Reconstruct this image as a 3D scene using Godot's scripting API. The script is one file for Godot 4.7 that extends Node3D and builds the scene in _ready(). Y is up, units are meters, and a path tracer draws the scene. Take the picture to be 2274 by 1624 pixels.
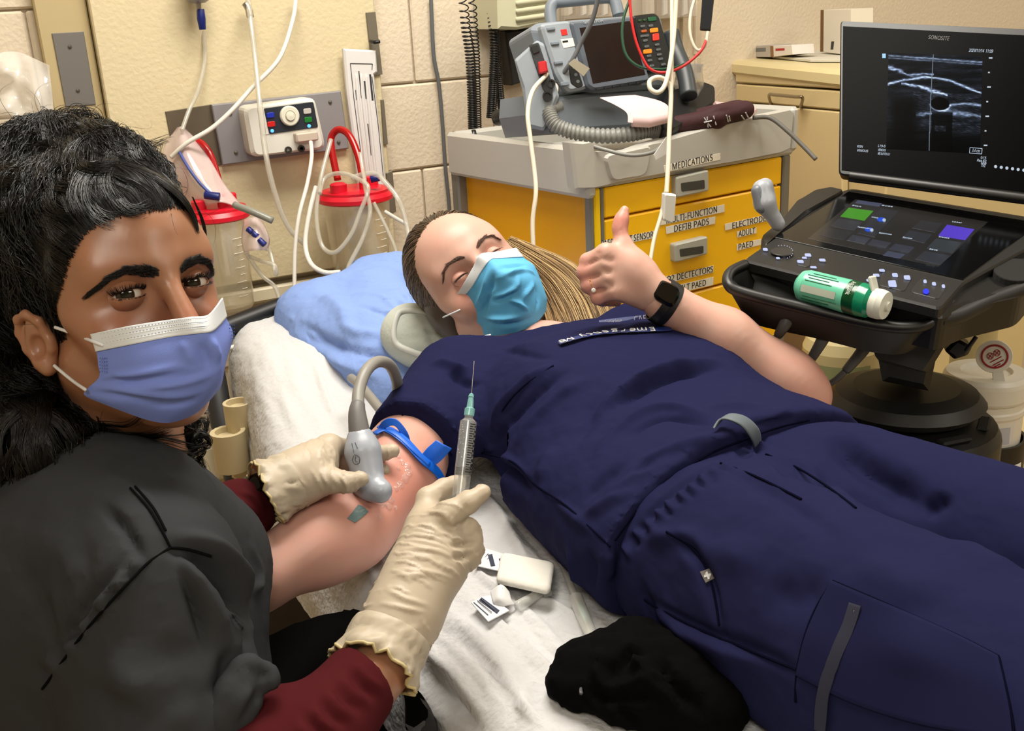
extends Node3D
const FOC := 2300.0
const PCX := 1137.0
const PCY := 812.0
const EYE := Vector3(0.0, 1.45, 0.0)
const BED := 0.85
var cam_r := Vector3.RIGHT
var cam_u := Vector3.UP
var cam_f := Vector3.FORWARD
var rng := RandomNumberGenerator.new()
var noise := FastNoiseLite.new()
var mats := {}
var used := {}

func _ready() -> void:
	rng.seed = 7
	noise.seed = 3
	noise.frequency = 1.0
	noise.noise_type = FastNoiseLite.TYPE_SIMPLEX
	setup_view()
	build_room()
	build_bed()
	build_patient()
	build_companion()
	build_service_panel()
	build_wall_gear()
	build_cart()
	build_cabinet()
	build_ultrasound()
	build_small_things()

func setup_view() -> void:
	var p := deg_to_rad(19.0)
	var yaw := deg_to_rad(28.0)
	var roll := deg_to_rad(3.1)
	cam_f = Vector3(sin(yaw) * cos(p), -sin(p), -cos(yaw) * cos(p))
	var r0 := Vector3(cos(yaw), 0, sin(yaw))
	var u0 := r0.cross(cam_f)
	cam_r = r0 * cos(roll) - u0 * sin(roll)
	cam_u = u0 * cos(roll) + r0 * sin(roll)
	var cam := Camera3D.new()
	cam.name = "camera"
	cam.fov = rad_to_deg(2.0 * atan(PCY / FOC))
	cam.near = 0.05
	cam.far = 30.0
	cam.transform = Transform3D(Basis(cam_r, cam_u, -cam_f), EYE)
	add_child(cam)
	cam.current = true
	var we := WorldEnvironment.new()
	we.name = "environment"
	var e := Environment.new()
	e.background_mode = Environment.BG_COLOR
	e.background_color = Color(0.25, 0.25, 0.26)
	e.tonemap_mode = Environment.TONE_MAPPER_LINEAR
	e.tonemap_exposure = 1.0
	e.sdfgi_enabled = true
	e.ssao_enabled = true
	e.ssil_enabled = true
	we.environment = e
	add_child(we)
	for a in [[0.75, -1.3, 1.2, 0.6, 5.2, "directly above the stretcher"], [-0.6, 0.8, 0.6, 1.2, 2.6, "behind the seated person"], [2.0, 1.4, 1.2, 0.6, 3.7, "beyond the foot of the stretcher"], [3.1, -0.8, 0.6, 1.2, 1.8, "above the ultrasound machine"]]:
		light_panel(a[0], a[1], a[2], a[3], a[4], a[5])

func light_panel(x: float, z: float, sx: float, sz: float, en: float, where: String) -> void:
	var t := thing("ceiling_light", "flat warm white ceiling light panel " + where, "ceiling light", Vector3(x, 2.66, z))
	t.set_meta("group", "ceiling light panels")
	var b := MB.new()
	b.box(Vector3(0, 0.01, 0), Vector3(sx + 0.06, 0.05, sz + 0.06), 0.004)
	put("light_frame", b, mat("white_metal", Color(0.85, 0.85, 0.83), 0.5), t)
	b = MB.new()
	b.box(Vector3(0, -0.018, 0), Vector3(sx, 0.012, sz), 0.003)
	var m := mat("diffuser", Color(0.9, 0.9, 0.88), 0.6)
	m.emission_enabled = true
	m.emission = Color(1.0, 0.93, 0.82)
	m.emission_energy_multiplier = 1.5
	put("light_diffuser", b, m, t)
	var l := AreaLight3D.new()
	l.name = "panel_light"
	l.area_size = Vector2(sx, sz)
	l.light_energy = en
	l.light_color = Color(1.0, 0.98, 0.94)
	l.shadow_enabled = true
	l.area_range = 12.0
	l.rotation = Vector3(-PI / 2, 0, 0)
	l.position = Vector3(0, -0.035, 0)
	t.add_child(l)

func ray(x: float, y: float) -> Vector3:
	return cam_f + cam_r * ((x - PCX) / FOC) - cam_u * ((y - PCY) / FOC)
func P(x: float, y: float, d: float) -> Vector3:
	return EYE + ray(x, y) * d
func PV(v: Vector3) -> Vector3:
	return P(v.x, v.y, v.z)
func PH(x: float, y: float, h: float) -> Vector3:
	var r := ray(x, y)
	return EYE + r * ((h - EYE.y) / r.y)
func PZ(x: float, y: float, z: float) -> Vector3:
	var r := ray(x, y)
	return EYE + r * (z / r.z)
func PP(x: float, y: float, o: Vector3, n: Vector3) -> Vector3:
	var r := ray(x, y)
	return EYE + r * ((o - EYE).dot(n) / r.dot(n))
func pix(w: Vector3) -> Vector3:
	var v := w - EYE
	var d := v.dot(cam_f)
	return Vector3(PCX + FOC * v.dot(cam_r) / d, PCY - FOC * v.dot(cam_u) / d, d)
func PL(a: Array) -> PackedVector3Array:
	var o := PackedVector3Array()
	for q in a:
		o.append(P(q[0], q[1], q[2]))
	return o

func numbered(called: String) -> String:
	if not used.has(called):
		used[called] = 0
		return called
	used[called] += 1
	return "%s_%03d" % [called, used[called]]
func tag(o: Node, label: String, category: String, group := "", kind := "") -> Node:
	if label: o.set_meta("label", label)
	if category: o.set_meta("category", category)
	if group: o.set_meta("group", group)
	if kind: o.set_meta("kind", kind)
	return o
func thing(called: String, label: String, category: String, at := Vector3.ZERO, group := "") -> Node3D:
	var o := Node3D.new()
	o.name = numbered(called)
	add_child(o)
	o.position = at
	tag(o, label, category, group)
	return o
func put(called: String, b: MB, m: Material, parent: Node = null, label := "") -> MeshInstance3D:
	var o := MeshInstance3D.new()
	o.mesh = b.commit()
	o.mesh.surface_set_material(0, m)
	if parent == null:
		o.name = numbered(called)
		add_child(o)
	else:
		o.name = called
		parent.add_child(o, true)
	if label: o.set_meta("label", label)
	return o
func struct(called: String, b: MB, m: Material, label := "") -> MeshInstance3D:
	var o := put(called, b, m)
	o.set_meta("kind", "structure")
	if label: o.set_meta("label", label)
	return o
func local_to(o: Node3D, b: MB) -> MB:
	var inv := o.transform.affine_inverse()
	for i in b.v.size():
		b.v[i] = inv * b.v[i]
		if b.n.size(): b.n[i] = inv.basis * b.n[i]
	return b

func mat(key: String, col: Color, rough := 0.6, metal := 0.0) -> StandardMaterial3D:
	if mats.has(key): return mats[key]
	var m := StandardMaterial3D.new()
	m.resource_name = key
	m.albedo_color = col
	m.roughness = rough
	m.metallic = metal
	mats[key] = m
	return m
func noise_tex(size: int, freq: float, octaves: int, ramp: Array, sd := 1, kind := FastNoiseLite.TYPE_SIMPLEX, normal := false, bump := 4.0) -> NoiseTexture2D:
	var f := FastNoiseLite.new()
	f.seed = sd
	f.frequency = freq
	f.noise_type = kind
	f.fractal_octaves = octaves
	var t := NoiseTexture2D.new()
	t.width = size
	t.height = size
	t.seamless = true
	t.noise = f
	if normal:
		t.as_normal_map = true
		t.bump_strength = bump
	elif ramp.size():
		var g := Gradient.new()
		g.offsets = PackedFloat32Array()
		g.colors = PackedColorArray()
		var off := PackedFloat32Array()
		var cs := PackedColorArray()
		for r in ramp:
			off.append(r[0])
			cs.append(r[1])
		g.offsets = off
		g.colors = cs
		t.color_ramp = g
	return t
func bumpy(m: StandardMaterial3D, scale: float, strength: float, freq := 0.05, oct := 4, sd := 5, world := true) -> StandardMaterial3D:
	m.normal_enabled = true
	m.normal_texture = noise_tex(256, freq, oct, [], sd, FastNoiseLite.TYPE_SIMPLEX, true, 6.0)
	m.normal_scale = strength
	m.uv1_triplanar = true
	m.uv1_world_triplanar = world
	m.uv1_scale = Vector3.ONE * scale
	return m
func clearmat(key: String, col: Color, alpha: float, rough := 0.05) -> StandardMaterial3D:
	if mats.has(key): return mats[key]
	var m := mat(key, Color(col.r, col.g, col.b, alpha), rough)
	m.transparency = BaseMaterial3D.TRANSPARENCY_ALPHA
	m.cull_mode = BaseMaterial3D.CULL_DISABLED
	return m
func vmat(key: String, rough := 0.5, spec := 0.5) -> StandardMaterial3D:
	if mats.has(key): return mats[key]
	var m := mat(key, Color.WHITE, rough)
	m.vertex_color_use_as_albedo = true
	m.metallic_specular = spec
	return m
static func lin(c: Color) -> Color:
	return c.srgb_to_linear()

class MB:
	var v := PackedVector3Array()
	var n := PackedVector3Array()
	var uv := PackedVector2Array()
	var c := PackedColorArray()
	var ix := PackedInt32Array()
	func add(p: Vector3) -> int:
		v.append(p)
		return v.size() - 1
	func tri(a: int, b: int, d: int) -> void:
		ix.append(a); ix.append(d); ix.append(b)
	func quad(a: int, b: int, d: int, e: int) -> void:
		tri(a, b, d); tri(a, d, e)
	func flat(pts: Array) -> void:
		var s := v.size()
		for p in pts: v.append(p)
		for i in range(1, pts.size() - 1): tri(s, s + i, s + i + 1)
	func commit() -> ArrayMesh:
		if n.size() != v.size(): normals()
		var a := []
		a.resize(Mesh.ARRAY_MAX)
		a[Mesh.ARRAY_VERTEX] = v
		a[Mesh.ARRAY_NORMAL] = n
		if uv.size() == v.size(): a[Mesh.ARRAY_TEX_UV] = uv
		if c.size() == v.size(): a[Mesh.ARRAY_COLOR] = c
		a[Mesh.ARRAY_INDEX] = ix
		var m := ArrayMesh.new()
		m.add_surface_from_arrays(Mesh.PRIMITIVE_TRIANGLES, a)
		return m
	func normals() -> void:
		n = PackedVector3Array()
		n.resize(v.size())
		for i in range(0, ix.size(), 3):
			var a := ix[i]
			var b := ix[i + 1]
			var d := ix[i + 2]
			var q := (v[d] - v[a]).cross(v[b] - v[a])
			n[a] += q; n[b] += q; n[d] += q
		for i in n.size():
			n[i] = n[i].normalized() if n[i].length_squared() > 1e-20 else Vector3.UP
	func join(o: MB) -> void:
		var s := v.size()
		if n.size() == s and o.n.size() == o.v.size(): n.append_array(o.n)
		else: n = PackedVector3Array()
		if c.size() == s and o.c.size() == o.v.size(): c.append_array(o.c)
		if uv.size() == s and o.uv.size() == o.v.size(): uv.append_array(o.uv)
		v.append_array(o.v)
		for i in o.ix: ix.append(i + s)
	func xf(t: Transform3D) -> MB:
		for i in v.size(): v[i] = t * v[i]
		for i in n.size(): n[i] = (t.basis * n[i]).normalized()
		return self
	func paint(col: Color) -> MB:
		c.resize(v.size())
		c.fill(col.srgb_to_linear())
		return self
	func box(ce: Vector3, s: Vector3, bev := 0.002, t := Basis.IDENTITY) -> void:
		var h := s * 0.5
		bev = minf(bev, minf(h.x, minf(h.y, h.z)) * 0.95)
		var id := {}
		for sx in [-1, 1]: for sy in [-1, 1]: for sz in [-1, 1]:
			for ax in 3:
				var q := Vector3(sx * h.x, sy * h.y, sz * h.z)
				for k in 3:
					if k != ax: q[k] -= signf(q[k]) * bev
				id[[sx, sy, sz, ax]] = ce + t * q
		for ax in 3:
			var b: int = (ax + 1) % 3
			var d: int = (ax + 2) % 3
			for s1 in [-1, 1]:
				var pts := []
				for w in [[-1, -1], [1, -1], [1, 1], [-1, 1]]:
					var k := [0, 0, 0, ax]
					k[ax] = s1; k[b] = w[0]; k[d] = w[1]
					pts.append(id[k])
				if s1 < 0: pts.reverse()
				flat(pts)
			for s1 in [-1, 1]: for s2 in [-1, 1]:
				var k0 := [0, 0, 0, b]
				k0[ax] = -1; k0[b] = s1; k0[d] = s2
				var k1 := k0.duplicate(); k1[ax] = 1
				var k2 := k1.duplicate(); k2[3] = d
				var k3 := k0.duplicate(); k3[3] = d
				var pts := [id[k0], id[k1], id[k2], id[k3]]
				if s1 * s2 > 0: pts.reverse()
				flat(pts)
		for sx in [-1, 1]: for sy in [-1, 1]: for sz in [-1, 1]:
			var pts := [id[[sx, sy, sz, 0]], id[[sx, sy, sz, 1]], id[[sx, sy, sz, 2]]]
			if sx * sy * sz < 0: pts.reverse()
			flat(pts)
	func tube(pts: PackedVector3Array, rad, sides := 8, caps := true, loop := false) -> void:
		var s := v.size()
		var m := pts.size()
		var up := Vector3.UP
		var px := Vector3.ZERO
		for i in m:
			var a := pts[(i - 1 + m) % m] if loop else pts[maxi(i - 1, 0)]
			var b := pts[(i + 1) % m] if loop else pts[mini(i + 1, m - 1)]
			var t := (b - a).normalized()
			if i == 0:
				px = t.cross(up if absf(t.dot(up)) < 0.9 else Vector3.RIGHT).normalized()
			else:
				px = (px - t * px.dot(t)).normalized()
			var py := t.cross(px)
			var r: float = rad if rad is float else rad[i]
			for k in sides:
				var an := TAU * k / sides
				v.append(pts[i] + (px * cos(an) + py * sin(an)) * r)
		for i in (m if loop else m - 1):
			var i2 := (i + 1) % m
			for k in sides:
				var k2 := (k + 1) % sides
				quad(s + i * sides + k, s + i * sides + k2, s + i2 * sides + k2, s + i2 * sides + k)
		if caps and not loop:
			for e in 2:
				var base := s + (0 if e == 0 else (m - 1) * sides)
				var ce := add(pts[0 if e == 0 else m - 1])
				for k in sides:
					var k2 := (k + 1) % sides
					if e == 0: tri(ce, base + k2, base + k)
					else: tri(ce, base + k, base + k2)
	func lathe(prof: Array, t: Transform3D, seg := 24, arc := TAU) -> void:
		var last := -1
		for j in prof.size() - 1:
			var p0 = prof[j]
			var p1 = prof[j + 1]
			var s := v.size()
			var full := is_equal_approx(arc, TAU)
			var cnt := seg if full else seg + 1
			for q in [p0, p1]:
				for k in cnt:
					var an := arc * k / seg
					v.append(t * Vector3(cos(an) * q[0], q[1], -sin(an) * q[0]))
			for k in seg:
				var k2 := (k + 1) % cnt
				quad(s + k, s + k2, s + cnt + k2, s + cnt + k)
			last = s
	func prism(poly: PackedVector2Array, t: Transform3D, depth: float, bev := 0.0) -> void:
		var m := poly.size()
		var rings := [[0.0, 0.0], [depth - bev, 0.0]]
		if bev > 0.0: rings.append([depth, bev])
		var inner := poly
		if bev > 0.0:
			var off := Geometry2D.offset_polygon(poly, -bev, Geometry2D.JOIN_MITER)
			if off.size() == 1 and off[0].size() == m:
				var best := 0
				var bd := 1e9
				for i in m:
					var dd: float = off[0][i].distance_to(poly[0])
					if dd < bd: bd = dd; best = i
				inner = PackedVector2Array()
				for i in m: inner.append(off[0][(best + i) % m])
			else:
				inner = PackedVector2Array()
				var ce := Vector2.ZERO
				for q in poly: ce += q
				ce /= m
				for q in poly: inner.append(q.move_toward(ce, bev))
		for j in rings.size() - 1:
			for i in m:
				var i2 := (i + 1) % m
				var qa: PackedVector2Array = inner if rings[j][1] > 0.0 else poly
				var qb: PackedVector2Array = inner if rings[j + 1][1] > 0.0 else poly
				flat([t * Vector3(qa[i].x, qa[i].y, rings[j][0]), t * Vector3(qa[i2].x, qa[i2].y, rings[j][0]), t * Vector3(qb[i2].x, qb[i2].y, rings[j + 1][0]), t * Vector3(qb[i].x, qb[i].y, rings[j + 1][0])])
		var tr := Geometry2D.triangulate_polygon(inner)
		var top := v.size()
		for q in inner: v.append(t * Vector3(q.x, q.y, depth))
		var bot := v.size()
		for q in poly: v.append(t * Vector3(q.x, q.y, 0.0))
		var area := 0.0
		for i in m: area += poly[i].cross(poly[(i + 1) % m])
		for i in range(0, tr.size(), 3):
			var a := inner[tr[i]]
			var sg := (inner[tr[i + 1]] - a).cross(inner[tr[i + 2]] - a)
			if sg > 0.0:
				tri(top + tr[i], top + tr[i + 1], top + tr[i + 2])
			else:
				tri(top + tr[i], top + tr[i + 2], top + tr[i + 1])
		tr = Geometry2D.triangulate_polygon(poly)
		for i in range(0, tr.size(), 3):
			var a := poly[tr[i]]
			var sg := (poly[tr[i + 1]] - a).cross(poly[tr[i + 2]] - a)
			if sg > 0.0:
				tri(bot + tr[i], bot + tr[i + 2], bot + tr[i + 1])
			else:
				tri(bot + tr[i], bot + tr[i + 1], bot + tr[i + 2])
	func sheet(g: Array, nu: int, nv: int, thick := 0.0, two := true) -> void:
		var s := v.size()
		for r in g: for p in r: v.append(p)
		for j in nv - 1: for i in nu - 1:
			quad(s + j * nu + i, s + j * nu + i + 1, s + (j + 1) * nu + i + 1, s + (j + 1) * nu + i)
		if thick > 0.0:
			var nn := PackedVector3Array()
			nn.resize(nu * nv)
			for j in nv: for i in nu:
				var a: Vector3 = g[j][mini(i + 1, nu - 1)] - g[j][maxi(i - 1, 0)]
				var b: Vector3 = g[mini(j + 1, nv - 1)][i] - g[maxi(j - 1, 0)][i]
				nn[j * nu + i] = a.cross(b).normalized()
			var s2 := v.size()
			for k in nu * nv: v.append(v[s + k] - nn[k] * thick)
			for j in nv - 1: for i in nu - 1:
				quad(s2 + j * nu + i + 1, s2 + j * nu + i, s2 + (j + 1) * nu + i, s2 + (j + 1) * nu + i + 1)
			var rim := PackedInt32Array()
			for i in nu: rim.append(i)
			for j in range(1, nv): rim.append(j * nu + nu - 1)
			for i in range(nu - 2, -1, -1): rim.append((nv - 1) * nu + i)
			for j in range(nv - 2, 0, -1): rim.append(j * nu)
			for k in rim.size():
				var a := rim[k]
				var b := rim[(k + 1) % rim.size()]
				quad(s2 + a, s2 + b, s + b, s + a)

static func cr(a, b, c, d, t: float):
	return b + 0.5 * t * (c - a + t * (2.0 * a - 5.0 * b + 4.0 * c - d + t * (3.0 * (b - c) + d - a)))
static func smooth(pts: PackedVector3Array, per := 8, loop := false) -> PackedVector3Array:
	var o := PackedVector3Array()
	var m := pts.size()
	for i in (m if loop else m - 1):
		var a := pts[(i - 1 + m) % m] if loop else pts[maxi(i - 1, 0)]
		var b := pts[i]
		var c := pts[(i + 1) % m]
		var d := pts[(i + 2) % m] if loop else pts[mini(i + 2, m - 1)]
		for k in per: o.append(cr(a, b, c, d, float(k) / per))
	if not loop: o.append(pts[m - 1])
	return o
static func smoothgrid(g: Array, per: int) -> Array:
	var rows := []
	for r in g: rows.append(smooth(PackedVector3Array(r), per))
	var nu: int = rows[0].size()
	var cols := []
	for i in nu:
		var c := PackedVector3Array()
		for r in rows: c.append(r[i])
		cols.append(smooth(c, per))
	var o := []
	for j in cols[0].size():
		var r := []
		for i in nu: r.append(cols[i][j])
		o.append(r)
	return o
static func rrect(w: float, h: float, r: float, seg := 5) -> PackedVector2Array:
	var o := PackedVector2Array()
	for q in [[1, 1, 0.0], [-1, 1, PI / 2], [-1, -1, PI], [1, -1, PI * 1.5]]:
		for k in seg + 1:
			var a: float = q[2] + PI / 2 * k / seg
			o.append(Vector2(q[0] * (w / 2 - r) + cos(a) * r, q[1] * (h / 2 - r) + sin(a) * r))
	return o
static func frame(o: Vector3, x: Vector3, y: Vector3) -> Transform3D:
	var xx := x.normalized()
	var z := xx.cross(y).normalized()
	return Transform3D(Basis(xx, z.cross(xx), z), o)
static func axis_y(a: Vector3, b: Vector3) -> Transform3D:
	var y := (b - a).normalized()
	var x := y.cross(Vector3.RIGHT if absf(y.x) < 0.8 else Vector3.FORWARD).normalized()
	return Transform3D(Basis(x, y, x.cross(y)), a)
func text(s: String, at: Transform3D, height: float, m: Material, parent: Node, called := "lettering", font := "Droid Sans", width := 0.0) -> MeshInstance3D:
	var t := TextMesh.new()
	var f := SystemFont.new()
	f.font_names = PackedStringArray([font])
	t.font = f
	t.text = s
	t.font_size = 32
	t.pixel_size = height / 32.0 * 1.35
	t.depth = 0.0006
	t.curve_step = 2.0
	t.material = m
	var o := MeshInstance3D.new()
	o.mesh = t
	o.name = called
	o.transform = at
	if width > 0.0:
		var aw: float = t.get_aabb().size.x
		if aw > 0.0: o.scale = Vector3(width / aw, 1, 1)
	parent.add_child(o, true)
	return o

class Sdf:
	var o: Vector3
	var h: float
	var nx: int
	var ny: int
	var nz: int
	var f := PackedFloat32Array()
	func _init(lo: Vector3, hi: Vector3, cell: float) -> void:
		o = lo
		h = cell
		nx = int(ceil((hi.x - lo.x) / cell)) + 1
		ny = int(ceil((hi.y - lo.y) / cell)) + 1
		nz = int(ceil((hi.z - lo.z) / cell)) + 1
		f.resize(nx * ny * nz)
		f.fill(1.0)
	func span(lo: Vector3, hi: Vector3) -> PackedInt32Array:
		return PackedInt32Array([clampi(int((lo.x - o.x) / h), 0, nx), clampi(int((hi.x - o.x) / h) + 2, 0, nx), clampi(int((lo.y - o.y) / h), 0, ny), clampi(int((hi.y - o.y) / h) + 2, 0, ny), clampi(int((lo.z - o.z) / h), 0, nz), clampi(int((hi.z - o.z) / h) + 2, 0, nz)])
	func cap(a: Vector3, b: Vector3, ra: float, rb: float, k := 0.02, sub := false) -> void:
		var m := maxf(ra, rb) + k + 3.0 * h
		var mv := Vector3(m, m, m)
		var s := span(a.min(b) - mv, a.max(b) + mv)
		var ba := b - a
		var bb := maxf(ba.length_squared(), 1e-12)
		var dr := rb - ra
		for z in range(s[4], s[5]):
			for y in range(s[2], s[3]):
				var p := Vector3(o.x + s[0] * h, o.y + y * h, o.z + z * h) - a
				var i := (z * ny + y) * nx + s[0]
				for x in range(s[0], s[1]):
					var t := clampf(p.dot(ba) / bb, 0.0, 1.0)
					var d := (p - ba * t).length() - ra - dr * t
					var e := f[i]
					if sub:
						d = -d
						var q := k - absf(d - e)
						f[i] = maxf(d, e) + (q * q * 0.25 / k if q > 0.0 else 0.0)
					else:
						var q := k - absf(d - e)
						f[i] = minf(d, e) - (q * q * 0.25 / k if q > 0.0 else 0.0)
					p.x += h
					i += 1
	func chain(pts: PackedVector3Array, rad: Array, k := 0.02) -> void:
		for i in pts.size() - 1: cap(pts[i], pts[i + 1], rad[i], rad[i + 1], k)
	func ell(c: Vector3, r: Vector3, bs := Basis.IDENTITY, k := 0.02, sub := false) -> void:
		var inv := bs.transposed()
		var m := maxf(r.x, maxf(r.y, r.z)) + k + 3.0 * h
		var mv := Vector3(m, m, m)
		var s := span(c - mv, c + mv)
		var ir := Vector3(1.0 / r.x, 1.0 / r.y, 1.0 / r.z)
		for z in range(s[4], s[5]):
			for y in range(s[2], s[3]):
				var i := (z * ny + y) * nx + s[0]
				for x in range(s[0], s[1]):
					var q1 := (inv * (Vector3(o.x + x * h, o.y + y * h, o.z + z * h) - c)) * ir
					var k0 := q1.length()
					var d := k0 * (k0 - 1.0) / maxf((q1 * ir).length(), 1e-6) if k0 > 0.05 else -minf(r.x, minf(r.y, r.z))
					var e := f[i]
					if sub:
						d = -d
						var q := k - absf(d - e)
						f[i] = maxf(d, e) + (q * q * 0.25 / k if q > 0.0 else 0.0)
					else:
						var q := k - absf(d - e)
						f[i] = minf(d, e) - (q * q * 0.25 / k if q > 0.0 else 0.0)
					i += 1
	func cut(pt: Vector3, n: Vector3, k := 0.004) -> void:
		for z in nz:
			for y in ny:
				var i := (z * ny + y) * nx
				var d := (Vector3(o.x, o.y + y * h, o.z + z * h) - pt).dot(n)
				var st := n.x * h
				for x in nx:
					var e := f[i]
					var q := k - absf(d - e)
					f[i] = maxf(d, e) + (q * q * 0.25 / k if q > 0.0 else 0.0)
					d += st
					i += 1
	func near(p: Vector3) -> float:
		var x := int(round((p.x - o.x) / h))
		var y := int(round((p.y - o.y) / h))
		var z := int(round((p.z - o.z) / h))
		if x < 0 or y < 0 or z < 0 or x >= nx or y >= ny or z >= nz: return 0.1
		return f[(z * ny + y) * nx + x]
	func slope(p: Vector3) -> Vector3:
		var e := h * 1.5
		return Vector3(near(p + Vector3(e, 0, 0)) - near(p - Vector3(e, 0, 0)), near(p + Vector3(0, e, 0)) - near(p - Vector3(0, e, 0)), near(p + Vector3(0, 0, e)) - near(p - Vector3(0, 0, e))) / (2.0 * e)
	func mesh(relax := 1) -> MB:
		var b := MB.new()
		var id := PackedInt32Array()
		id.resize(nx * ny * nz)
		id.fill(-1)
		var sy := nx
		var sz := nx * ny
		for z in nz - 1:
			for y in ny - 1:
				var i := z * sz + y * sy
				for x in nx - 1:
					var a0 := f[i]
					if a0 > 2.0 * h or a0 < -3.0 * h:
						i += 1
						continue
					var a1 := f[i + 1]
					var a2 := f[i + sy]
					var a3 := f[i + sy + 1]
					var a4 := f[i + sz]
					var a5 := f[i + sz + 1]
					var a6 := f[i + sz + sy]
					var a7 := f[i + sz + sy + 1]
					var ng := int(a0 < 0) + int(a1 < 0) + int(a2 < 0) + int(a3 < 0) + int(a4 < 0) + int(a5 < 0) + int(a6 < 0) + int(a7 < 0)
					if ng > 0 and ng < 8:
						var s := Vector3.ZERO
						var c := 0
						if (a0 < 0) != (a1 < 0): s += Vector3(a0 / (a0 - a1), 0, 0); c += 1
						if (a2 < 0) != (a3 < 0): s += Vector3(a2 / (a2 - a3), 1, 0); c += 1
						if (a4 < 0) != (a5 < 0): s += Vector3(a4 / (a4 - a5), 0, 1); c += 1
						if (a6 < 0) != (a7 < 0): s += Vector3(a6 / (a6 - a7), 1, 1); c += 1
						if (a0 < 0) != (a2 < 0): s += Vector3(0, a0 / (a0 - a2), 0); c += 1
						if (a1 < 0) != (a3 < 0): s += Vector3(1, a1 / (a1 - a3), 0); c += 1
						if (a4 < 0) != (a6 < 0): s += Vector3(0, a4 / (a4 - a6), 1); c += 1
						if (a5 < 0) != (a7 < 0): s += Vector3(1, a5 / (a5 - a7), 1); c += 1
						if (a0 < 0) != (a4 < 0): s += Vector3(0, 0, a0 / (a0 - a4)); c += 1
						if (a1 < 0) != (a5 < 0): s += Vector3(1, 0, a1 / (a1 - a5)); c += 1
						if (a2 < 0) != (a6 < 0): s += Vector3(0, 1, a2 / (a2 - a6)); c += 1
						if (a3 < 0) != (a7 < 0): s += Vector3(1, 1, a3 / (a3 - a7)); c += 1
						id[i] = b.v.size()
						b.v.append(o + (Vector3(x, y, z) + s / c) * h)
					i += 1
		for z in range(1, nz - 1):
			for y in range(1, ny - 1):
				var i := z * sz + y * sy + 1
				for x in range(1, nx - 1):
					if id[i] >= 0 or id[i - 1] >= 0 or id[i - sy] >= 0 or id[i - sz] >= 0:
						var a0 := f[i] < 0
						if a0 != (f[i + 1] < 0):
							var q := [id[i - sy - sz], id[i - sz], id[i], id[i - sy]]
							if q[0] >= 0 and q[1] >= 0 and q[2] >= 0 and q[3] >= 0:
								if a0: b.quad(q[0], q[1], q[2], q[3])
								else: b.quad(q[3], q[2], q[1], q[0])
						if a0 != (f[i + sy] < 0):
							var q := [id[i - 1 - sz], id[i - 1], id[i], id[i - sz]]
							if q[0] >= 0 and q[1] >= 0 and q[2] >= 0 and q[3] >= 0:
								if a0: b.quad(q[0], q[1], q[2], q[3])
								else: b.quad(q[3], q[2], q[1], q[0])
						if a0 != (f[i + sz] < 0):
							var q := [id[i - 1 - sy], id[i - sy], id[i], id[i - 1]]
							if q[0] >= 0 and q[1] >= 0 and q[2] >= 0 and q[3] >= 0:
								if a0: b.quad(q[0], q[1], q[2], q[3])
								else: b.quad(q[3], q[2], q[1], q[0])
					i += 1
		for k in relax:
			var acc := PackedVector3Array()
			acc.resize(b.v.size())
			var cnt := PackedInt32Array()
			cnt.resize(b.v.size())
			for t in range(0, b.ix.size(), 3):
				var p := b.ix[t]
				var q := b.ix[t + 1]
				var r := b.ix[t + 2]
				acc[p] += b.v[q] + b.v[r]; cnt[p] += 2
				acc[q] += b.v[p] + b.v[r]; cnt[q] += 2
				acc[r] += b.v[q] + b.v[p]; cnt[r] += 2
			for j in b.v.size():
				if cnt[j]: b.v[j] = b.v[j].lerp(acc[j] / cnt[j], 0.5)
		b.normals()
		return b

func finer(b: MB) -> MB:
	var o := MB.new()
	o.v = PackedVector3Array(b.v)
	var mid := {}
	var nv := b.v.size()
	for i in range(0, b.ix.size(), 3):
		var m := [0, 0, 0]
		for k in 3:
			var p := b.ix[i + k]
			var q := b.ix[i + (k + 1) % 3]
			var key := mini(p, q) * nv + maxi(p, q)
			if mid.has(key): m[k] = mid[key]
			else:
				m[k] = o.v.size()
				mid[key] = m[k]
				var d := b.v[q] - b.v[p]
				o.v.append((b.v[p] + b.v[q]) * 0.5 + (b.n[p] * b.n[p].dot(d) - b.n[q] * b.n[q].dot(d)) * 0.125)
		for t in [[b.ix[i], m[0], m[2]], [m[0], b.ix[i + 1], m[1]], [m[2], m[1], b.ix[i + 2]], [m[0], m[1], m[2]]]:
			for k in t: o.ix.append(k)
	o.normals()
	return o

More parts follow.
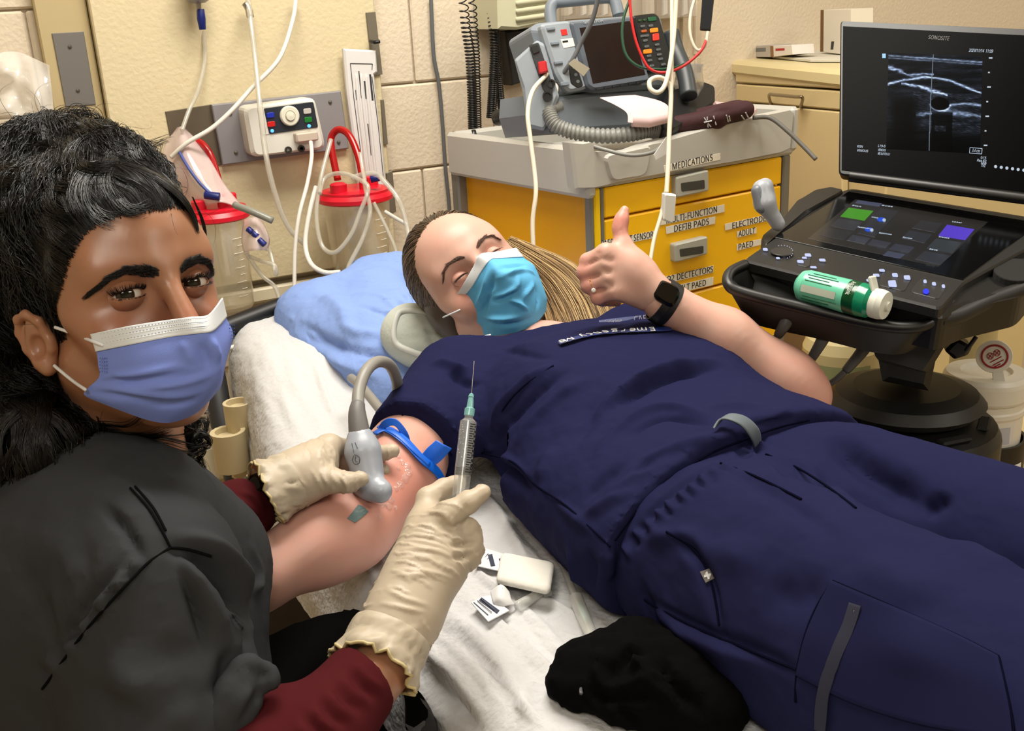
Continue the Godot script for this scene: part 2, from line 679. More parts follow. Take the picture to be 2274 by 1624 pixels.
class Surf:
	var b: MB
	var host
	var bins := {}
	const S := 12
	func _init(mb: MB, h) -> void:
		b = mb
		host = h
		index()
	func index() -> void:
		bins.clear()
		var eye: Vector3 = host.EYE
		for i in b.v.size():
			if b.n[i].dot(eye - b.v[i]) <= 0.0: continue
			var p: Vector3 = host.pix(b.v[i])
			var k := Vector2i(int(floor(p.x / S)), int(floor(p.y / S)))
			if bins.has(k): bins[k].append(i)
			else: bins[k] = PackedInt32Array([i])
	func pick(x: float, y: float) -> int:
		var k := Vector2i(int(floor(x / S)), int(floor(y / S)))
		for r in range(1, 14):
			var best := -1
			var bs := 1e9
			for yy in range(-r, r + 1): for xx in range(-r, r + 1):
				var key := k + Vector2i(xx, yy)
				if not bins.has(key): continue
				for i in bins[key]:
					var p: Vector3 = host.pix(b.v[i])
					var sc := Vector2(p.x - x, p.y - y).length() + p.z * 150.0
					if sc < bs: bs = sc; best = i
			if best >= 0: return best
		return -1
	func at(x: float, y: float, lift := 0.0) -> Vector3:
		var i := pick(x, y)
		if i < 0: return host.P(x, y, 1.3)
		return host.PP(x, y, b.v[i], b.n[i]) + b.n[i] * lift if absf(host.ray(x, y).normalized().dot(b.n[i])) > 0.25 else b.v[i] + b.n[i] * lift
	func line(px: Array, lift := 0.0, per := 6) -> PackedVector3Array:
		var q := PackedVector3Array()
		for a in px: q.append(at(a[0], a[1], lift))
		return host.smooth(q, per) if px.size() > 2 else q
	func fold(px: Array, w: float, amp: float, taper := true) -> void:
		ridge(line(px, 0.0, 4), w, amp, taper)
	func ridge(q: PackedVector3Array, w: float, amp: float, taper := true) -> void:
		var lo := q[0]
		var hi := q[0]
		for p in q:
			lo = lo.min(p)
			hi = hi.max(p)
		var m := Vector3.ONE * w * 2.6
		lo -= m
		hi += m
		var tot := 0.0
		var cum := PackedFloat32Array([0.0])
		for j in q.size() - 1:
			tot += q[j].distance_to(q[j + 1])
			cum.append(tot)
		for i in b.v.size():
			var p := b.v[i]
			if p.x < lo.x or p.y < lo.y or p.z < lo.z or p.x > hi.x or p.y > hi.y or p.z > hi.z: continue
			var bd := 1e9
			var bt := 0.0
			for j in q.size() - 1:
				var s := q[j + 1] - q[j]
				var t := clampf((p - q[j]).dot(s) / maxf(s.length_squared(), 1e-10), 0.0, 1.0)
				var d := (p - q[j] - s * t).length_squared()
				if d < bd: bd = d; bt = cum[j] + t * (cum[j + 1] - cum[j])
			var e := exp(-bd / (w * w))
			if e < 0.01: continue
			if taper:
				var u := bt / maxf(tot, 1e-6)
				e *= minf(1.0, 3.0 * minf(u + 0.05, 1.05 - u))
			b.v[i] = p + b.n[i] * (amp * e)
	func rough(amp: float, freq: Vector3, octaves := 2, sd := 0.0) -> void:
		var nz: FastNoiseLite = host.noise
		for i in b.v.size():
			var p := b.v[i] * freq + Vector3(sd, sd, sd)
			var s := nz.get_noise_3dv(p)
			if octaves > 1: s += 0.5 * nz.get_noise_3dv(p * 2.1)
			b.v[i] += b.n[i] * (s * amp)
	func strip(px: Array, w: float, lift: float, thick := 0.001) -> MB:
		var m := MB.new()
		var q := line(px, lift, 5)
		var rows := [[], []]
		for i in q.size():
			var t := (q[mini(i + 1, q.size() - 1)] - q[maxi(i - 1, 0)]).normalized()
			var pp: Vector3 = host.pix(q[i])
			var k := pick(pp.x, pp.y)
			var nn := b.n[k] if k >= 0 else Vector3.UP
			var sd := nn.cross(t).normalized() * w * 0.5
			rows[0].append(q[i] + sd)
			rows[1].append(q[i] - sd)
		m.sheet(rows, q.size(), 2, thick)
		return m
	func patch(g: Array, per: int, lift: float, thick := 0.001) -> MB:
		var rows := []
		for r in g:
			var o := []
			for a in r: o.append(at(a[0], a[1], lift))
			rows.append(o)
		var m := MB.new()
		var sg: Array = host.smoothgrid(rows, per)
		m.sheet(sg, sg[0].size(), sg.size(), thick)
		return m

func slab(b: MB, px: Array, o: Vector3, n: Vector3, depth: float, bev := 0.002) -> void:
	var nn := n.normalized()
	var x := Vector3.UP.cross(nn).normalized() if absf(nn.y) < 0.98 else Vector3.RIGHT
	var y := nn.cross(x)
	var t := Transform3D(Basis(x, y, nn), o)
	var inv := t.affine_inverse()
	var poly := PackedVector2Array()
	for q in px:
		var w := inv * PP(q[0], q[1], o, nn)
		poly.append(Vector2(w.x, w.y))
	var ar := 0.0
	for i in poly.size(): ar += poly[i].cross(poly[(i + 1) % poly.size()])
	if ar < 0.0: poly.reverse()
	b.prism(poly, t.translated_local(Vector3(0, 0, -depth)), depth, bev)
static func rounded(px: Array, r: float, seg := 3) -> Array:
	var o := []
	var m := px.size()
	for i in m:
		var a := Vector2(px[(i - 1 + m) % m][0], px[(i - 1 + m) % m][1])
		var b := Vector2(px[i][0], px[i][1])
		var c := Vector2(px[(i + 1) % m][0], px[(i + 1) % m][1])
		var p := b.move_toward(a, minf(r, b.distance_to(a) * 0.45))
		var q := b.move_toward(c, minf(r, b.distance_to(c) * 0.45))
		for k in seg + 1:
			var t := float(k) / seg
			var z := p.lerp(b, t).lerp(b.lerp(q, t), t)
			o.append([z.x, z.y])
	return o
static func oval(cx: float, cy: float, rx: float, ry: float, seg := 16) -> Array:
	var o := []
	for k in seg: o.append([cx + cos(TAU * k / seg) * rx, cy + sin(TAU * k / seg) * ry])
	return o

const WZ := -2.279
func build_room() -> void:
	var paint := mat("wall_paint", Color(0.83, 0.775, 0.685), 0.5)
	bumpy(paint, 5.0, 0.16, 0.05, 3, 11)
	var shell := mat("plain_wall", Color(0.78, 0.74, 0.66), 0.7)
	var b := MB.new()
	b.box(Vector3(1.0, 1.35, WZ - 0.075), Vector3(5.4, 2.7, 0.13), 0.001)
	var wall := struct("wall_back", b, paint, "cream painted block wall behind the bed")
	for row in range(-3, 8):
		var y := 1.299 + row * 0.1965
		var off := 0.8 if posmod(row, 2) == 1 else 1.0
		for k in range(-4, 4):
			var x0 := off + k * 0.4
			if x0 > 2.0: continue
			var x1 := minf(x0 + 0.4, 1.815)
			if x1 - x0 < 0.05: continue
			var q := MB.new()
			q.box(Vector3((x0 + x1) / 2, y + 0.098, WZ - 0.005), Vector3(x1 - x0 - 0.004, 0.1925, 0.012), 0.004)
			put("block", q, paint, wall)
	var a := Vector3(1.815, 0, WZ)
	var dir := Vector3(cos(deg_to_rad(23)), 0, -sin(deg_to_rad(23)))
	var nrm := Vector3(-dir.z, 0, dir.x)
	if nrm.z < 0: nrm = -nrm
	b = MB.new()
	var bs := Basis(dir, Vector3.UP, nrm)
	b.box(a + dir * 1.6 + Vector3.UP * 1.35 - nrm * 0.075, Vector3(3.3, 2.7, 0.13), 0.001, bs)
	var w2 := struct("wall_right", b, paint, "cream block wall behind the beige drawer cabinet")
	for row in range(-3, 5):
		var y := 1.305 + row * 0.21
		for k in range(0, 8):
			var x0 := 0.13 + (k - 1) * 0.645 + (0.32 if posmod(row, 2) == 1 else 0.0)
			var x1 := minf(x0 + 0.645, 3.2)
			x0 = maxf(x0, 0.0)
			if x1 - x0 < 0.05: continue
			var q := MB.new()
			q.box(a + dir * ((x0 + x1) / 2) + Vector3.UP * (y + 0.105) - nrm * 0.005, Vector3(x1 - x0 - 0.004, 0.206, 0.012), 0.003, bs)
			put("block", q, paint, w2)
	b = MB.new()
	b.box(Vector3(-1.75, 1.35, 0.2), Vector3(0.1, 2.7, 5.0), 0.001)
	struct("wall_left", b, shell)
	b = MB.new()
	b.box(Vector3(4.55, 1.35, -0.3), Vector3(0.1, 2.7, 6.4), 0.001)
	struct("wall_far_right", b, shell)
	b = MB.new()
	b.box(Vector3(1.4, 1.35, 2.75), Vector3(6.4, 2.7, 0.1), 0.001)
	struct("wall_front", b, shell)
	b = MB.new()
	b.box(Vector3(1.4, 2.75, -0.4), Vector3(6.4, 0.1, 6.4), 0.001)
	struct("ceiling", b, mat("ceiling_tile", Color(0.88, 0.87, 0.84), 0.9))
	var fm := mat("floor_vinyl", Color.WHITE, 0.45)
	fm.albedo_texture = noise_tex(512, 0.045, 1, [[0.0, Color(0.32, 0.23, 0.13)], [0.3, Color(0.36, 0.27, 0.16)], [0.36, Color(0.74, 0.64, 0.45)], [1.0, Color(0.8, 0.71, 0.53)]], 21)
	fm.uv1_triplanar = true
	fm.uv1_world_triplanar = true
	fm.uv1_scale = Vector3.ONE * 2.6
	b = MB.new()
	b.box(Vector3(1.4, -0.05, -0.4), Vector3(6.4, 0.1, 6.4), 0.001)
	struct("floor", b, fm, "speckled tan vinyl floor under the bed")
	b = MB.new()
	b.box(Vector3(0.85, 0.875, WZ + 0.02), Vector3(2.2, 0.035, 0.045), 0.006)
	struct("trim_1", b, mat("trim_cream", Color(0.83, 0.79, 0.68), 0.45), "cream rail along the wall at bed height")
	b = MB.new()
	b.box(Vector3(0.85, 0.05, WZ + 0.012), Vector3(2.2, 0.1, 0.015), 0.003)
	struct("baseboard_back", b, mat("base_brown", Color(0.25, 0.22, 0.2), 0.6))

func bed_left(z: float) -> float:
	return 0.338 + 0.07 * smoothstep(-1.3, -1.8, z)
func build_bed() -> void:
	var cream := mat("bed_enamel", Color(0.76, 0.70, 0.56), 0.4)
	var dark := mat("bed_dark", Color(0.05, 0.05, 0.055), 0.5)
	var blue := mat("bumper_blue", Color(0.13, 0.18, 0.28), 0.5)
	var steel := mat("steel", Color(0.62, 0.6, 0.57), 0.3, 0.9)
	var t := thing("stretcher", "cream enamelled hospital stretcher under the white sheet", "stretcher", Vector3(0.7, 0, -1.0))
	var b := MB.new()
	var yaw := Basis()
	b.box(Vector3(0.0, 0.655, -0.1), Vector3(0.56, 0.05, 1.68), 0.01, yaw)
	put("deck", b, cream, t)
	b = MB.new()
	b.box(Vector3(-0.27, 0.6, 0.0), Vector3(0.04, 0.1, 1.5), 0.006, yaw)
	put("side_rail", b, cream, t)
	b = MB.new()
	b.box(Vector3(-0.24, 0.5, 0.05), Vector3(0.05, 0.1, 1.3), 0.01, yaw)
	put("side_beam", b, mat("bed_brown", Color(0.22, 0.19, 0.14), 0.6), t)
	b = MB.new()
	b.box(Vector3(0.03, 0.3, 0.0), Vector3(0.5, 0.16, 1.45), 0.03, yaw)
	put("base_cover", b, cream, t)
	b = MB.new()
	b.box(Vector3(0.03, 0.19, 0.0), Vector3(0.62, 0.06, 1.6), 0.025, yaw)
	put("bumper", b, blue, t)
	for z in [-0.45, 0.4]:
		b = MB.new()
		b.lathe([[0.0, 0.36], [0.06, 0.36], [0.06, 0.64], [0.0, 0.64]], Transform3D(Basis(), Vector3(0.05, 0, z)), 20)
		put("column", b, steel, t)
	for x in [-0.22, 0.26]:
		for z in [-0.65, 0.65]:
			b = MB.new()
			b.lathe([[0.0, -0.018], [0.06, -0.018], [0.07, -0.008], [0.07, 0.008], [0.06, 0.018], [0.0, 0.018]], Transform3D(Basis(Vector3.BACK, PI / 2), Vector3(x, 0.07, z)), 20)
			b.box(Vector3(x, 0.13, z), Vector3(0.05, 0.08, 0.06), 0.01)
			put("caster", b, dark, t)
	b = MB.new()
	b.tube(smooth(PackedVector3Array([P(470, 742, 1.95), P(520, 722, 1.98), P(640, 676, 2.05), P(700, 655, 2.08)]), 6), 0.019, 14)
	put("push_handle", local_to(t, b), mat("grip_black", Color(0.035, 0.035, 0.04), 0.45), t)
	b = MB.new()
	b.tube(smooth(PackedVector3Array([P(455, 735, 1.93), P(476, 840, 1.9), P(492, 930, 1.88), P(512, 1010, 1.87), P(530, 1090, 1.87)]), 6), 0.021, 14)
	put("handle_post", local_to(t, b), mat("post_grey", Color(0.14, 0.14, 0.15), 0.5), t)
	var n := (EYE - P(560, 1030, 1.85)).normalized()
	n.y *= 0.4
	n = n.normalized()
	var o := P(560, 1030, 1.84)
	b = MB.new()
	slab(b, [[512, 1010], [560, 1020], [640, 1000], [652, 1040], [612, 1060], [560, 1085], [515, 1062]], o, n, 0.06, 0.004)
	b.lathe([[0.0, 0.0], [0.026, 0.0], [0.026, 0.1], [0.02, 0.1], [0.02, 0.09], [0.0, 0.09]], Transform3D(Basis(), P(545, 1010, 1.83)), 18)
	b.lathe([[0.0, 0.0], [0.03, 0.0], [0.03, 0.07], [0.022, 0.07], [0.022, 0.06], [0.0, 0.06]], Transform3D(Basis(), P(518, 1040, 1.8)), 18)
	put("socket_bracket", local_to(t, b), cream, t)
	b = MB.new()
	b.tube(PackedVector3Array([P(545, 958, 1.9), P(660, 940, 1.95)]), 0.018, 12)
	put("cross_tube", local_to(t, b), steel, t)
	b = MB.new()
	slab(b, rounded([[372, 1020], [500, 985], [560, 1060], [560, 1110], [400, 1150]], 14), P(450, 1070, 1.95), n, 0.08, 0.006)
	put("foot_cover", local_to(t, b), cream, t)
	b = MB.new()
	slab(b, rounded([[447, 998], [505, 985], [512, 1060], [455, 1075]], 10), P(480, 1030, 1.93), n, 0.02, 0.004)
	put("cover_plate", local_to(t, b), mat("plate_white", Color(0.86, 0.83, 0.74), 0.4), t)
	b = MB.new()
	b.lathe([[0.0, 0.0], [0.013, 0.0], [0.016, 0.008], [0.012, 0.018], [0.0, 0.02]], axis_y(P(347, 1052, 1.78), P(347, 1052, 1.6)), 16)
	put("brake_knob", local_to(t, b), mat("knob_green", Color(0.02, 0.22, 0.12), 0.35), t)
	b = MB.new()
	var rows := []
	var m := thing("mattress", "thick stretcher mattress wholly under the white sheet", "mattress", Vector3(0.7, 0.68, -1.0))
	b.box(Vector3(0.0, 0.08, -0.1), Vector3(0.5, 0.14, 1.6), 0.04, yaw)
	put("pad", b, mat("pad_blue", Color(0.2, 0.25, 0.35), 0.6), m)
	var us := [[-0.03, -0.15], [-0.027, -0.12], [-0.022, -0.09], [-0.012, -0.045], [0.006, -0.016], [0.035, -0.002], [0.08, 0.0]]
	var prof := PackedVector3Array()
	for q in us: prof.append(Vector3(q[0], q[1], 0))
	prof = smooth(prof, 6)
	var cross := []
	for q in prof: cross.append([q.x, q.y, 0.0])
	for k in range(1, 130): cross.append([0.0, 0.0, k / 130.0])
	for k in range(prof.size() - 1, -1, -1): cross.append([-prof[k].x, prof[k].y, 1.0])
	var zs := []
	for k in range(9): zs.append([-2.0 - 0.02 + 0.09 * (1.0 - cos(k / 8.0 * PI / 2)), -0.2 * pow(1.0 - k / 8.0, 2.2)])
	for k in range(1, 300): zs.append([-1.93 + k * (1.73 / 300.0), 0.0])
	for zq in zs:
		var r := []
		var z: float = zq[0]
		var xl := bed_left(z)
		var w := 0.64
		var corner := clampf((z + 2.02) / 0.25, 0.0, 1.0)
		for q in cross:
			var x: float
			if q[2] == 0.0: x = xl + q[0]
			elif q[2] == 1.0: x = xl + w + q[0]
			else: x = xl + 0.08 + (w - 0.16) * q[2]
			var rise := 0.07 * smoothstep(-1.45, -1.75, z) * (1.0 - 0.3 * absf(q[2] - 0.5))
			r.append(Vector3(x + (0.05 * (1 - corner) * (1 - corner) * (1.0 if x < xl + 0.3 else -1.0)), BED + q[1] + zq[1] + (rise if q[1] > -0.1 else rise * 0.5), z))
		rows.append(r)
	b = MB.new()
	b.sheet(rows, rows[0].size(), rows.size())
	for i in range(0, b.ix.size(), 3):
		var s := b.ix[i]
		b.ix[i] = b.ix[i + 1]
		b.ix[i + 1] = s
	b.normals()
	if b.n[b.v.size() / 2].y < 0.0:
		for i in range(0, b.ix.size(), 3):
			var s := b.ix[i]
			b.ix[i] = b.ix[i + 1]
			b.ix[i + 1] = s
		b.normals()
	var sf := Surf.new(b, self)
	for fl in [[[[1060, 1080], [1120, 1160], [1190, 1290]], 0.009, 0.006], [[[1100, 1100], [1180, 1200], [1240, 1290]], 0.006, -0.004], [[[1030, 1240], [1100, 1310], [1200, 1390], [1270, 1480]], 0.008, 0.006], [[[1000, 1290], [1090, 1370], [1200, 1470], [1260, 1560]], 0.008, 0.005], [[[960, 1330], [1080, 1440], [1150, 1540], [1200, 1620]], 0.007, 0.006],
		[[[930, 1430], [1010, 1500], [1080, 1600]], 0.007, 0.006], [[[1180, 1370], [1220, 1430], [1290, 1500]], 0.005, 0.005], [[[800, 1255], [840, 1290], [880, 1360]], 0.008, 0.006], [[[830, 1240], [870, 1265], [905, 1300]], 0.006, 0.005], [[[990, 1400], [1080, 1480], [1150, 1590]], 0.006, -0.004],
		[[[1110, 1300], [1200, 1380], [1240, 1460]], 0.005, -0.004], [[[1150, 1330], [1230, 1340], [1320, 1400]], 0.006, 0.004], [[[900, 1490], [960, 1560], [1010, 1624]], 0.01, 0.008], [[[940, 1480], [1000, 1550], [1060, 1624]], 0.008, -0.006], [[[1200, 1500], [1160, 1560], [1200, 1600]], 0.006, 0.006], [[[1240, 1400], [1330, 1440], [1400, 1500]], 0.006, 0.004],
		[[[640, 780], [660, 860], [720, 960]], 0.012, 0.004], [[[700, 800], [720, 870], [760, 950]], 0.01, 0.004], [[[620, 860], [650, 930], [690, 990]], 0.012, 0.004], [[[780, 860], [790, 900], [830, 940]], 0.008, 0.003]]:
		sf.fold(fl[0], fl[1] * 0.62, fl[2] * 1.5)
	for k in 26:
		var x := 900 + rng.randf() * 420
		var y := 1080 + rng.randf() * 420
		if x + (1624 - y) * 0.3 < 1090: continue
		var q := [[x, y]]
		for j in 3:
			x += 30 + rng.randf() * 30
			y += 38 + rng.randf() * 30
			q.append([x, y])
		sf.fold(q, rng.randf_range(0.003, 0.005), rng.randf_range(-0.0035, 0.0035))
	sf.rough(0.003, Vector3(16, 16, 6), 2)
	sf.rough(0.0007, Vector3(60, 60, 40), 2, 4.0)
	b.normals()
	var sm := mat("sheet_white", Color(0.77, 0.77, 0.775), 0.9)
	sm.metallic_specular = 0.2
	bumpy(sm, 9.0, 0.5, 0.03, 5, 31)
	tag(put("bed_sheet", b, sm), "creased white sheet fitted over the stretcher mattress", "sheet")
	build_pillow()

func build_pillow() -> void:
	var t := thing("pillow", "blue cased pillow under the head of the woman lying down", "pillow", Vector3(0.72, BED + 0.07, -1.7))
	var s := Sdf.new(Vector3(0.38, 0.8, -2.1), Vector3(1.12, 1.22, -1.3), 0.009)
	var pts := [P(690, 690, 2.0), P(770, 640, 2.02), P(850, 640, 1.98), P(720, 730, 1.9), P(800, 720, 1.86), P(870, 740, 1.82), P(830, 790, 1.76), P(880, 830, 1.7), P(930, 700, 1.88), P(950, 760, 1.78), P(1050, 650, 1.95), P(1180, 640, 1.98)]
	var rad := [0.062, 0.07, 0.075, 0.075, 0.085, 0.085, 0.06, 0.05, 0.085, 0.075, 0.09, 0.08]
	for i in pts.size(): s.cap(pts[i] - Vector3(0, 0.03, 0), pts[i] - Vector3(0, 0.05, 0), rad[i] * 0.86, rad[i] * 0.86, 0.07)
	s.cap(P(655, 672, 2.05) , P(700, 690, 2.0), 0.022, 0.05, 0.05)
	s.cap(P(820, 600, 2.08), P(900, 590, 2.05), 0.03, 0.03, 0.06)
	s.cap(P(660, 700, 2.0), P(850, 810, 1.76), 0.035, 0.04, 0.05)
	var b := finer(s.mesh(3))
	var sf := Surf.new(b, self)
	for fl in [[[[660, 720], [740, 770], [850, 800], [920, 815]], 0.012, -0.009], [[[680, 770], [760, 810], [850, 840]], 0.012, 0.008], [[[880, 660], [920, 700], [945, 740]], 0.006, 0.006], [[[860, 690], [900, 710], [930, 740]], 0.005, 0.005], [[[910, 640], [930, 680], [955, 715]], 0.005, -0.005], [[[700, 640], [760, 690], [770, 740]], 0.015, 0.006], [[[760, 720], [800, 740], [860, 745]], 0.01, 0.006], [[[720, 660], [790, 650], [860, 660]], 0.012, 0.005], [[[850, 720], [875, 730], [890, 750]], 0.005, -0.004], [[[800, 800], [850, 810], [900, 812]], 0.006, 0.005], [[[640, 700], [700, 745], [780, 790]], 0.006, 0.005], [[[890, 640], [925, 690], [965, 730]], 0.004, 0.005], [[[900, 620], [945, 670], [985, 715]], 0.004, -0.005], [[[880, 690], [910, 705], [940, 715]], 0.003, 0.004], [[[840, 650], [890, 690], [910, 705]], 0.005, 0.004], [[[800, 680], [860, 700], [890, 715]], 0.006, -0.004]]:
		sf.fold(fl[0], fl[1] * 0.9, fl[2] * 1.4)
	sf.rough(0.002, Vector3(18, 18, 18), 2)
	b.normals()
	var pm := mat("pillow_blue", Color(0.50, 0.60, 0.82), 0.8)
	bumpy(pm, 14.0, 0.3, 0.03, 4, 33)
	pm.metallic_specular = 0.2
	put("pillowcase", local_to(t, b), pm, t)
	var wm := mat("pillow_white", Color(0.74, 0.765, 0.735), 0.75)
	bumpy(wm, 14.0, 0.3, 0.03, 4, 34)
	s = Sdf.new(P(950, 760, 1.72) - Vector3.ONE * 0.2, P(950, 760, 1.72) + Vector3.ONE * 0.2, 0.006)
	s.cap(P(915, 725, 1.715), P(985, 755, 1.7), 0.036, 0.035, 0.05)
	s.cap(P(920, 755, 1.7), P(1010, 770, 1.68), 0.032, 0.02, 0.05)
	s.cap(P(895, 745, 1.7), P(930, 765, 1.69), 0.022, 0.026, 0.05)
	b = s.mesh(2)
	sf = Surf.new(b, self)
	for fl in [[[[905, 735], [935, 728], [1000, 745]], 0.004, -0.004], [[[930, 705], [940, 730], [945, 770]], 0.004, 0.003], [[[960, 720], [955, 740], [960, 780]], 0.004, -0.003], [[[890, 755], [930, 750], [1000, 765]], 0.005, -0.003]]:
		sf.fold(fl[0], fl[1], fl[2])
	b.normals()
	var pip := sf.line([[1030, 758], [1000, 725], [970, 705], [930, 694], [893, 694], [880, 712], [876, 745], [884, 765], [910, 778], [950, 790], [1000, 795]], 0.002, 6)
	var inner := put("inner_pillow", local_to(t, b), wm, t, "off-white pillow end with raised piping")
	var pb := MB.new()
	pb.tube(pip, 0.0048, 8)
	var pp := put("piping", local_to(t, pb), mat("piping_white", Color(0.82, 0.83, 0.81), 0.7), inner)

func mirror(v: Vector3) -> Vector3:
	return Vector3(-v.x, v.y, v.z)
func head_sdf(cheek: float, cell: float, slim := 1.0, brow_w := 1.0) -> Sdf:   # local axes: x to the person's left, y up, z out of the face; eyes at y = 0
	var s := Sdf.new(Vector3(-0.1, -0.215, -0.125), Vector3(0.1, 0.135, 0.14), cell)
	s.ell(Vector3(0, 0.028, -0.012), Vector3(0.0735 * brow_w, 0.088, 0.097), Basis.IDENTITY, 0.02)
	s.ell(Vector3(0, 0.042, 0.033), Vector3(0.06 * brow_w, 0.052, 0.057), Basis.IDENTITY, 0.03)
	s.ell(Vector3(0, -0.045, 0.02), Vector3(0.056 * slim, 0.072, 0.061), Basis.IDENTITY, 0.025)
	for k in [-1, 1]:
		s.cap(Vector3(k * 0.05 * slim, -0.058, 0.0), Vector3(k * 0.016, -0.104, 0.054), 0.018, 0.015, 0.025)
		s.ell(Vector3(k * 0.041, -0.036, 0.055), Vector3(0.023, 0.021, 0.022) * cheek, Basis.IDENTITY, 0.022)
		s.cap(Vector3(k * 0.01, 0.0205, 0.0835), Vector3(k * 0.047, 0.0195, 0.0655), 0.0085, 0.0095, 0.016)
		s.cap(Vector3(k * 0.045, 0.03, 0.05), Vector3(k * 0.058, -0.01, 0.035), 0.012, 0.012, 0.03)
	s.ell(Vector3(0, -0.104, 0.064), Vector3(0.019, 0.016, 0.017), Basis.IDENTITY, 0.02)
	for k in [-1, 1]:
		s.ell(Vector3(k * 0.0315, -0.001, 0.095), Vector3(0.0185, 0.0125, 0.0165), Basis.IDENTITY, 0.014, true)
	s.cap(Vector3(0, 0.012, 0.0865), Vector3(0, -0.04, 0.11), 0.0075, 0.0115, 0.012)
	for k in [-1, 1]: s.ell(Vector3(k * 0.0125, -0.045, 0.098), Vector3(0.0095, 0.008, 0.0105), Basis.IDENTITY, 0.008)
	s.cap(Vector3(-0.018, -0.075, 0.079), Vector3(0.018, -0.075, 0.079), 0.008, 0.008, 0.01)
	s.cap(Vector3(0, -0.06, -0.035), Vector3(0, -0.2, -0.055), 0.05, 0.054, 0.04)
	return s
static func surf_z(s: Sdf, x: float, y: float) -> float:
	var ix := int(round((x - s.o.x) / s.h))
	var iy := int(round((y - s.o.y) / s.h))
	for iz in range(s.nz - 1, 0, -1):
		var i := (iz * s.ny + iy) * s.nx + ix
		if s.f[i] < 0.0:
			var a := s.f[i]
			var b := s.f[i + s.nx * s.ny]
			return s.o.z + (iz + a / (a - b)) * s.h
	return 0.0
func lids(m: MB, ex: float, up: float, lo: float, big := 1.0) -> void:
	var c := Vector3(ex, -0.001, 0.0715 - 0.0135 * (big - 1.0))
	for w in [1, -1]:
		var rows := []
		for j in 9:
			var r := []
			for i in 25:
				var a := deg_to_rad(lerpf(-80, 80, i / 24.0))
				var u := clampf(rad_to_deg(a) / 64.0, -1, 1)
				var open := (up if w > 0 else lo) * pow(maxf(0.0, 1.0 - u * u), 0.75) + (1.5 if w > 0 else -1.5)
				var far: float = 78.0 * w
				var e := deg_to_rad(lerpf(open, far, maxf(0, j - 1) / 7.0))
				var rad := 0.0139 if j > 0 else 0.0124
				if j == 1: rad = 0.0141
				if j >= 3: rad = 0.0139 - 0.0003 * (j - 2)
				r.append(c + Vector3(sin(a) * cos(e), sin(e), cos(a) * cos(e)) * rad * big)
			rows.append(r)
		var q := MB.new()
		q.sheet(rows, 25, 9)
		q.normals()
		if q.n[12 + 4 * 25].z < 0.0:
			for i in range(0, q.ix.size(), 3):
				var t := q.ix[i]
				q.ix[i] = q.ix[i + 1]
				q.ix[i + 1] = t
			q.normals()
		m.join(q)
func eyeball(ex: float, gaze: Vector3, iris: Color, big := 1.0) -> MB:
	var b := MB.new()
	var c := Vector3(ex, -0.001, 0.0715 - 0.0135 * (big - 1.0))
	var g := gaze.normalized()
	var x := g.cross(Vector3.UP).normalized()
	var y := x.cross(g)
	var rings := 26
	var seg := 28
	var cols := PackedColorArray()
	for j in rings + 1:
		var th := PI * 0.62 * pow(float(j) / rings, 1.2)
		for i in seg:
			var a := TAU * i / seg
			b.v.append(c + (g * cos(th) + (x * cos(a) + y * sin(a)) * sin(th)) * 0.0122 * big)
			var d := rad_to_deg(th)
			var col := Color(0.8, 0.77, 0.74)
			if d < 14.0: col = Color(0.005, 0.004, 0.004)
			elif d < 31.0: col = iris * (0.6 + 0.5 * (d - 14.0) / 17.0)
			elif d < 34.0: col = iris * 0.5
			else: col = col.lerp(Color(0.72, 0.5, 0.45), clampf((d - 55.0) / 40.0, 0, 1))
			col.a = 1.0
			cols.append(lin(col))
	for j in rings: for i in seg:
		var i2 := (i + 1) % seg
		b.quad(j * seg + i, (j + 1) * seg + i, (j + 1) * seg + i2, j * seg + i2)
	b.c = cols
	b.normals()
	if b.n[5 * seg].dot(g) < 0:
		for i in range(0, b.ix.size(), 3):
			var t := b.ix[i]
			b.ix[i] = b.ix[i + 1]
			b.ix[i + 1] = t
		b.normals()
	return b
static func hair_tube(b: MB, pts: PackedVector3Array, w: float, col: Color) -> void:
	var m := pts.size()
	if m < 2: return
	var s := b.v.size()
	var px := Vector3.ZERO
	for i in m:
		var t := (pts[mini(i + 1, m - 1)] - pts[maxi(i - 1, 0)]).normalized()
		if i == 0: px = t.cross(Vector3(0.3, 0.9, 0.2)).normalized()
		else: px = (px - t * px.dot(t)).normalized()
		var py := t.cross(px)
		var u := float(i) / (m - 1)
		var r := w * (1.0 if u < 0.6 else lerpf(1.0, 0.25, (u - 0.6) / 0.4))
		for k in 3:
			var a := TAU * k / 3.0
			var d := px * cos(a) + py * sin(a)
			b.v.append(pts[i] + d * r)
			b.n.append(d)
			b.c.append(col)
	for i in m - 1:
		for k in 3:
			var k2 := (k + 1) % 3
			b.quad(s + i * 3 + k, s + i * 3 + k2, s + i * 3 + 3 + k2, s + i * 3 + 3 + k)
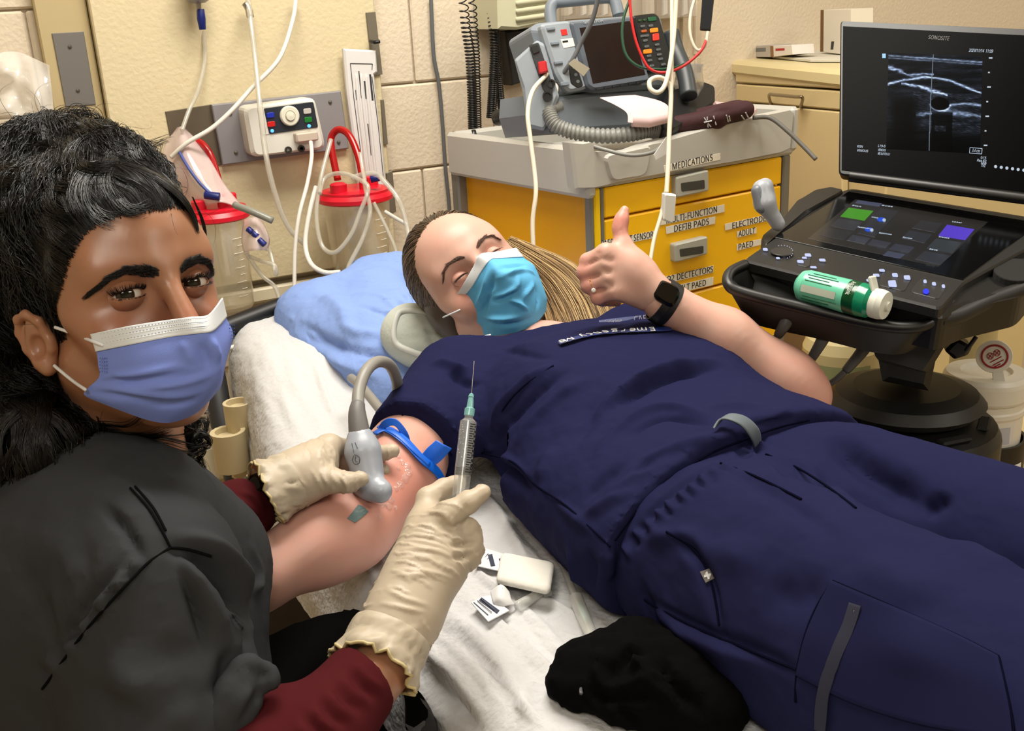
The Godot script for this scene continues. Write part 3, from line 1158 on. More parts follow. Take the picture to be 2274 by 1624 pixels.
func brow(s: Sdf, m: MB, side: float, pts: Array, n: int, col: Color, thick: float, w: float) -> void:
	for i in n:
		var u := rng.randf()
		var f := u * (pts.size() - 1)
		var k := mini(int(f), pts.size() - 2)
		var a := Vector2(pts[k][0], pts[k][1]).lerp(Vector2(pts[k + 1][0], pts[k + 1][1]), f - k)
		var tv := (Vector2(pts[k + 1][0], pts[k + 1][1]) - Vector2(pts[k][0], pts[k][1])).normalized()
		var across := thick * (1.0 - 0.65 * u) * (0.75 + 0.5 * minf(1.0, u * 5.0))
		var o := a + Vector2(-tv.y, tv.x) * rng.randf_range(-across, across)
		var ln := 0.0072 * rng.randf_range(0.7, 1.1)
		var dir := tv.rotated(rng.randf_range(0.15, 0.5) * (1.2 - u) - 0.15)
		var q := PackedVector3Array()
		for j in 4:
			var p := o + dir * ln * j / 3.0
			q.append(Vector3(side * p.x, p.y, surf_z(s, side * p.x, p.y) + 0.0006 + 0.0004 * j))
		hair_tube(m, q, w, col * rng.randf_range(0.8, 1.2))
func lashes(m: MB, ex: float, side: float, up: float, n: int, ln: float, col: Color, lower := false, big := 1.0) -> void:
	var c := Vector3(ex, -0.001, 0.0715 - 0.0135 * (big - 1.0))
	for i in n:
		var u := rng.randf_range(-0.85, 0.97)
		var a := deg_to_rad(u * 64.0) * side
		var e := deg_to_rad(up * pow(maxf(0.0, 1.0 - u * u), 0.75) + (1.5 if not lower else -1.5))
		var d := Vector3(sin(a) * cos(e), sin(e), cos(a) * cos(e))
		var out := (d + Vector3(side * (0.25 + 0.5 * maxf(0.0, u)), 0.0, 0.2)).normalized()
		var l := ln * (0.6 + 0.5 * maxf(u, 0.0)) * rng.randf_range(0.8, 1.1)
		var q := PackedVector3Array()
		for j in 5:
			var t := j / 4.0
			q.append(c + d * 0.0141 * big + out * l * t + Vector3(0, (-0.3 if lower else 0.75) * l * t * t, 0))
		hair_tube(m, q, 0.00016, col)
func on_ell(p: Vector3, c: Vector3, r: Vector3, k: float) -> Vector3:
	var q := (p - c) / r
	return c + q / q.length() * r * k
func skin_paint(b: MB, f: Callable) -> void:
	b.c.resize(b.v.size())
	for i in b.v.size(): b.c[i] = lin(f.call(b.v[i]))
func glove_ridges(b: MB, a: Vector3, c: Vector3, amp: float, freq: float, sd: float) -> void:
	var ax := (c - a).normalized()
	for i in b.v.size():
		var p := b.v[i] - a
		var s := p.dot(ax)
		var w := noise.get_noise_3d(p.x * 30 + sd, p.y * 30, p.z * 30)
		var k := sin(s * freq + w * 3.5 + 1.5 * sin(s * 61.0 + sd))
		var gate := smoothstep(-0.1, 0.5, noise.get_noise_3d(p.x * 17 + 5 + sd, p.y * 17, p.z * 17 + 3) + 0.15)
		b.v[i] += b.n[i] * (pow(maxf(0.0, k), 4.0) * amp * gate)
	b.normals()
func bumps_mat(key: String, col: Color, rough: float, scale: float, strength: float, sd: int) -> StandardMaterial3D:
	var fresh := not mats.has(key)
	var m := mat(key, col, rough)
	if fresh: bumpy(m, scale, strength, 0.05, 4, sd)
	return m

var pat_head := Transform3D(Basis(Vector3(0.8969, 0.4423, 0.0003), Vector3(-0.3567, 0.7236, -0.5909), Vector3(-0.2616, 0.5299, 0.8067)).orthonormalized(), Vector3(0.6903, 1.0498, -1.4172))
var pat_arm: Surf
var pat_shirt: Surf
var pat_pants: Surf
func pat_skin(p: Vector3) -> Color:
	var c := Color(0.775, 0.61, 0.55)
	var t := noise.get_noise_3d(p.x * 25, p.y * 25, p.z * 25)
	return Color(c.r + 0.015 * t, c.g - 0.012 * t, c.b - 0.01 * t)
func build_patient() -> void:
	var t := thing("person", "fair-haired person in navy scrubs and pale blue mask lying back on the stretcher, thumb up", "person", Vector3(0.7, BED, -0.95))
	var skin := vmat("skin", 0.45, 0.45)
	skin.subsurf_scatter_enabled = true
	skin.subsurf_scatter_strength = 0.06
	var hs := head_sdf(1.12, 0.003)
	var h := hs.mesh(2)
	for k in [-1, 1]: lids(h, k * 0.0315, 5.0, -3.0)
	skin_paint(h, func(p: Vector3) -> Color:
		var c := pat_skin(p)
		var cheek := exp(-pow((absf(p.x) - 0.042) / 0.02, 2) - pow((p.y + 0.03) / 0.022, 2)) * float(p.z > 0.02)
		var nose := exp(-pow(p.x / 0.014, 2) - pow((p.y + 0.035) / 0.022, 2)) * float(p.z > 0.06)
		var lid := exp(-pow((absf(p.x) - 0.0315) / 0.018, 2) - pow((p.y) / 0.009, 2)) * float(p.z > 0.05)
		var red := clampf(0.75 * cheek + 0.7 * nose + 0.35 * lid, 0, 1)
		c = c.lerp(Color(0.8, 0.5, 0.44), red * 0.6)
		if p.y < -0.066 and p.y > -0.086 and absf(p.x) < 0.026 and p.z > 0.075: c = Color(0.7, 0.36, 0.34)
		return c)
	h.xf(pat_head)
	var body := h
	var sh := PH(965, 900, 0.95)
	var m1 := PH(885, 1045, 0.915)
	var el := PH(778, 1178, 0.895)
	var fe := PH(560, 1285, 0.88)
	var fw := fe + (fe - el) * 0.75
	var s := Sdf.new(Vector3(0.0, 0.76, -1.34), Vector3(0.62, 1.05, -0.86), 0.0045)
	s.cap(sh, m1, 0.055, 0.05, 0.03)
	s.cap(m1, el, 0.05, 0.041, 0.03)
	s.cap(m1.lerp(el, 0.2) + Vector3(-0.004, 0.006, 0.004), m1.lerp(el, 0.6) + Vector3(-0.004, 0.006, 0.006), 0.043, 0.039, 0.03)
	s.cap(el, el.lerp(fe, 0.35), 0.042, 0.039, 0.03)
	s.cap(el.lerp(fe, 0.35), fe, 0.041, 0.034, 0.03)
	s.cap(fe, fw, 0.034, 0.026, 0.03)
	var arm := s.mesh(2)
	var sf := Surf.new(arm, self)
	sf.fold([[800, 1105], [835, 1110], [860, 1105]], 0.012, -0.006)
	arm.normals()
	sf.index()
	pat_arm = sf
	var g0 := sf.at(900, 1050)
	var g1 := sf.at(840, 1010)
	skin_paint(arm, func(p: Vector3) -> Color:
		var c := pat_skin(p)
		var r := exp(-pow(p.distance_to(g0) / 0.075, 2))
		var r2 := exp(-pow(p.distance_to(el) / 0.09, 2))
		return c.lerp(Color(0.8, 0.49, 0.43), clampf(0.5 * r + 0.3 * r2, 0, 0.6)))
	var tb := sf.patch([[[795, 1122], [806, 1127], [818, 1137]], [[783, 1138], [795, 1143], [806, 1148]], [[771, 1152], [779, 1157], [788, 1162]]], 5, 0.0006, 0.0005)
	var tm := vmat("tattoo", 0.5)
	tb.c.resize(tb.v.size())
	for i in tb.v.size(): tb.c[i] = lin(Color(0.36, 0.46, 0.47).lerp(Color(0.62, 0.6, 0.56), clampf(noise.get_noise_3dv(tb.v[i] * 260.0) * 1.6 - 0.2, 0, 0.7)))
	body.join(arm)
	s = Sdf.new(Vector3(0.62, 0.86, -1.34), Vector3(1.06, 1.17, -0.82), 0.0045)
	var ls := Vector3(0.87, 0.955, -1.22)
	var le := P(1768, 872, 1.38)
	var lw := P(1478, 672, 1.34)
	s.cap(ls, le, 0.052, 0.043, 0.03)
	s.cap(P(1785, 885, 1.375), P(1730, 840, 1.37), 0.031, 0.04, 0.02)
	s.cap(P(1740, 842, 1.37), P(1610, 748, 1.355), 0.0405, 0.035, 0.02)
	s.cap(P(1610, 748, 1.355), lw, 0.035, 0.0255, 0.02)
	s.cap(lw, P(1440, 648, 1.335), 0.0255, 0.019, 0.015)
	var la := s.mesh(2)
	skin_paint(la, func(p: Vector3) -> Color:
		var c := pat_skin(p)
		return c.lerp(Color(0.8, 0.52, 0.46), 0.55 * exp(-pow(p.distance_to(le) / 0.055, 2))))
	body.join(la)
	var hc := P(1380, 590, 1.34)
	s = Sdf.new(hc - Vector3(0.115, 0.115, 0.115), hc + Vector3(0.115, 0.115, 0.115), 0.0025)
	s.cap(P(1455, 652, 1.337), P(1405, 600, 1.335), 0.0245, 0.024, 0.018)
	for q in [[1425, 600, 1345, 560, 0.016, 0.0118], [1425, 615, 1343, 588, 0.017, 0.0122], [1425, 635, 1350, 620, 0.018, 0.0116], [1425, 655, 1364, 648, 0.018, 0.0105]]:
		s.cap(P(q[0], q[1], 1.342), P(q[2], q[3], 1.325), q[4], q[5], 0.012)
	var fing := [[1346, 562, 1305, 580, 0.0113, 0.0104], [1344, 590, 1299, 606, 0.0118, 0.0108], [1350, 620, 1307, 635, 0.0111, 0.0101], [1364, 647, 1327, 662, 0.0098, 0.009]]
	var sk := MB.new()
	for q in fing:
		var a := P(q[0], q[1], 1.326)
		var b2 := P(q[2], q[3], 1.336)
		var c2 := P(q[2] + 10, q[3] + 4, 1.366)
		var d2 := P(q[2] + 42, q[3] + 8, 1.372)
		var k := 0.0035
		var s2 := s
		s2.cap(a, b2, q[4], q[5], 0.006)
		s2.cap(b2, c2, q[5], q[5] * 0.95, k)
		s2.cap(c2, d2, q[5] * 0.93, q[5] * 0.8, k)
	s.cap(P(1415, 610, 1.335), P(1384, 548, 1.338), 0.0185, 0.0125, 0.014)
	s.cap(P(1384, 552, 1.338), P(1376, 505, 1.34), 0.0112, 0.0088, 0.008)
	s.cap(P(1376, 508, 1.34), P(1380, 488, 1.341), 0.009, 0.0088, 0.006)
	s.cap(P(1380, 490, 1.341), P(1387, 467, 1.343), 0.0088, 0.0062, 0.006)
	var hand := s.mesh(1)
	var hsf := Surf.new(hand, self)
	for q in [[[[1322, 567], [1335, 560]], 0.003, -0.001], [[[1372, 512], [1384, 510]], 0.0016, -0.0006], [[[1334, 596], [1350, 604], [1362, 606]], 0.004, -0.0022], [[[1338, 572], [1352, 578], [1368, 578]], 0.004, -0.002], [[[1340, 626], [1356, 634], [1366, 636]], 0.004, -0.002], [[[1300, 592], [1320, 580], [1345, 575]], 0.0025, -0.003], [[[1300, 620], [1322, 614], [1352, 606]], 0.0025, -0.0032], [[[1310, 649], [1330, 645], [1358, 640]], 0.0025, -0.003]]: hsf.fold(q[0], q[1], q[2])
	hand.normals()
	skin_paint(hand, func(p: Vector3) -> Color:
		var c := pat_skin(p)
		var px := pix(p)
		var k := exp(-pow(p.distance_to(P(1382, 490, 1.336)) / 0.024, 2)) * 0.8
		for q in fing: k += 0.45 * exp(-pow(p.distance_to(P(q[2], q[3], 1.33)) / 0.012, 2))
		return c.lerp(Color(0.8, 0.5, 0.45), clampf(k, 0, 0.8)))
	body.join(hand)
	s = Sdf.new(Vector3(0.4, 0.84, -1.42), Vector3(1.05, 1.12, -0.25), 0.012)
	s.cap(pat_head * Vector3(0, -0.12, -0.045), Vector3(0.73, 0.96, -1.25), 0.05, 0.055, 0.04)
	s.cap(sh, ls - Vector3(0, 0.03, 0), 0.045, 0.042, 0.05)
	s.ell(Vector3(0.715, 0.93, -1.1), Vector3(0.15, 0.075, 0.19), Basis.IDENTITY, 0.05)
	s.ell(Vector3(0.7, 0.915, -0.88), Vector3(0.16, 0.055, 0.2), Basis.IDENTITY, 0.05)
	s.cap(Vector3(0.61, 0.91, -0.72), Vector3(0.63, 0.92, -0.34), 0.05, 0.05, 0.04)
	s.cap(Vector3(0.79, 0.91, -0.72), Vector3(0.88, 0.91, -0.34), 0.05, 0.05, 0.04)
	var trunk := s.mesh(1)
	skin_paint(trunk, func(p: Vector3) -> Color: return pat_skin(p))
	body.join(trunk)
	put("body", local_to(t, body), skin, t)
	put("tattoo", local_to(t, tb), tm, t, "small grey-green block tattoo on the inner forearm")
	for k in [-1, 1]:
		var e := eyeball(k * 0.0315, Vector3(0, 0.0, 1), Color(0.16, 0.13, 0.1))
		put("eye", local_to(t, e.xf(pat_head)), vmat("eye_surface", 0.08), t)
	for k in [-1.0, 1.0]:
		var hb := MB.new()
		brow(hs, hb, k, [[0.011, 0.0165], [0.022, 0.0215], [0.035, 0.0245], [0.046, 0.0215], [0.053, 0.014]], 420, lin(Color(0.35, 0.25, 0.2)), 0.0022, 0.00024)
		put("eyebrow", local_to(t, hb.xf(pat_head)), vmat("brow_hair", 0.6), t)
		hb = MB.new()
		lashes(hb, k * 0.0315, k, 1.5, 90, 0.0055, lin(Color(0.06, 0.045, 0.04)), true)
		var q := PackedVector3Array()
		for u in 14:
			var aa := deg_to_rad(lerpf(-58, 60, u / 13.0))
			q.append(Vector3(k * 0.0315, -0.0013, 0.0715) + Vector3(sin(aa), 0.02, cos(aa)) * 0.0139)
		hair_tube(hb, q, 0.0009, lin(Color(0.07, 0.05, 0.045)))
		put("eyelashes", local_to(t, hb.xf(pat_head)), vmat("brow_hair"), t)
	patient_hair(t)
	patient_mask(t)
	patient_clothes(t)
	patient_trinkets(t)

func patient_hair(t: Node3D) -> void:
	var m := vmat("fair_hair", 0.42, 0.5)
	var c := Vector3(0, 0.032, -0.018)
	var r := Vector3(0.0805, 0.0945, 0.1)
	var s := Sdf.new(Vector3(-0.12, -0.16, -0.15), Vector3(0.13, 0.14, 0.12), 0.004)
	s.ell(c, r, Basis.IDENTITY, 0.01)
	s.cap(Vector3(-0.062, -0.02, -0.02), Vector3(-0.05, -0.1, -0.04), 0.026, 0.03, 0.03)
	s.cap(Vector3(0.062, -0.02, -0.02), Vector3(0.05, -0.1, -0.04), 0.026, 0.03, 0.03)
	s.ell(Vector3(0, -0.035, 0.085), Vector3(0.0735, 0.107, 0.083), Basis.IDENTITY, 0.006, true)
	var b := s.mesh(2)
	var nn := b.v.size()
	b.c.resize(nn)
	for i in nn: b.c[i] = lin(Color(0.235, 0.185, 0.145))
	var base := b
	b.xf(pat_head)
	var st := MB.new()
	for i in 2600:
		var a := rng.randf_range(-1.9, 1.9)
		var p := Vector3(sin(a) * 0.073, 0.07 - 0.1 * pow(absf(a) / 1.75, 2.2), 0.082 * cos(a * 0.62) - 0.004)
		p += Vector3(rng.randf_range(-0.004, 0.004), rng.randf_range(-0.003, 0.01), 0)
		p = on_ell(p, c, r, 1.0)
		var goal := Vector3(0.02, -0.03 + rng.randf_range(-0.03, 0.05), -0.14)
		var pts := PackedVector3Array()
		var n := 13
		var lift := rng.randf_range(1.0, 1.022)
		var wob := rng.randf() * 6.0
		for j in n:
			var u := float(j) / (n - 1)
			pts.append(on_ell(p, c, r, lerpf(0.995, lift, minf(1.0, u * 4.0))) + Vector3(0.0012 * sin(u * 9 + wob), 0.0012 * cos(u * 7 + wob), 0))
			var d := (goal - p)
			var nrm := ((p - c) / (r * r)).normalized()
			d = (d - nrm * d.dot(nrm)).normalized()
			p = on_ell(p + d * 0.0135, c, r, 1.0)
		var tone := rng.randf()
		hair_tube(st, pts, rng.randf_range(0.0005, 0.0009), lin(Color(0.22, 0.165, 0.125).lerp(Color(0.5, 0.4, 0.3), tone * tone)))
	st.xf(pat_head)
	var spine := smooth(PL([[1120, 545, 1.74], [1180, 580, 1.7], [1235, 620, 1.66], [1275, 670, 1.62], [1300, 720, 1.585], [1330, 780, 1.56]]), 6)
	for i in 2600:
		var off := Vector2(rng.randf_range(-1, 1), rng.randf_range(-1, 1))
		if off.length() > 1.0: off = off.normalized() * rng.randf()
		var pts := PackedVector3Array()
		var ph := rng.randf() * TAU
		var start := rng.randi_range(0, 8)
		for j in range(start, spine.size()):
			var u := float(j) / (spine.size() - 1)
			var tan := (spine[mini(j + 1, spine.size() - 1)] - spine[maxi(j - 1, 0)]).normalized()
			var side := tan.cross(cam_f).normalized()
			var wd := lerpf(0.02, 0.052, smoothstep(0.0, 0.7, u))
			pts.append(spine[j] + side * (off.x * wd + 0.003 * sin(u * 7 + ph)) + cam_f * (off.y * 0.018 + 0.003 * cos(u * 6 + ph) + 0.02 * off.x * off.x))
		var tone := rng.randf()
		hair_tube(st, pts, rng.randf_range(0.0004, 0.001), lin(Color(0.3, 0.215, 0.13).lerp(Color(0.78, 0.66, 0.47), tone)))
	for i in 60:
		var a := rng.randf_range(-1.4, 1.6)
		var p := on_ell(Vector3(sin(a) * 0.075, 0.072 - 0.05 * a * a * 0.4, 0.07 * cos(a)), c, r, 1.01)
		var pts := PackedVector3Array()
		var d := Vector3(rng.randf_range(-0.5, 0.9), rng.randf_range(0.2, 1.0), rng.randf_range(-0.8, 0.1)).normalized()
		for j in 9:
			pts.append(p)
			d = (d + Vector3(rng.randf_range(-0.3, 0.3), rng.randf_range(-0.35, 0.2), rng.randf_range(-0.3, 0.3))).normalized()
			p += d * 0.006
		hair_tube(st, pts.duplicate(), 0.00022, lin(Color(0.34, 0.26, 0.19)))
		for j in pts.size(): pass
	var wb := MB.new()
	base.join(st)
	put("hair", local_to(t, base), m, t)

func mask_from(px: Array, depth: Array, per: int) -> Array:
	var g := []
	for j in px.size():
		var r := []
		for i in px[j].size(): r.append(P(px[j][i][0], px[j][i][1], depth[j][i]))
		g.append(r)
	return smoothgrid(g, per)
func patient_mask(t: Node3D) -> void:
	var L := func(x: float, y: float, z: float) -> Vector3: return pat_head * Vector3(x, y, z)
	var px := [[[1008, 664], [1030, 630], [1052, 592], [1066, 566], [1100, 560], [1146, 551]], [[1020, 672], [1049, 640], [1071, 605], [1091, 580], [1109, 576], [1164, 573]], [[1026, 690], [1062, 650], [1088, 625], [1112, 602], [1150, 592], [1186, 590]], [[1040, 700], [1078, 672], [1112, 652], [1146, 628], [1178, 615], [1202, 625]], [[1062, 718], [1090, 702], [1124, 686], [1160, 664], [1190, 650], [1214, 660]], [[1070, 728], [1092, 724], [1130, 716], [1166, 700], [1196, 682], [1214, 674]], [[1074, 745], [1096, 746], [1130, 742], [1164, 732], [1196, 712], [1213, 690]]]
	var loc := [[[-0.062, -0.03, 0.04], [-0.045, -0.026, 0.08], [-0.022, -0.022, 0.1], [-0.004, -0.018, 0.112], [0.022, -0.02, 0.1], [0.052, -0.024, 0.066]], [[-0.066, -0.034, 0.036], [-0.048, -0.034, 0.082], [-0.022, -0.032, 0.108], [0.0, -0.03, 0.12], [0.025, -0.03, 0.104], [0.056, -0.034, 0.064]], [[-0.067, -0.046, 0.036], [-0.045, -0.05, 0.084], [-0.02, -0.05, 0.114], [0.0, -0.05, 0.129], [0.026, -0.05, 0.108], [0.06, -0.05, 0.058]], [[-0.066, -0.06, 0.036], [-0.045, -0.068, 0.084], [-0.02, -0.07, 0.112], [0.0, -0.072, 0.122], [0.026, -0.07, 0.104], [0.06, -0.066, 0.05]], [[-0.062, -0.08, 0.036], [-0.042, -0.09, 0.078], [-0.02, -0.094, 0.104], [0.0, -0.096, 0.11], [0.026, -0.094, 0.096], [0.056, -0.086, 0.044]], [[-0.058, -0.092, 0.034], [-0.038, -0.108, 0.072], [-0.018, -0.114, 0.096], [0.0, -0.116, 0.1], [0.024, -0.114, 0.088], [0.052, -0.1, 0.04]], [[-0.052, -0.104, 0.03], [-0.034, -0.122, 0.062], [-0.016, -0.13, 0.082], [0.0, -0.132, 0.084], [0.022, -0.13, 0.074], [0.048, -0.114, 0.036]]]
	var dep := []
	for j in loc.size():
		var r := []
		for i in 6: r.append(pix(pat_head * Vector3(loc[j][i][0], loc[j][i][1], loc[j][i][2])).z - (0.014 if i == 0 else 0.009 if i == 1 else 0.007))
		dep.append(r)
	var g := mask_from(px, dep, 10)
	var nu: int = g[0].size()
	var split := 10
	var blue := g.slice(split - 1)
	var top := g.slice(0, split)
	var b := MB.new()
	b.sheet(blue, nu, blue.size())
	b.normals()
	if b.n[b.v.size() / 2].dot(EYE - b.v[b.v.size() / 2]) < 0:
		for i in range(0, b.ix.size(), 3):
			var q := b.ix[i]
			b.ix[i] = b.ix[i + 1]
			b.ix[i + 1] = q
		b.normals()
	var sf := Surf.new(b, self)
	for f in [[[[1096, 606], [1090, 640], [1076, 680], [1066, 700]], 0.0045, -0.0045], [[[1085, 600], [1076, 640], [1060, 680]], 0.004, 0.004], [[[1110, 600], [1140, 590], [1170, 588]], 0.004, -0.0035], [[[1105, 618], [1145, 604], [1185, 606]], 0.0035, 0.0045], [[[1150, 610], [1145, 640], [1100, 660]], 0.004, 0.004], [[[1150, 640], [1135, 655], [1095, 670]], 0.004, -0.004], [[[1186, 626], [1170, 650], [1158, 672]], 0.004, 0.0035], [[[1190, 630], [1195, 660], [1190, 690]], 0.004, -0.003], [[[1172, 690], [1150, 672], [1130, 664]], 0.004, 0.004], [[[1075, 705], [1120, 708], [1175, 696]], 0.004, 0.004], [[[1080, 716], [1130, 722], [1180, 706]], 0.0035, -0.0035], [[[1070, 690], [1082, 660], [1100, 640]], 0.004, 0.003]]: sf.fold(f[0], f[1] * 0.85, f[2] * 1.5)
	b.normals()
	var mm := mat("mask_blue", Color(0.34, 0.66, 0.84), 0.75)
	bumpy(mm, 30.0, 0.25, 0.08, 3, 51)
	var k := put("face_mask", local_to(t, b), mm, t, "pale blue pleated face mask with white upper edge")
	b = MB.new()
	b.sheet(top, nu, top.size(), 0.001)
	put("white_edge", local_to(t, b), mat("mask_white", Color(0.83, 0.85, 0.87), 0.7), k)
	b = MB.new()
	b.tube(smooth(PL([[1022, 688, 1.53], [1005, 696, 1.535], [984, 705, 1.555]]), 5), 0.0013, 6)
	put("ear_loop", local_to(t, b), mat("mask_white", Color.WHITE), k)
	b = MB.new()
	b.tube(smooth(PL([[1090, 744, 1.47], [1065, 748, 1.475], [1040, 748, 1.49]]), 5), 0.0013, 6)
	put("ear_loop", local_to(t, b), mat("mask_white", Color.WHITE), k)

func patient_clothes(t: Node3D) -> void:
	var navy := mat("scrub_navy", Color(0.118, 0.124, 0.245), 0.85)
	bumpy(navy, 60.0, 0.2, 0.2, 3, 61)
	navy.metallic_specular = 0.12
	var s := Sdf.new(Vector3(0.42, 0.84, -0.98), Vector3(1.12, 1.12, -0.16), 0.007)
	s.ell(Vector3(0.69, 0.925, -0.8), Vector3(0.18, 0.08, 0.18), Basis.IDENTITY, 0.05)
	s.cap(Vector3(0.605, 0.93, -0.7), Vector3(0.62, 0.945, -0.22), 0.092, 0.106, 0.03)
	s.cap(Vector3(0.785, 0.925, -0.72), Vector3(0.89, 0.935, -0.22), 0.088, 0.088, 0.03)
	s.cap(Vector3(0.58, 0.9, -0.74), Vector3(0.58, 0.9, -0.25), 0.075, 0.075, 0.03)
	s.cut(Vector3(0, 0.852, 0), Vector3(0, -1, 0), 0.01)
	s.cut(Vector3(0, 0, -0.22), Vector3(0, 0, 1), 0.004)
	var b := finer(s.mesh(2))
	var sf := Surf.new(b, self)
	for f in [[[[1440, 1200], [1500, 1190], [1560, 1200]], 0.01, 0.005], [[[1580, 1030], [1660, 1060], [1760, 1120], [1850, 1200]], 0.012, -0.005], [[[1700, 1010], [1800, 1050], [1900, 1130]], 0.014, 0.006], [[[1850, 960], [1900, 1020], [2000, 1090], [2060, 1135]], 0.018, -0.014], [[[2050, 1140], [2080, 1120], [2110, 1100]], 0.012, -0.008], [[[1480, 1180], [1540, 1225], [1575, 1290], [1600, 1400]], 0.008, -0.006], [[[1430, 1330], [1560, 1400], [1690, 1450], [1770, 1490]], 0.007, -0.005], [[[1450, 1350], [1560, 1420], [1700, 1475]], 0.014, 0.006], [[[1500, 1240], [1600, 1230], [1700, 1250]], 0.02, 0.005], [[[1640, 1000], [1700, 1040], [1740, 1100]], 0.008, 0.004], [[[2100, 1200], [2180, 1240], [2274, 1290]], 0.02, 0.006], [[[1420, 1280], [1440, 1360], [1520, 1480]], 0.012, -0.005], [[[1700, 1300], [1760, 1330], [1840, 1290]], 0.02, -0.004], [[[1900, 1240], [2000, 1290], [2120, 1330]], 0.025, 0.005], [[[1960, 1400], [2040, 1450], [2140, 1470]], 0.02, 0.004]]: sf.fold(f[0], f[1] * 0.8, f[2] * 1.5)
	for k in 26:
		var u := k / 25.0
		var x := lerpf(1386, 1690, u)
		var y := lerpf(1216, 972, pow(u, 0.8))
		sf.fold([[x - 4, y - 6], [x + 18 + 7 * sin(k * 2.1), y + 16 + 6 * cos(k * 1.7)]], 0.0032, 0.0045 if k % 2 == 0 else -0.004)
	sf.fold([[1385, 1240], [1440, 1150], [1520, 1070], [1600, 1022], [1680, 992]], 0.006, -0.006)
	sf.rough(0.0025, Vector3(9, 9, 9), 2, 2.0)
	b.normals()
	sf.index()
	pat_pants = sf
	var seam := mat("seam_navy", Color(0.05, 0.053, 0.12), 0.95)
	seam.metallic_specular = 0.05
	var tr := put("scrub_trousers", local_to(t, b), navy, t, "navy scrub trousers with a zipped thigh pocket")
	var wb := MB.new()
	wb.v = PackedVector3Array(b.v)
	wb.n = PackedVector3Array(b.n)
	for i in wb.v.size(): wb.v[i] = t.transform * wb.v[i]
	sf = Surf.new(wb, self)
	pat_pants = sf
	for q in [[[1850, 1292], [1940, 1330], [2030, 1370], [2130, 1415], [2218, 1460]], [[1850, 1292], [1815, 1350], [1790, 1410], [1772, 1490], [1768, 1560]], [[2218, 1460], [2232, 1520], [2245, 1580], [2255, 1640]], [[1906, 1335], [1890, 1390], [1860, 1460], [1832, 1540], [1825, 1620]], [[1480, 1182], [1530, 1210], [1560, 1245], [1578, 1290], [1590, 1340], [1598, 1390]], [[1432, 1332], [1500, 1372], [1560, 1402], [1650, 1440], [1770, 1488]], [[1700, 1010], [1770, 1040], [1840, 1085], [1900, 1130]], [[1600, 1030], [1680, 1060], [1780, 1110]]]:
		b = MB.new()
		b.tube(sf.line(q, 0.0007), 0.0012, 6)
		put("seam", local_to(t, b), seam, tr)
	b = sf.patch([[[1850, 1292], [1940, 1330], [2030, 1370], [2130, 1415], [2218, 1460]], [[1820, 1350], [1910, 1400], [2010, 1440], [2120, 1480], [2232, 1520]], [[1790, 1420], [1890, 1470], [1990, 1510], [2110, 1545], [2245, 1580]], [[1772, 1500], [1870, 1550], [1980, 1590], [2100, 1620], [2252, 1640]]], 5, 0.0014, 0.0014)
	put("thigh_pocket", local_to(t, b), mat("pocket_navy", Color(0.11, 0.116, 0.232), 0.85), tr)
	mats["pocket_navy"].metallic_specular = 0.12
	b = sf.strip([[1905, 1345], [1890, 1395], [1862, 1460], [1836, 1540], [1828, 1624]], 0.011, 0.0032, 0.001)
	put("zip_tape", local_to(t, b), mat("zip_grey", Color(0.10, 0.115, 0.19), 0.85), tr)
	var o := sf.at(1900, 1372, 0.0045)
	var n := (EYE - o).normalized()
	b = MB.new()
	slab(b, rounded([[1893, 1374], [1908, 1376], [1902, 1400], [1887, 1397]], 3), o, n, 0.0025, 0.0006)
	put("zip_pull", local_to(t, b), mat("pull_grey", Color(0.35, 0.35, 0.38), 0.35, 0.4), tr)
	b = MB.new()
	slab(b, rounded([[1895, 1355], [1912, 1357], [1908, 1374], [1894, 1373]], 2), o, n, 0.002, 0.0005)
	put("zip_slider", local_to(t, b), mat("slider_bronze", Color(0.42, 0.38, 0.3), 0.3, 0.7), tr)
	o = sf.at(1571, 1278, 0.003)
	n = sf.b.n[sf.pick(1571, 1278)]
	b = MB.new()
	slab(b, [[1554, 1270], [1581, 1260], [1588, 1284], [1567, 1295]], o, n, 0.0012, 0.0003)
	var tg := put("cross_tag", local_to(t, b), mat("tag_pewter", Color(0.40, 0.38, 0.37), 0.4, 0.3), tr, "small grey tag with a white cross")
	b = MB.new()
	slab(b, [[1567, 1271], [1571, 1269], [1573, 1275], [1578, 1273], [1579, 1278], [1574, 1280], [1576, 1286], [1572, 1287], [1570, 1281], [1564, 1283], [1563, 1278], [1568, 1277]], o + n * 0.0008, n, 0.001, 0.0001)
	put("cross", local_to(t, b), mat("print_white", Color(0.8, 0.8, 0.8), 0.6), tg)
	s = Sdf.new(Vector3(0.36, 0.84, -1.42), Vector3(1.06, 1.14, -0.6), 0.0065)
	s.cap(Vector3(0.565, 0.945, -1.235), Vector3(0.87, 0.94, -1.225), 0.06, 0.056, 0.05)
	s.ell(Vector3(0.715, 0.945, -1.08), Vector3(0.19, 0.095, 0.2), Basis.IDENTITY, 0.05)
	s.ell(Vector3(0.65, 0.985, -1.05), Vector3(0.08, 0.055, 0.09), Basis.IDENTITY, 0.05)
	s.ell(Vector3(0.785, 0.985, -1.04), Vector3(0.08, 0.055, 0.09), Basis.IDENTITY, 0.05)
	s.ell(Vector3(0.7, 0.935, -0.88), Vector3(0.2, 0.085, 0.24), Basis.IDENTITY, 0.05)
	s.cap(Vector3(0.56, 0.9, -1.0), Vector3(0.545, 0.895, -0.78), 0.045, 0.05, 0.04)
	s.ell(Vector3(0.69, 0.93, -0.76), Vector3(0.197, 0.089, 0.22), Basis.IDENTITY, 0.04)
	var a0 := Vector3(0.575, 0.96, -1.235)
	var a1 := PH(925, 985, 0.935)
	s.cap(a0, a1, 0.066, 0.066, 0.035)
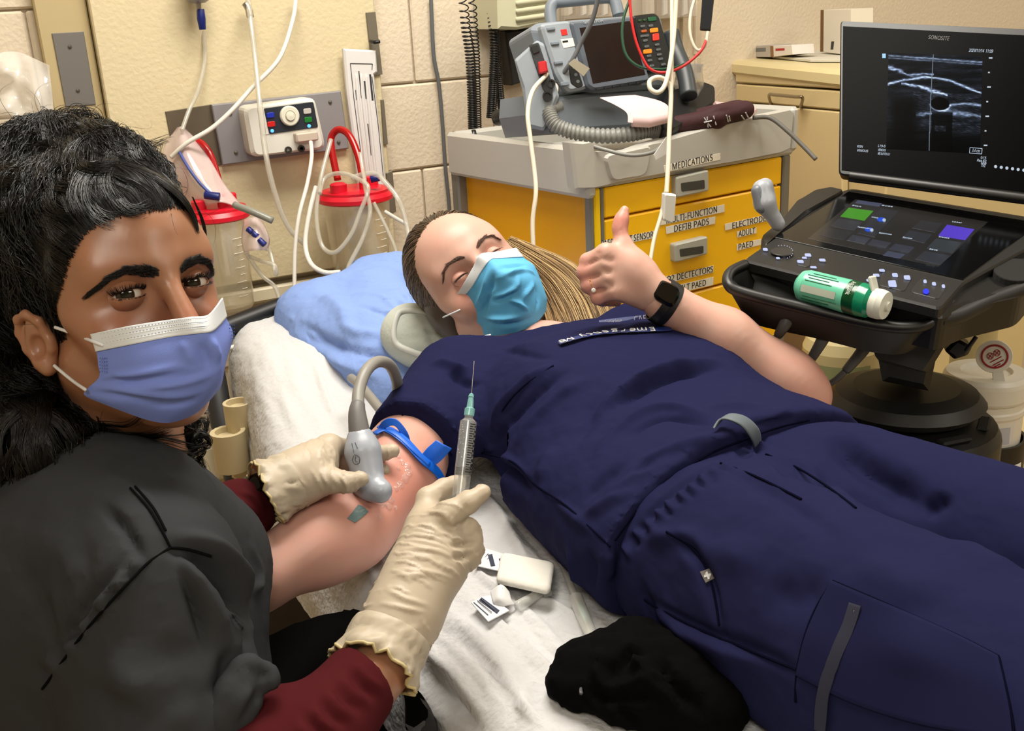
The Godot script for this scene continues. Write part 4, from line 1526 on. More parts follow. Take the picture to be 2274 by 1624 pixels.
	s.cap(Vector3(0.87, 0.965, -1.22), Vector3(0.915, 0.955, -1.03), 0.062, 0.058, 0.04)
	var d := (a1 - a0).normalized()
	var hem := PH(948, 968, 0.95)

	var dn := d
	for z in s.nz: for y in s.ny:
		for x in s.nx:
			var i := (z * s.ny + y) * s.nx + x
			if s.f[i] > 0.05: continue
			var p := Vector3(s.o.x + x * s.h, s.o.y + y * s.h, s.o.z + z * s.h)
			var e := (p - hem).dot(dn)
			if e > -0.02 and p.x < 0.545 and p.z < -1.0 and (p - a1).length() < 0.13: s.f[i] = maxf(s.f[i], e)
	s.cap(pat_head * Vector3(0.0, -0.1, 0.01), pat_head * Vector3(0.012, -0.165, 0.0), 0.054, 0.04, 0.01, true)
	s.cut(Vector3(0, 0.853, 0), Vector3(0, -1, 0), 0.006)
	s.cut(Vector3(0.69, 0.95, -0.772), Vector3(0.1, 0, 1).normalized(), 0.003)
	b = s.mesh(2)
	sf = Surf.new(b, self)
	b = finer(b)
	sf = Surf.new(b, self)
	for f in [[[[1591, 803], [1487, 820], [1410, 852], [1355, 895], [1299, 940]], 0.01, 0.011], [[[1598, 818], [1501, 836], [1424, 867], [1369, 909]], 0.008, -0.01], [[[1584, 929], [1501, 910], [1431, 917], [1376, 954], [1327, 1006]], 0.009, 0.008], [[[1577, 943], [1501, 929], [1445, 936], [1389, 975]], 0.007, -0.007], [[[1619, 968], [1549, 982], [1459, 1013], [1389, 1058]], 0.009, 0.006], [[[1229, 811], [1174, 850], [1122, 902], [1090, 957]], 0.01, 0.01], [[[1264, 822], [1188, 874], [1139, 926], [1104, 985]], 0.009, -0.009], [[[1320, 839], [1250, 874], [1188, 929], [1146, 992]], 0.012, 0.006], [[[1452, 1034], [1396, 1069], [1334, 1121]], 0.01, 0.006], [[[1389, 1027], [1334, 1069], [1292, 1117]], 0.01, -0.006], [[[1292, 1155], [1348, 1117], [1410, 1089]], 0.009, 0.005], [[[1236, 992], [1209, 1034], [1202, 1076]], 0.014, 0.005], [[[1334, 874], [1306, 929], [1278, 992]], 0.014, -0.005], [[[1076, 999], [1125, 1020], [1181, 1065]], 0.007, 0.004], [[[1083, 1027], [1132, 1048], [1181, 1096]], 0.012, -0.008], [[[1000, 825], [1028, 846], [1063, 853]], 0.01, -0.009], [[[965, 804], [1000, 815], [1042, 825]], 0.01, 0.008], [[[1070, 790], [1139, 776], [1229, 770]], 0.014, 0.004], [[[1104, 770], [1181, 790], [1236, 797]], 0.008, -0.004], [[[1487, 992], [1431, 1027], [1389, 1076]], 0.007, -0.005], [[[1229, 1110], [1271, 1145], [1327, 1187]], 0.008, 0.004], [[[1264, 1215], [1275, 1256], [1278, 1305]], 0.01, 0.006], [[[1306, 1222], [1313, 1263], [1309, 1305]], 0.009, -0.006], [[[1348, 1215], [1351, 1249], [1348, 1291]], 0.008, 0.005], [[[1695, 909], [1626, 902], [1556, 909]], 0.012, 0.005], [[[1765, 929], [1695, 940], [1626, 950]], 0.008, -0.004]]: sf.fold(f[0], f[1] * 0.75, f[2] * 1.25)
	sf.rough(0.0022, Vector3(12, 12, 12), 2, 7.0)
	b.normals()
	sf.index()
	pat_shirt = sf
	wb = MB.new()
	wb.v = PackedVector3Array(b.v)
	wb.n = PackedVector3Array(b.n)
	var tp := put("scrub_top", local_to(t, b), navy, t, "navy short-sleeved scrub top")
	sf = Surf.new(wb, self)
	pat_shirt = sf
	for q in [[[1070, 1006], [1139, 1027], [1188, 1076], [1257, 1124], [1327, 1187], [1355, 1215]], [[1365, 1201], [1414, 1135], [1483, 1065], [1574, 1009], [1650, 977], [1727, 950], [1796, 933]], [[1229, 813], [1167, 854], [1118, 909], [1076, 999]], [[893, 922], [940, 950], [985, 985], [1004, 1012]]]:
		b = MB.new()
		b.tube(sf.line(q, 0.0006), 0.0011, 6)
		put("seam", local_to(t, b), seam, tp)
	b = MB.new()
	b.sheet(smoothgrid([[P(1262, 756, 1.5), P(1300, 735, 1.49), P(1350, 722, 1.5), P(1420, 712, 1.52)], [P(1268, 714, 1.53), P(1310, 708, 1.535), P(1370, 702, 1.55), P(1440, 694, 1.56)]], 6), 19, 7, 0.004)
	put("collar", local_to(t, b), navy, tp)
	b = MB.new()
	var tw := [[1600, 951, 0.004], [1618, 947, 0.012], [1640, 950, 0.014], [1664, 962, 0.012], [1682, 985, 0.004]]
	var tg2 := [[], []]
	for q in tw:
		tg2[0].append(sf.at(q[0], q[1] - 3, q[2]))
		tg2[1].append(sf.at(q[0] - 16, q[1] + 10, q[2]))
	b.sheet(smoothgrid(tg2, 5), 21, 6, 0.002)
	put("waist_tab", local_to(t, b), mat("tab_grey", Color(0.33, 0.37, 0.40), 0.6), tr)
	var lm := mat("lanyard_blue", Color(0.03, 0.12, 0.36), 0.55)
	b = MB.new()
	var r0 := [P(1240, 770, 1.455), P(1290, 752, 1.45), P(1350, 737, 1.45), P(1420, 727, 1.46), P(1490, 722, 1.47)]
	var r1 := [P(1244, 757, 1.465), P(1290, 740, 1.46), P(1350, 725, 1.46), P(1420, 716, 1.47), P(1490, 711, 1.48)]
	b = sf.strip([[1242, 768], [1290, 754], [1350, 744], [1420, 738], [1490, 736]], 0.012, 0.003, 0.001)
	var ly := put("lanyard", local_to(t, b), lm, t, "blue lanyard with white lettering")
	b = MB.new()
	b.sheet(smoothgrid([[P(1330, 712, 1.49), P(1380, 706, 1.495), P(1440, 700, 1.5), P(1480, 698, 1.51)], [P(1330, 722, 1.485), P(1380, 718, 1.49), P(1440, 713, 1.495), P(1480, 710, 1.5)]], 6), 19, 7, 0.001)
	put("lanyard_back", local_to(t, b), lm, ly)
	var wm := mat("print_white", Color.WHITE)
	var words := "Emergency Me"
	var path := sf.line([[1242, 768], [1290, 754], [1350, 744], [1420, 738], [1490, 736]], 0.0046, 8)
	for i in words.length():
		if words[i] == " ": continue
		var fk := (0.84 - 0.78 * i / (words.length() - 1.0)) * (path.size() - 1.0)
		var k := int(fk)
		var ce: Vector3 = path[k].lerp(path[k + 1], fk - k)
		var xd: Vector3 = (path[k] - path[k + 1]).normalized()
		var pq := pix(ce)
		var nn := sf.b.n[sf.pick(pq.x, pq.y)]
		var yd := nn.cross(xd).normalized()
		nn = xd.cross(yd).normalized()
		text(words[i], t.transform.affine_inverse() * Transform3D(Basis(xd, yd, nn), ce), 0.0125, wm, ly)
	for q in [["Medicine", 1338, 717, 1380, 712, 0.006], ["CAEP", 1408, 710, 1445, 706, 0.009]]:
		var oo := P((q[1] + q[3]) / 2.0, (q[2] + q[4]) / 2.0, 1.488)
		text(q[0], t.transform.affine_inverse() * tf_on(q[1], q[2], q[3], q[4], oo, (EYE - oo).normalized()), q[5], wm, ly, "lettering", "Droid Sans", (P(q[3], q[4], 1.488) - P(q[1], q[2], 1.488)).length())

func patient_trinkets(t: Node3D) -> void:
	var strap := mat("strap_black", Color(0.012, 0.012, 0.016), 0.55)
	var c := P(1476, 672, 1.34)
	var ax := (P(1610, 748, 1.355) - P(1440, 648, 1.335)).normalized()
	var f := axis_y(c, c + ax)
	var b := MB.new()
	b.lathe([[0.0282, -0.0095], [0.03, -0.0095], [0.0308, 0.0], [0.03, 0.0095], [0.0282, 0.0095]], f, 40)
	var w := put("wrist_watch", local_to(t, b), strap, t, "black square smart watch")
	var o := P(1481, 664, 1.308)
	var n := ((EYE - o).normalized() + cam_r * 0.15 + cam_u * 0.35).normalized()
	b = MB.new()
	slab(b, rounded([[1466, 617], [1505, 634], [1512, 652], [1498, 678], [1486, 680], [1452, 660], [1453, 640]], 14, 4), o, n, 0.01, 0.003)
	put("watch_case", local_to(t, b), mat("watch_case", Color(0.03, 0.03, 0.035), 0.18, 0.3), w)
	b = MB.new()
	slab(b, rounded([[1470, 623], [1501, 636], [1507, 652], [1496, 673], [1486, 675], [1458, 657], [1459, 642]], 12, 4), o + n * 0.0006, n, 0.0015, 0.0005)
	put("watch_glass", local_to(t, b), mat("watch_glass", Color(0.008, 0.008, 0.01), 0.12), w)
	var fc := P(1330, 627, 1.332)
	var fa := (P(1350, 620, 1.326) - P(1307, 635, 1.336)).normalized()
	var rf := axis_y(P(1318, 631, 1.335), P(1318, 631, 1.335) + fa)
	b = MB.new()
	var ring := PackedVector3Array()
	for k in 28: ring.append(rf * Vector3(cos(TAU * k / 28) * 0.0112, 0, sin(TAU * k / 28) * 0.0112))
	b.tube(ring, 0.0009, 6, false, true)
	var rg := put("ring", local_to(t, b), mat("gold", Color(0.85, 0.62, 0.32), 0.2, 1.0), t, "gold ring with a pale stone")
	b = MB.new()
	b.lathe([[0.0, -0.002], [0.0024, 0.0], [0.003, 0.0012], [0.0018, 0.0022], [0.0, 0.0022]], axis_y(P(1318, 645, 1.323), EYE), 10)
	put("stone", local_to(t, b), mat("stone_pale", Color(0.85, 0.84, 0.80), 0.05), rg)

var com_head := Transform3D(Basis(Vector3(0.9415, -0.0641, -0.3308), Vector3(-0.0076, 0.9775, -0.2109), Vector3(0.3368, 0.2011, 0.9198)).orthonormalized(), Vector3(0.1213, 1.2218, -0.9842))
var com_face: MB
func com_skin(p: Vector3) -> Color:
	var t := noise.get_noise_3d(p.x * 30, p.y * 30, p.z * 30)
	return Color(0.6 + 0.012 * t, 0.42 - 0.008 * t, 0.315 - 0.008 * t)
func ear(s: Vector3, cell: float) -> MB:
	var z := 0.84
	var d := Sdf.new(s + Vector3(-0.03, -0.042, -0.035) * z, s + Vector3(0.022, 0.042, 0.03), cell)
	d.ell(s + Vector3(-0.006, -0.002, -0.006) * z, Vector3(0.009, 0.026, 0.016), Basis(Vector3.UP, 0.35), 0.006)
	var rim := [Vector3(-0.004, 0.004, 0.01), Vector3(-0.01, 0.022, 0.009), Vector3(-0.016, 0.031, -0.004), Vector3(-0.019, 0.027, -0.018), Vector3(-0.018, 0.012, -0.024), Vector3(-0.015, -0.006, -0.021), Vector3(-0.01, -0.02, -0.01)]
	for i in rim.size() - 1: d.cap(s + rim[i] * z, s + rim[i + 1] * z, 0.0036, 0.0036, 0.004)
	d.cap(s + Vector3(-0.009, -0.022, -0.004) * z, s + Vector3(-0.007, -0.028, 0.000) * z, 0.0078, 0.0072, 0.006)
	d.cap(s + Vector3(-0.004, -0.008, 0.01) * z, s + Vector3(-0.003, -0.001, 0.011) * z, 0.0045, 0.004, 0.005)
	d.cap(s + Vector3(-0.014, 0.018, -0.006) * z, s + Vector3(-0.013, -0.008, -0.011) * z, 0.0035, 0.0035, 0.004)
	d.ell(s + Vector3(-0.014, -0.004, 0.001) * z, Vector3(0.007, 0.01, 0.008), Basis.IDENTITY, 0.004, true)
	return d.mesh(2)
func comb(out: MB, base: MB, sd: Sdf, count: int, steps: int, step: float, flow: Callable, keep: Callable, lift: Vector2, curl: float, freq: float, w: float, c0: Color, c1: Color) -> void:
	var made := 0
	var tries := 0
	while made < count and tries < count * 12:
		tries += 1
		var p: Vector3 = base.v[rng.randi() % base.v.size()]
		if not keep.call(p): continue
		if sd.slope(p).normalized().dot((EYE - p).normalized()) < -0.25: continue
		made += 1
		var lf := rng.randf_range(lift.x, lift.y)
		var ph := noise.get_noise_3dv(p * 22.0) * 9.0 + rng.randf_range(-0.5, 0.5)
		var fq := freq * (1.0 + 0.35 * noise.get_noise_3dv(p * 9.0 + Vector3.ONE * 4.0))
		var ca := curl * rng.randf_range(0.7, 1.1)
		lf += 0.006 * noise.get_noise_3dv(p * 30.0 + Vector3.ONE * 8.0)
		var pts := PackedVector3Array()
		for j in steps:
			var n := sd.slope(p)
			if n.length_squared() < 1e-6: n = Vector3.UP
			n = n.normalized()
			p -= n * clampf(sd.near(p) - lf * minf(1.0, j * 0.4), -0.01, 0.01)
			var d: Vector3 = flow.call(p)
			d = (d - n * d.dot(n))
			if d.length_squared() < 1e-8: break
			d = d.normalized()
			var sdv := n.cross(d)
			var k := minf(1.0, j * 0.25)
			pts.append(p + (sdv * cos(ph + fq * j) + n * (0.6 * sin(ph + fq * j) + 0.4)) * ca * k)
			p += d * step
		var t := rng.randf()
		hair_tube(out, pts, w * rng.randf_range(0.6, 1.2), c0.lerp(c1, t * t))

func build_companion() -> void:
	var t := thing("person", "dark curly-haired person in charcoal scrubs and blue mask looking up from beside the stretcher", "person", Vector3(0.12, 0.0, -1.0))
	var skin := vmat("skin_tan", 0.37, 0.55)
	skin.subsurf_scatter_enabled = true
	skin.subsurf_scatter_strength = 0.05
	var hs := head_sdf(0.98, 0.0028, 0.97, 0.93)
	var h := hs.mesh(2)
	lids(h, -0.0315, 14.5, -10.0, 1.17)
	lids(h, 0.0315, 14.5, -10.0, 1.17)
	h.join(ear(Vector3(-0.07, -0.03, -0.008), 0.0016))
	skin_paint(h, func(p: Vector3) -> Color:
		var c := com_skin(p)
		var cheek := exp(-pow((absf(p.x) - 0.042) / 0.02, 2) - pow((p.y + 0.03) / 0.02, 2)) * float(p.z > 0.02)
		var under := exp(-pow((absf(p.x) - 0.03) / 0.016, 2) - pow((p.y + 0.013) / 0.006, 2)) * float(p.z > 0.05)
		var nose := exp(-pow(p.x / 0.013, 2) - pow((p.y + 0.034) / 0.02, 2)) * float(p.z > 0.06)
		c = c.lerp(Color(0.62, 0.34, 0.25), 0.45 * cheek + 0.4 * nose)
		c = c.lerp(Color(0.5, 0.3, 0.21), 0.4 * under)
		var lidline := exp(-pow((absf(p.x) - 0.0315) / 0.016, 2) - pow((p.y - 0.006) / 0.006, 2)) * float(p.z > 0.055)
		c = c.lerp(Color(0.46, 0.27, 0.19), 0.35 * lidline)
		if p.distance_to(Vector3(0.006, 0.033, 0.092)) < 0.0022 or p.distance_to(Vector3(0.014, -0.001, 0.09)) < 0.0018: c = c.darkened(0.45)
		return c)
	h.xf(com_head)
	com_face = MB_copy(h)
	var s := Sdf.new(Vector3(-0.25, 0.5, -1.35), Vector3(0.45, 1.2, -0.55), 0.011)
	s.cap(com_head * Vector3(0, -0.14, -0.045), P(200, 1120, 1.0), 0.052, 0.06, 0.04)
	s.cap(P(120, 1150, 1.03), P(340, 1260, 0.9), 0.045, 0.035, 0.05)
	s.ell(Vector3(0.05, 0.86, -0.98), Vector3(0.12, 0.24, 0.14), Basis.IDENTITY, 0.05)
	s.cap(P(345, 1320, 0.87), P(420, 1620, 0.85), 0.035, 0.03, 0.03)
	s.cap(P(420, 1620, 0.85), P(560, 1720, 0.82), 0.03, 0.028, 0.03)
	s.cap(P(560, 1720, 0.82), P(720, 1620, 0.85), 0.03, 0.028, 0.03)
	s.cap(P(430, 1180, 1.1), P(520, 1150, 1.14), 0.035, 0.03, 0.03)
	var trunk := s.mesh(1)
	s = Sdf.new(P(830, 1510, 0.89) - Vector3.ONE * 0.13, P(830, 1510, 0.89) + Vector3.ONE * 0.13, 0.004)
	s.cap(P(720, 1620, 0.85), P(855, 1475, 0.91), 0.031, 0.027, 0.02)
	var fa := s.mesh(1)
	s = Sdf.new(P(570, 1110, 1.17) - Vector3.ONE * 0.09, P(570, 1110, 1.17) + Vector3.ONE * 0.09, 0.004)
	s.cap(P(520, 1150, 1.14), P(612, 1082, 1.18), 0.028, 0.0255, 0.02)
	var fb := s.mesh(1)
	for q in [trunk, fa, fb]:
		skin_paint(q, func(p: Vector3) -> Color: return com_skin(p))
		h.join(q)
	put("body", local_to(t, h), skin, t)
	var inv := com_head.affine_inverse()
	var gaze := (inv * (EYE + cam_r * 0.05)).normalized()
	for k in [-1, 1]:
		var e := eyeball(k * 0.0315, gaze, Color(0.13, 0.07, 0.04), 1.17)
		put("eye", local_to(t, e.xf(com_head)), vmat("eye_surface", 0.06), t)
	var bc := lin(Color(0.045, 0.035, 0.035))
	for k in [-1.0, 1.0]:
		var hb := MB.new()
		brow(hs, hb, k, [[0.01, 0.0115], [0.02, 0.016], [0.033, 0.019], [0.046, 0.0155], [0.058, 0.006]], 800, bc, 0.004, 0.00022)
		put("eyebrow", local_to(t, hb.xf(com_head)), vmat("dark_brow", 0.55), t)
		hb = MB.new()
		lashes(hb, k * 0.0315, k, 14.5, 170, 0.0066, bc * 0.6, false, 1.17)
		lashes(hb, k * 0.0315, k, -10.0, 70, 0.0035, bc, true, 1.17)
		for u in 40:
			var a := deg_to_rad(lerpf(-60, 62, u / 39.0))
			var a2 := deg_to_rad(lerpf(-60, 62, (u + 1.3) / 39.0))
			var q := PackedVector3Array()
			for aa in [a, a2]:
				var uu := clampf(rad_to_deg(aa) / 64.0, -1, 1)
				var e := deg_to_rad(14.5 * pow(maxf(0.0, 1.0 - uu * uu), 0.75) + 1.5)
				q.append(Vector3(k * 0.0315, -0.001, 0.0692) + Vector3(sin(aa) * cos(e), sin(e), cos(aa) * cos(e)) * 0.0141 * 1.17)
			hair_tube(hb, q, 0.0006, bc)
		put("eyelashes", local_to(t, hb.xf(com_head)), vmat("dark_brow"), t)
	companion_hair(t)
	companion_mask(t)
	companion_clothes(t)
	companion_gloves(t)

func companion_hair(t: Node3D) -> void:
	var lo := Vector3(-0.26, 0.94, -1.3)
	var hi := Vector3(0.3, 1.46, -0.74)
	var s := Sdf.new(lo, hi, 0.006)
	var bs := com_head.basis
	s.ell(com_head * Vector3(-0.002, 0.03, -0.028), Vector3(0.076, 0.091, 0.1), bs, 0.02)
	for q in [[310, 430, 0.975, 0.028], [245, 400, 0.985, 0.042], [215, 350, 1.02, 0.029], [150, 340, 1.06, 0.028], [120, 985, 0.93, 0.035], [200, 1015, 0.955, 0.03], [60, 1010, 0.93, 0.03], [0, 1020, 0.95, 0.04], [275, 1025, 0.975, 0.026], [110, 400, 1.03, 0.055], [50, 420, 1.06, 0.05], [40, 520, 1.0, 0.062], [100, 500, 0.96, 0.045], [10, 640, 1.03, 0.06], [-20, 760, 1.05, 0.06], [30, 850, 1.03, 0.055], [60, 930, 1.0, 0.06], [-10, 960, 0.99, 0.06], [150, 930, 1.02, 0.05], [225, 965, 1.03, 0.036], [270, 990, 1.05, 0.03], [330, 1000, 1.07, 0.026], [385, 985, 1.08, 0.02], [190, 985, 0.985, 0.026], [240, 1015, 1.0, 0.02]]:
		s.ell(P(q[0], q[1], q[2]), Vector3.ONE * q[3], Basis.IDENTITY, 0.03)
	s.ell(com_head * Vector3(0, 0.0445, 0.0325), Vector3(0.0582, 0.0535, 0.0592), bs, 0.012)
	s.ell(com_head * Vector3(0.004, -0.036, 0.09), Vector3(0.0665, 0.098, 0.083), bs, 0.008, true)
	s.ell(com_head * Vector3(-0.045, -0.075, 0.035), Vector3(0.046, 0.06, 0.05), bs, 0.01, true)
	s.ell(com_head * Vector3(-0.085, -0.03, 0.0), Vector3(0.022, 0.034, 0.03), bs, 0.006, true)
	s.ell(com_head * Vector3(0.05, -0.06, 0.05), Vector3(0.05, 0.06, 0.06), bs, 0.01, true)
	var b := s.mesh(2)
	var dark := lin(Color(0.03, 0.026, 0.027))
	b.c.resize(b.v.size())
	b.c.fill(dark)
	var nz := noise
	for i in b.v.size(): b.v[i] += b.n[i] * (0.004 * nz.get_noise_3dv(b.v[i] * 38.0))
	b.normals()
	var st := MB.new()
	var bun := P(140, 330, 1.06)
	var c0 := lin(Color(0.028, 0.024, 0.026))
	var c1 := lin(Color(0.07, 0.06, 0.062))
	var upper := func(p: Vector3) -> bool: return p.y > 1.245 and (p - EYE).dot(cam_f) < 1.09
	var lower := func(p: Vector3) -> bool: return p.y < 1.27 and (p - EYE).dot(cam_f) < 1.09
	var flow_up := func(p: Vector3) -> Vector3: return (bun - p).normalized() * 1.0 + Vector3(0, 0.25, 0) + Vector3(noise.get_noise_3dv(p * 14.0), noise.get_noise_3dv(p * 14.0 + Vector3.ONE * 9.0), 0) * 0.7
	var inv := com_head.affine_inverse()
	var hc := Vector3(0.004, -0.036, 0.09)
	var hr := Vector3(0.0665, 0.098, 0.083)
	var edge := func(p: Vector3) -> bool:
		var q: Vector3 = inv * p
		var e := ((q - hc) / hr).length()
		return q.y > -0.01 and q.z > -0.01 and e < 1.16
	var both := MB_copy(com_face)
	both.n = PackedVector3Array(com_face.n)
	var bb := MB_copy(b)
	both.join(bb)
	both.normals()
	var top := Surf.new(both, self)
	var line := smooth(PackedVector3Array([Vector3(440, 520, 0), Vector3(428, 478, 0), Vector3(400, 465, 0), Vector3(350, 470, 0), Vector3(300, 478, 0), Vector3(240, 492, 0), Vector3(195, 520, 0), Vector3(163, 570, 0), Vector3(140, 640, 0), Vector3(122, 692, 0)]), 10)
	for c in 64:
		var u := (c + 0.5) / 64.0
		var tx := 110.0 + rng.randf_range(-80, 70)
		var ty := lerpf(290.0, 560.0, pow(u, 1.5)) + rng.randf_range(-35, 35)
		var bow := rng.randf_range(0.7, 1.3)
		var wav := rng.randf_range(3.0, 9.0)
		var wph := rng.randf() * TAU
		var lk := rng.randf_range(0.0, 0.0035)
		for i in 52:
			var uu := clampf(u + rng.randf_range(-0.022, 0.022), 0.0, 0.999)
			var fk := uu * (line.size() - 1)
			var k := mini(int(fk), line.size() - 2)
			var r0 := line[k].lerp(line[k + 1], fk - k)
			var ahead := rng.randf()
			r0 += Vector3(rng.randf_range(-3, 3), rng.randf_range(-4, 4), 0)
			var out := Vector3(-28.0, -95.0, 0).lerp(Vector3(-70.0, -30.0, 0), smoothstep(0.45, 0.95, uu)) * bow
			var e := Vector3(tx + rng.randf_range(-14, 14), ty + rng.randf_range(-14, 14), 0)
			var c1p := r0 + out
			var pts := PackedVector3Array()
			var n := 15
			var far := rng.randf_range(0.55, 1.0)
			for q in n:
				var w := far * q / (n - 1.0) + ahead * 0.12
				w = minf(w, 1.0)
				var p2 := r0.lerp(c1p, w).lerp(c1p.lerp(e, w), w)
				p2 += Vector3(sin(wph + w * 11.0), cos(wph + w * 9.0), 0) * wav * w
				pts.append(top.at(p2.x, p2.y, 0.0006 + (lk + 0.0025) * minf(1.0, w * 3.0)))
			for z in 2:
				for q in range(1, n - 1): pts[q] = pts[q] * 0.4 + (pts[q - 1] + pts[q + 1]) * 0.3
			hair_tube(st, pts, rng.randf_range(0.00022, 0.00042), c0.lerp(c1, rng.randf() * rng.randf()))
	var crown := func(p: Vector3) -> bool: return upper.call(p) and not edge.call(p)
	comb(st, b, s, 3000, 22, 0.0065, flow_up, crown, Vector2(0.0, 0.0035), 0.0034, 0.38, 0.00042, c0, c1)
	for c in 120:
		var crown_lock := c < 60
		var a0 := Vector3(rng.randf_range(-30, 330), rng.randf_range(255, 430), 0) if crown_lock else Vector3(rng.randf_range(-40, 120), rng.randf_range(815, 900), 0)
		if not crown_lock and c % 2 == 0: a0 = Vector3(rng.randf_range(-40, 0), rng.randf_range(560, 820), 0)
		if crown_lock and a0.y < 250.0 + maxf(0.0, a0.x - 230.0) * 0.9: a0.y += 60.0
		var dir := Vector3(-0.9, -0.25, 0) if crown_lock else Vector3(0.25, 1.0, 0)
		if not crown_lock and c > 95:
			a0 = Vector3(rng.randf_range(150, 330), rng.randf_range(950, 1000), 0)
			dir = Vector3(0.9, 0.35, 0)
		dir = dir.rotated(Vector3.BACK, rng.randf_range(-0.7, 0.7)).normalized()
		var turn := rng.randf_range(0.1, 0.26) * (1.0 if rng.randf() < 0.5 else -1.0) if crown_lock else 0.0
		var wav := rng.randf_range(0.16, 0.34)
		var wph := rng.randf() * TAU
		var lk := rng.randf_range(0.001, 0.006)
		var spread := rng.randf_range(8.0, 16.0)
		for i in 46:
			var side := dir.cross(Vector3.BACK)
			var p2: Vector3 = a0 + side * rng.randf_range(-spread, spread) + dir * rng.randf_range(-14, 14)
			var d := dir
			var pts := PackedVector3Array()
			var tw := turn * rng.randf_range(0.9, 1.1)
			for q in 16:
				pts.append(top.at(p2.x, p2.y, lk + 0.0015))
				d = d.rotated(Vector3.BACK, tw if crown_lock else wav * sin(wph + q * 0.55))
				p2 += d * (10.0 if crown_lock else 13.0)
				p2 += (a0 - p2) * 0.0
			for z in 2:
				for q in range(1, 15): pts[q] = pts[q] * 0.4 + (pts[q - 1] + pts[q + 1]) * 0.3
			var ok := true
			for q in 15:
				if pts[q].distance_to(pts[q + 1]) > 0.03: ok = false
				var lq: Vector3 = inv * pts[q]
				if ((lq - hc) / hr).length() < 1.0: ok = false
				var sp := pix(pts[q])
				if sp.x > 4 and sp.x < 135 and sp.y > 682 and sp.y < 822: ok = false
			if ok: hair_tube(st, pts, rng.randf_range(0.00025, 0.00048), c0.lerp(c1, rng.randf() * rng.randf()))
	var flow_dn := func(p: Vector3) -> Vector3: return Vector3(0.15, -1.0, 0.1) + Vector3(noise.get_noise_3dv(p * 11.0 + Vector3.ONE * 3.0), 0, noise.get_noise_3dv(p * 11.0 + Vector3.ONE * 5.0)) * 1.3
	comb(st, b, s, 3600, 24, 0.0068, flow_dn, lower, Vector2(0.0, 0.005), 0.0055, 0.36, 0.00042, c0, c1)
	for i in 420:
		var p: Vector3 = b.v[rng.randi() % b.v.size()]
		if not upper.call(p) and i % 3 != 0: continue
		var n := s.slope(p).normalized()
		var d := (n * 0.8 + Vector3(rng.randf_range(-1, 1), rng.randf_range(-0.4, 0.8), rng.randf_range(-1, 1)) * 0.7).normalized()
		if inv_front(p): continue
		var pts := PackedVector3Array()
		var axis := Vector3(rng.randf_range(-1, 1), rng.randf_range(-1, 1), rng.randf_range(-1, 1)).normalized()
		var turn := rng.randf_range(0.12, 0.38) * (1.0 if rng.randf() < 0.5 else -1.0)
		for j in rng.randi_range(8, 18):
			pts.append(p)
			d = d.rotated(axis, turn)
			d = (d + Vector3(0, -0.04, 0)).normalized()
			p += d * 0.0045
		hair_tube(st, pts, 0.00018, c0)
	for q in [[60, 285, 1.06, 26], [150, 268, 1.05, 30], [112, 272, 1.05, 26], [198, 268, 1.04, 28], [238, 290, 1.03, 24], [30, 330, 1.06, 30], [280, 325, 1.01, 22], [95, 262, 1.06, 20], [175, 255, 1.04, 20], [10, 360, 1.06, 28], [315, 352, 1.0, 18], [350, 385, 0.985, 16], [130, 300, 1.03, 26], [215, 310, 1.02, 24], [400, 985, 1.04, 24], [440, 950, 1.05, 20], [350, 1010, 1.03, 22], [430, 990, 1.05, 16]]:
		for k in 46:
			var pts := PackedVector3Array()
			var a0 := rng.randf() * TAU
			var rr: float = q[3] / FOC * q[2] * rng.randf_range(0.65, 1.1)
			var ce := P(q[0] + rng.randf_range(-7, 7), q[1] + rng.randf_range(-7, 7), q[2] + rng.randf_range(-0.012, 0.012))
			var ax := (cam_f + cam_r * rng.randf_range(-0.35, 0.35) + cam_u * rng.randf_range(-0.35, 0.35)).normalized()
			var x := ax.cross(Vector3.UP).normalized()
			var y := ax.cross(x)
			var sweep := rng.randf_range(3.0, 5.2)
			for j in 15:
				var u := j / 14.0
				var an := a0 + sweep * u
				pts.append(ce + (x * cos(an) + y * sin(an)) * rr * (1.0 - 0.25 * u) + ax * 0.012 * u)
			hair_tube(st, pts, rng.randf_range(0.00022, 0.0004), c0.lerp(c1, rng.randf() * 0.8))
	for c in 46:
		var s0 := P(rng.randf_range(250, 420), rng.randf_range(925, 965), rng.randf_range(1.0, 1.06))
		var s1 := P(rng.randf_range(300, 470), rng.randf_range(960, 1060), rng.randf_range(0.99, 1.07))
		if c < 10: s1 = P(rng.randf_range(430, 470), rng.randf_range(900, 1000), 1.05)
		var rad := rng.randf_range(0.005, 0.011)
		var turns := rng.randf_range(1.2, 2.6) * (1.0 if rng.randf() < 0.5 else -1.0)
		var ph := rng.randf() * TAU
		var ax := (s1 - s0).normalized()
		var x := ax.cross(cam_f).normalized()
		var y := ax.cross(x)
		for i in 34:
			var off := (x * rng.randf_range(-1, 1) + y * rng.randf_range(-1, 1)) * 0.0035
			var pts := PackedVector3Array()
			for q in 22:
				var w := q / 21.0
				var an := ph + turns * TAU * w + rng.randf_range(-0.06, 0.06)
				pts.append(s0.lerp(s1, w) + off + Vector3(0, -0.012 * sin(w * PI), 0) + (x * cos(an) + y * sin(an)) * rad * (0.4 + 0.6 * w))
			hair_tube(st, pts, rng.randf_range(0.0002, 0.0004), c0.lerp(c1, rng.randf() * rng.randf()))
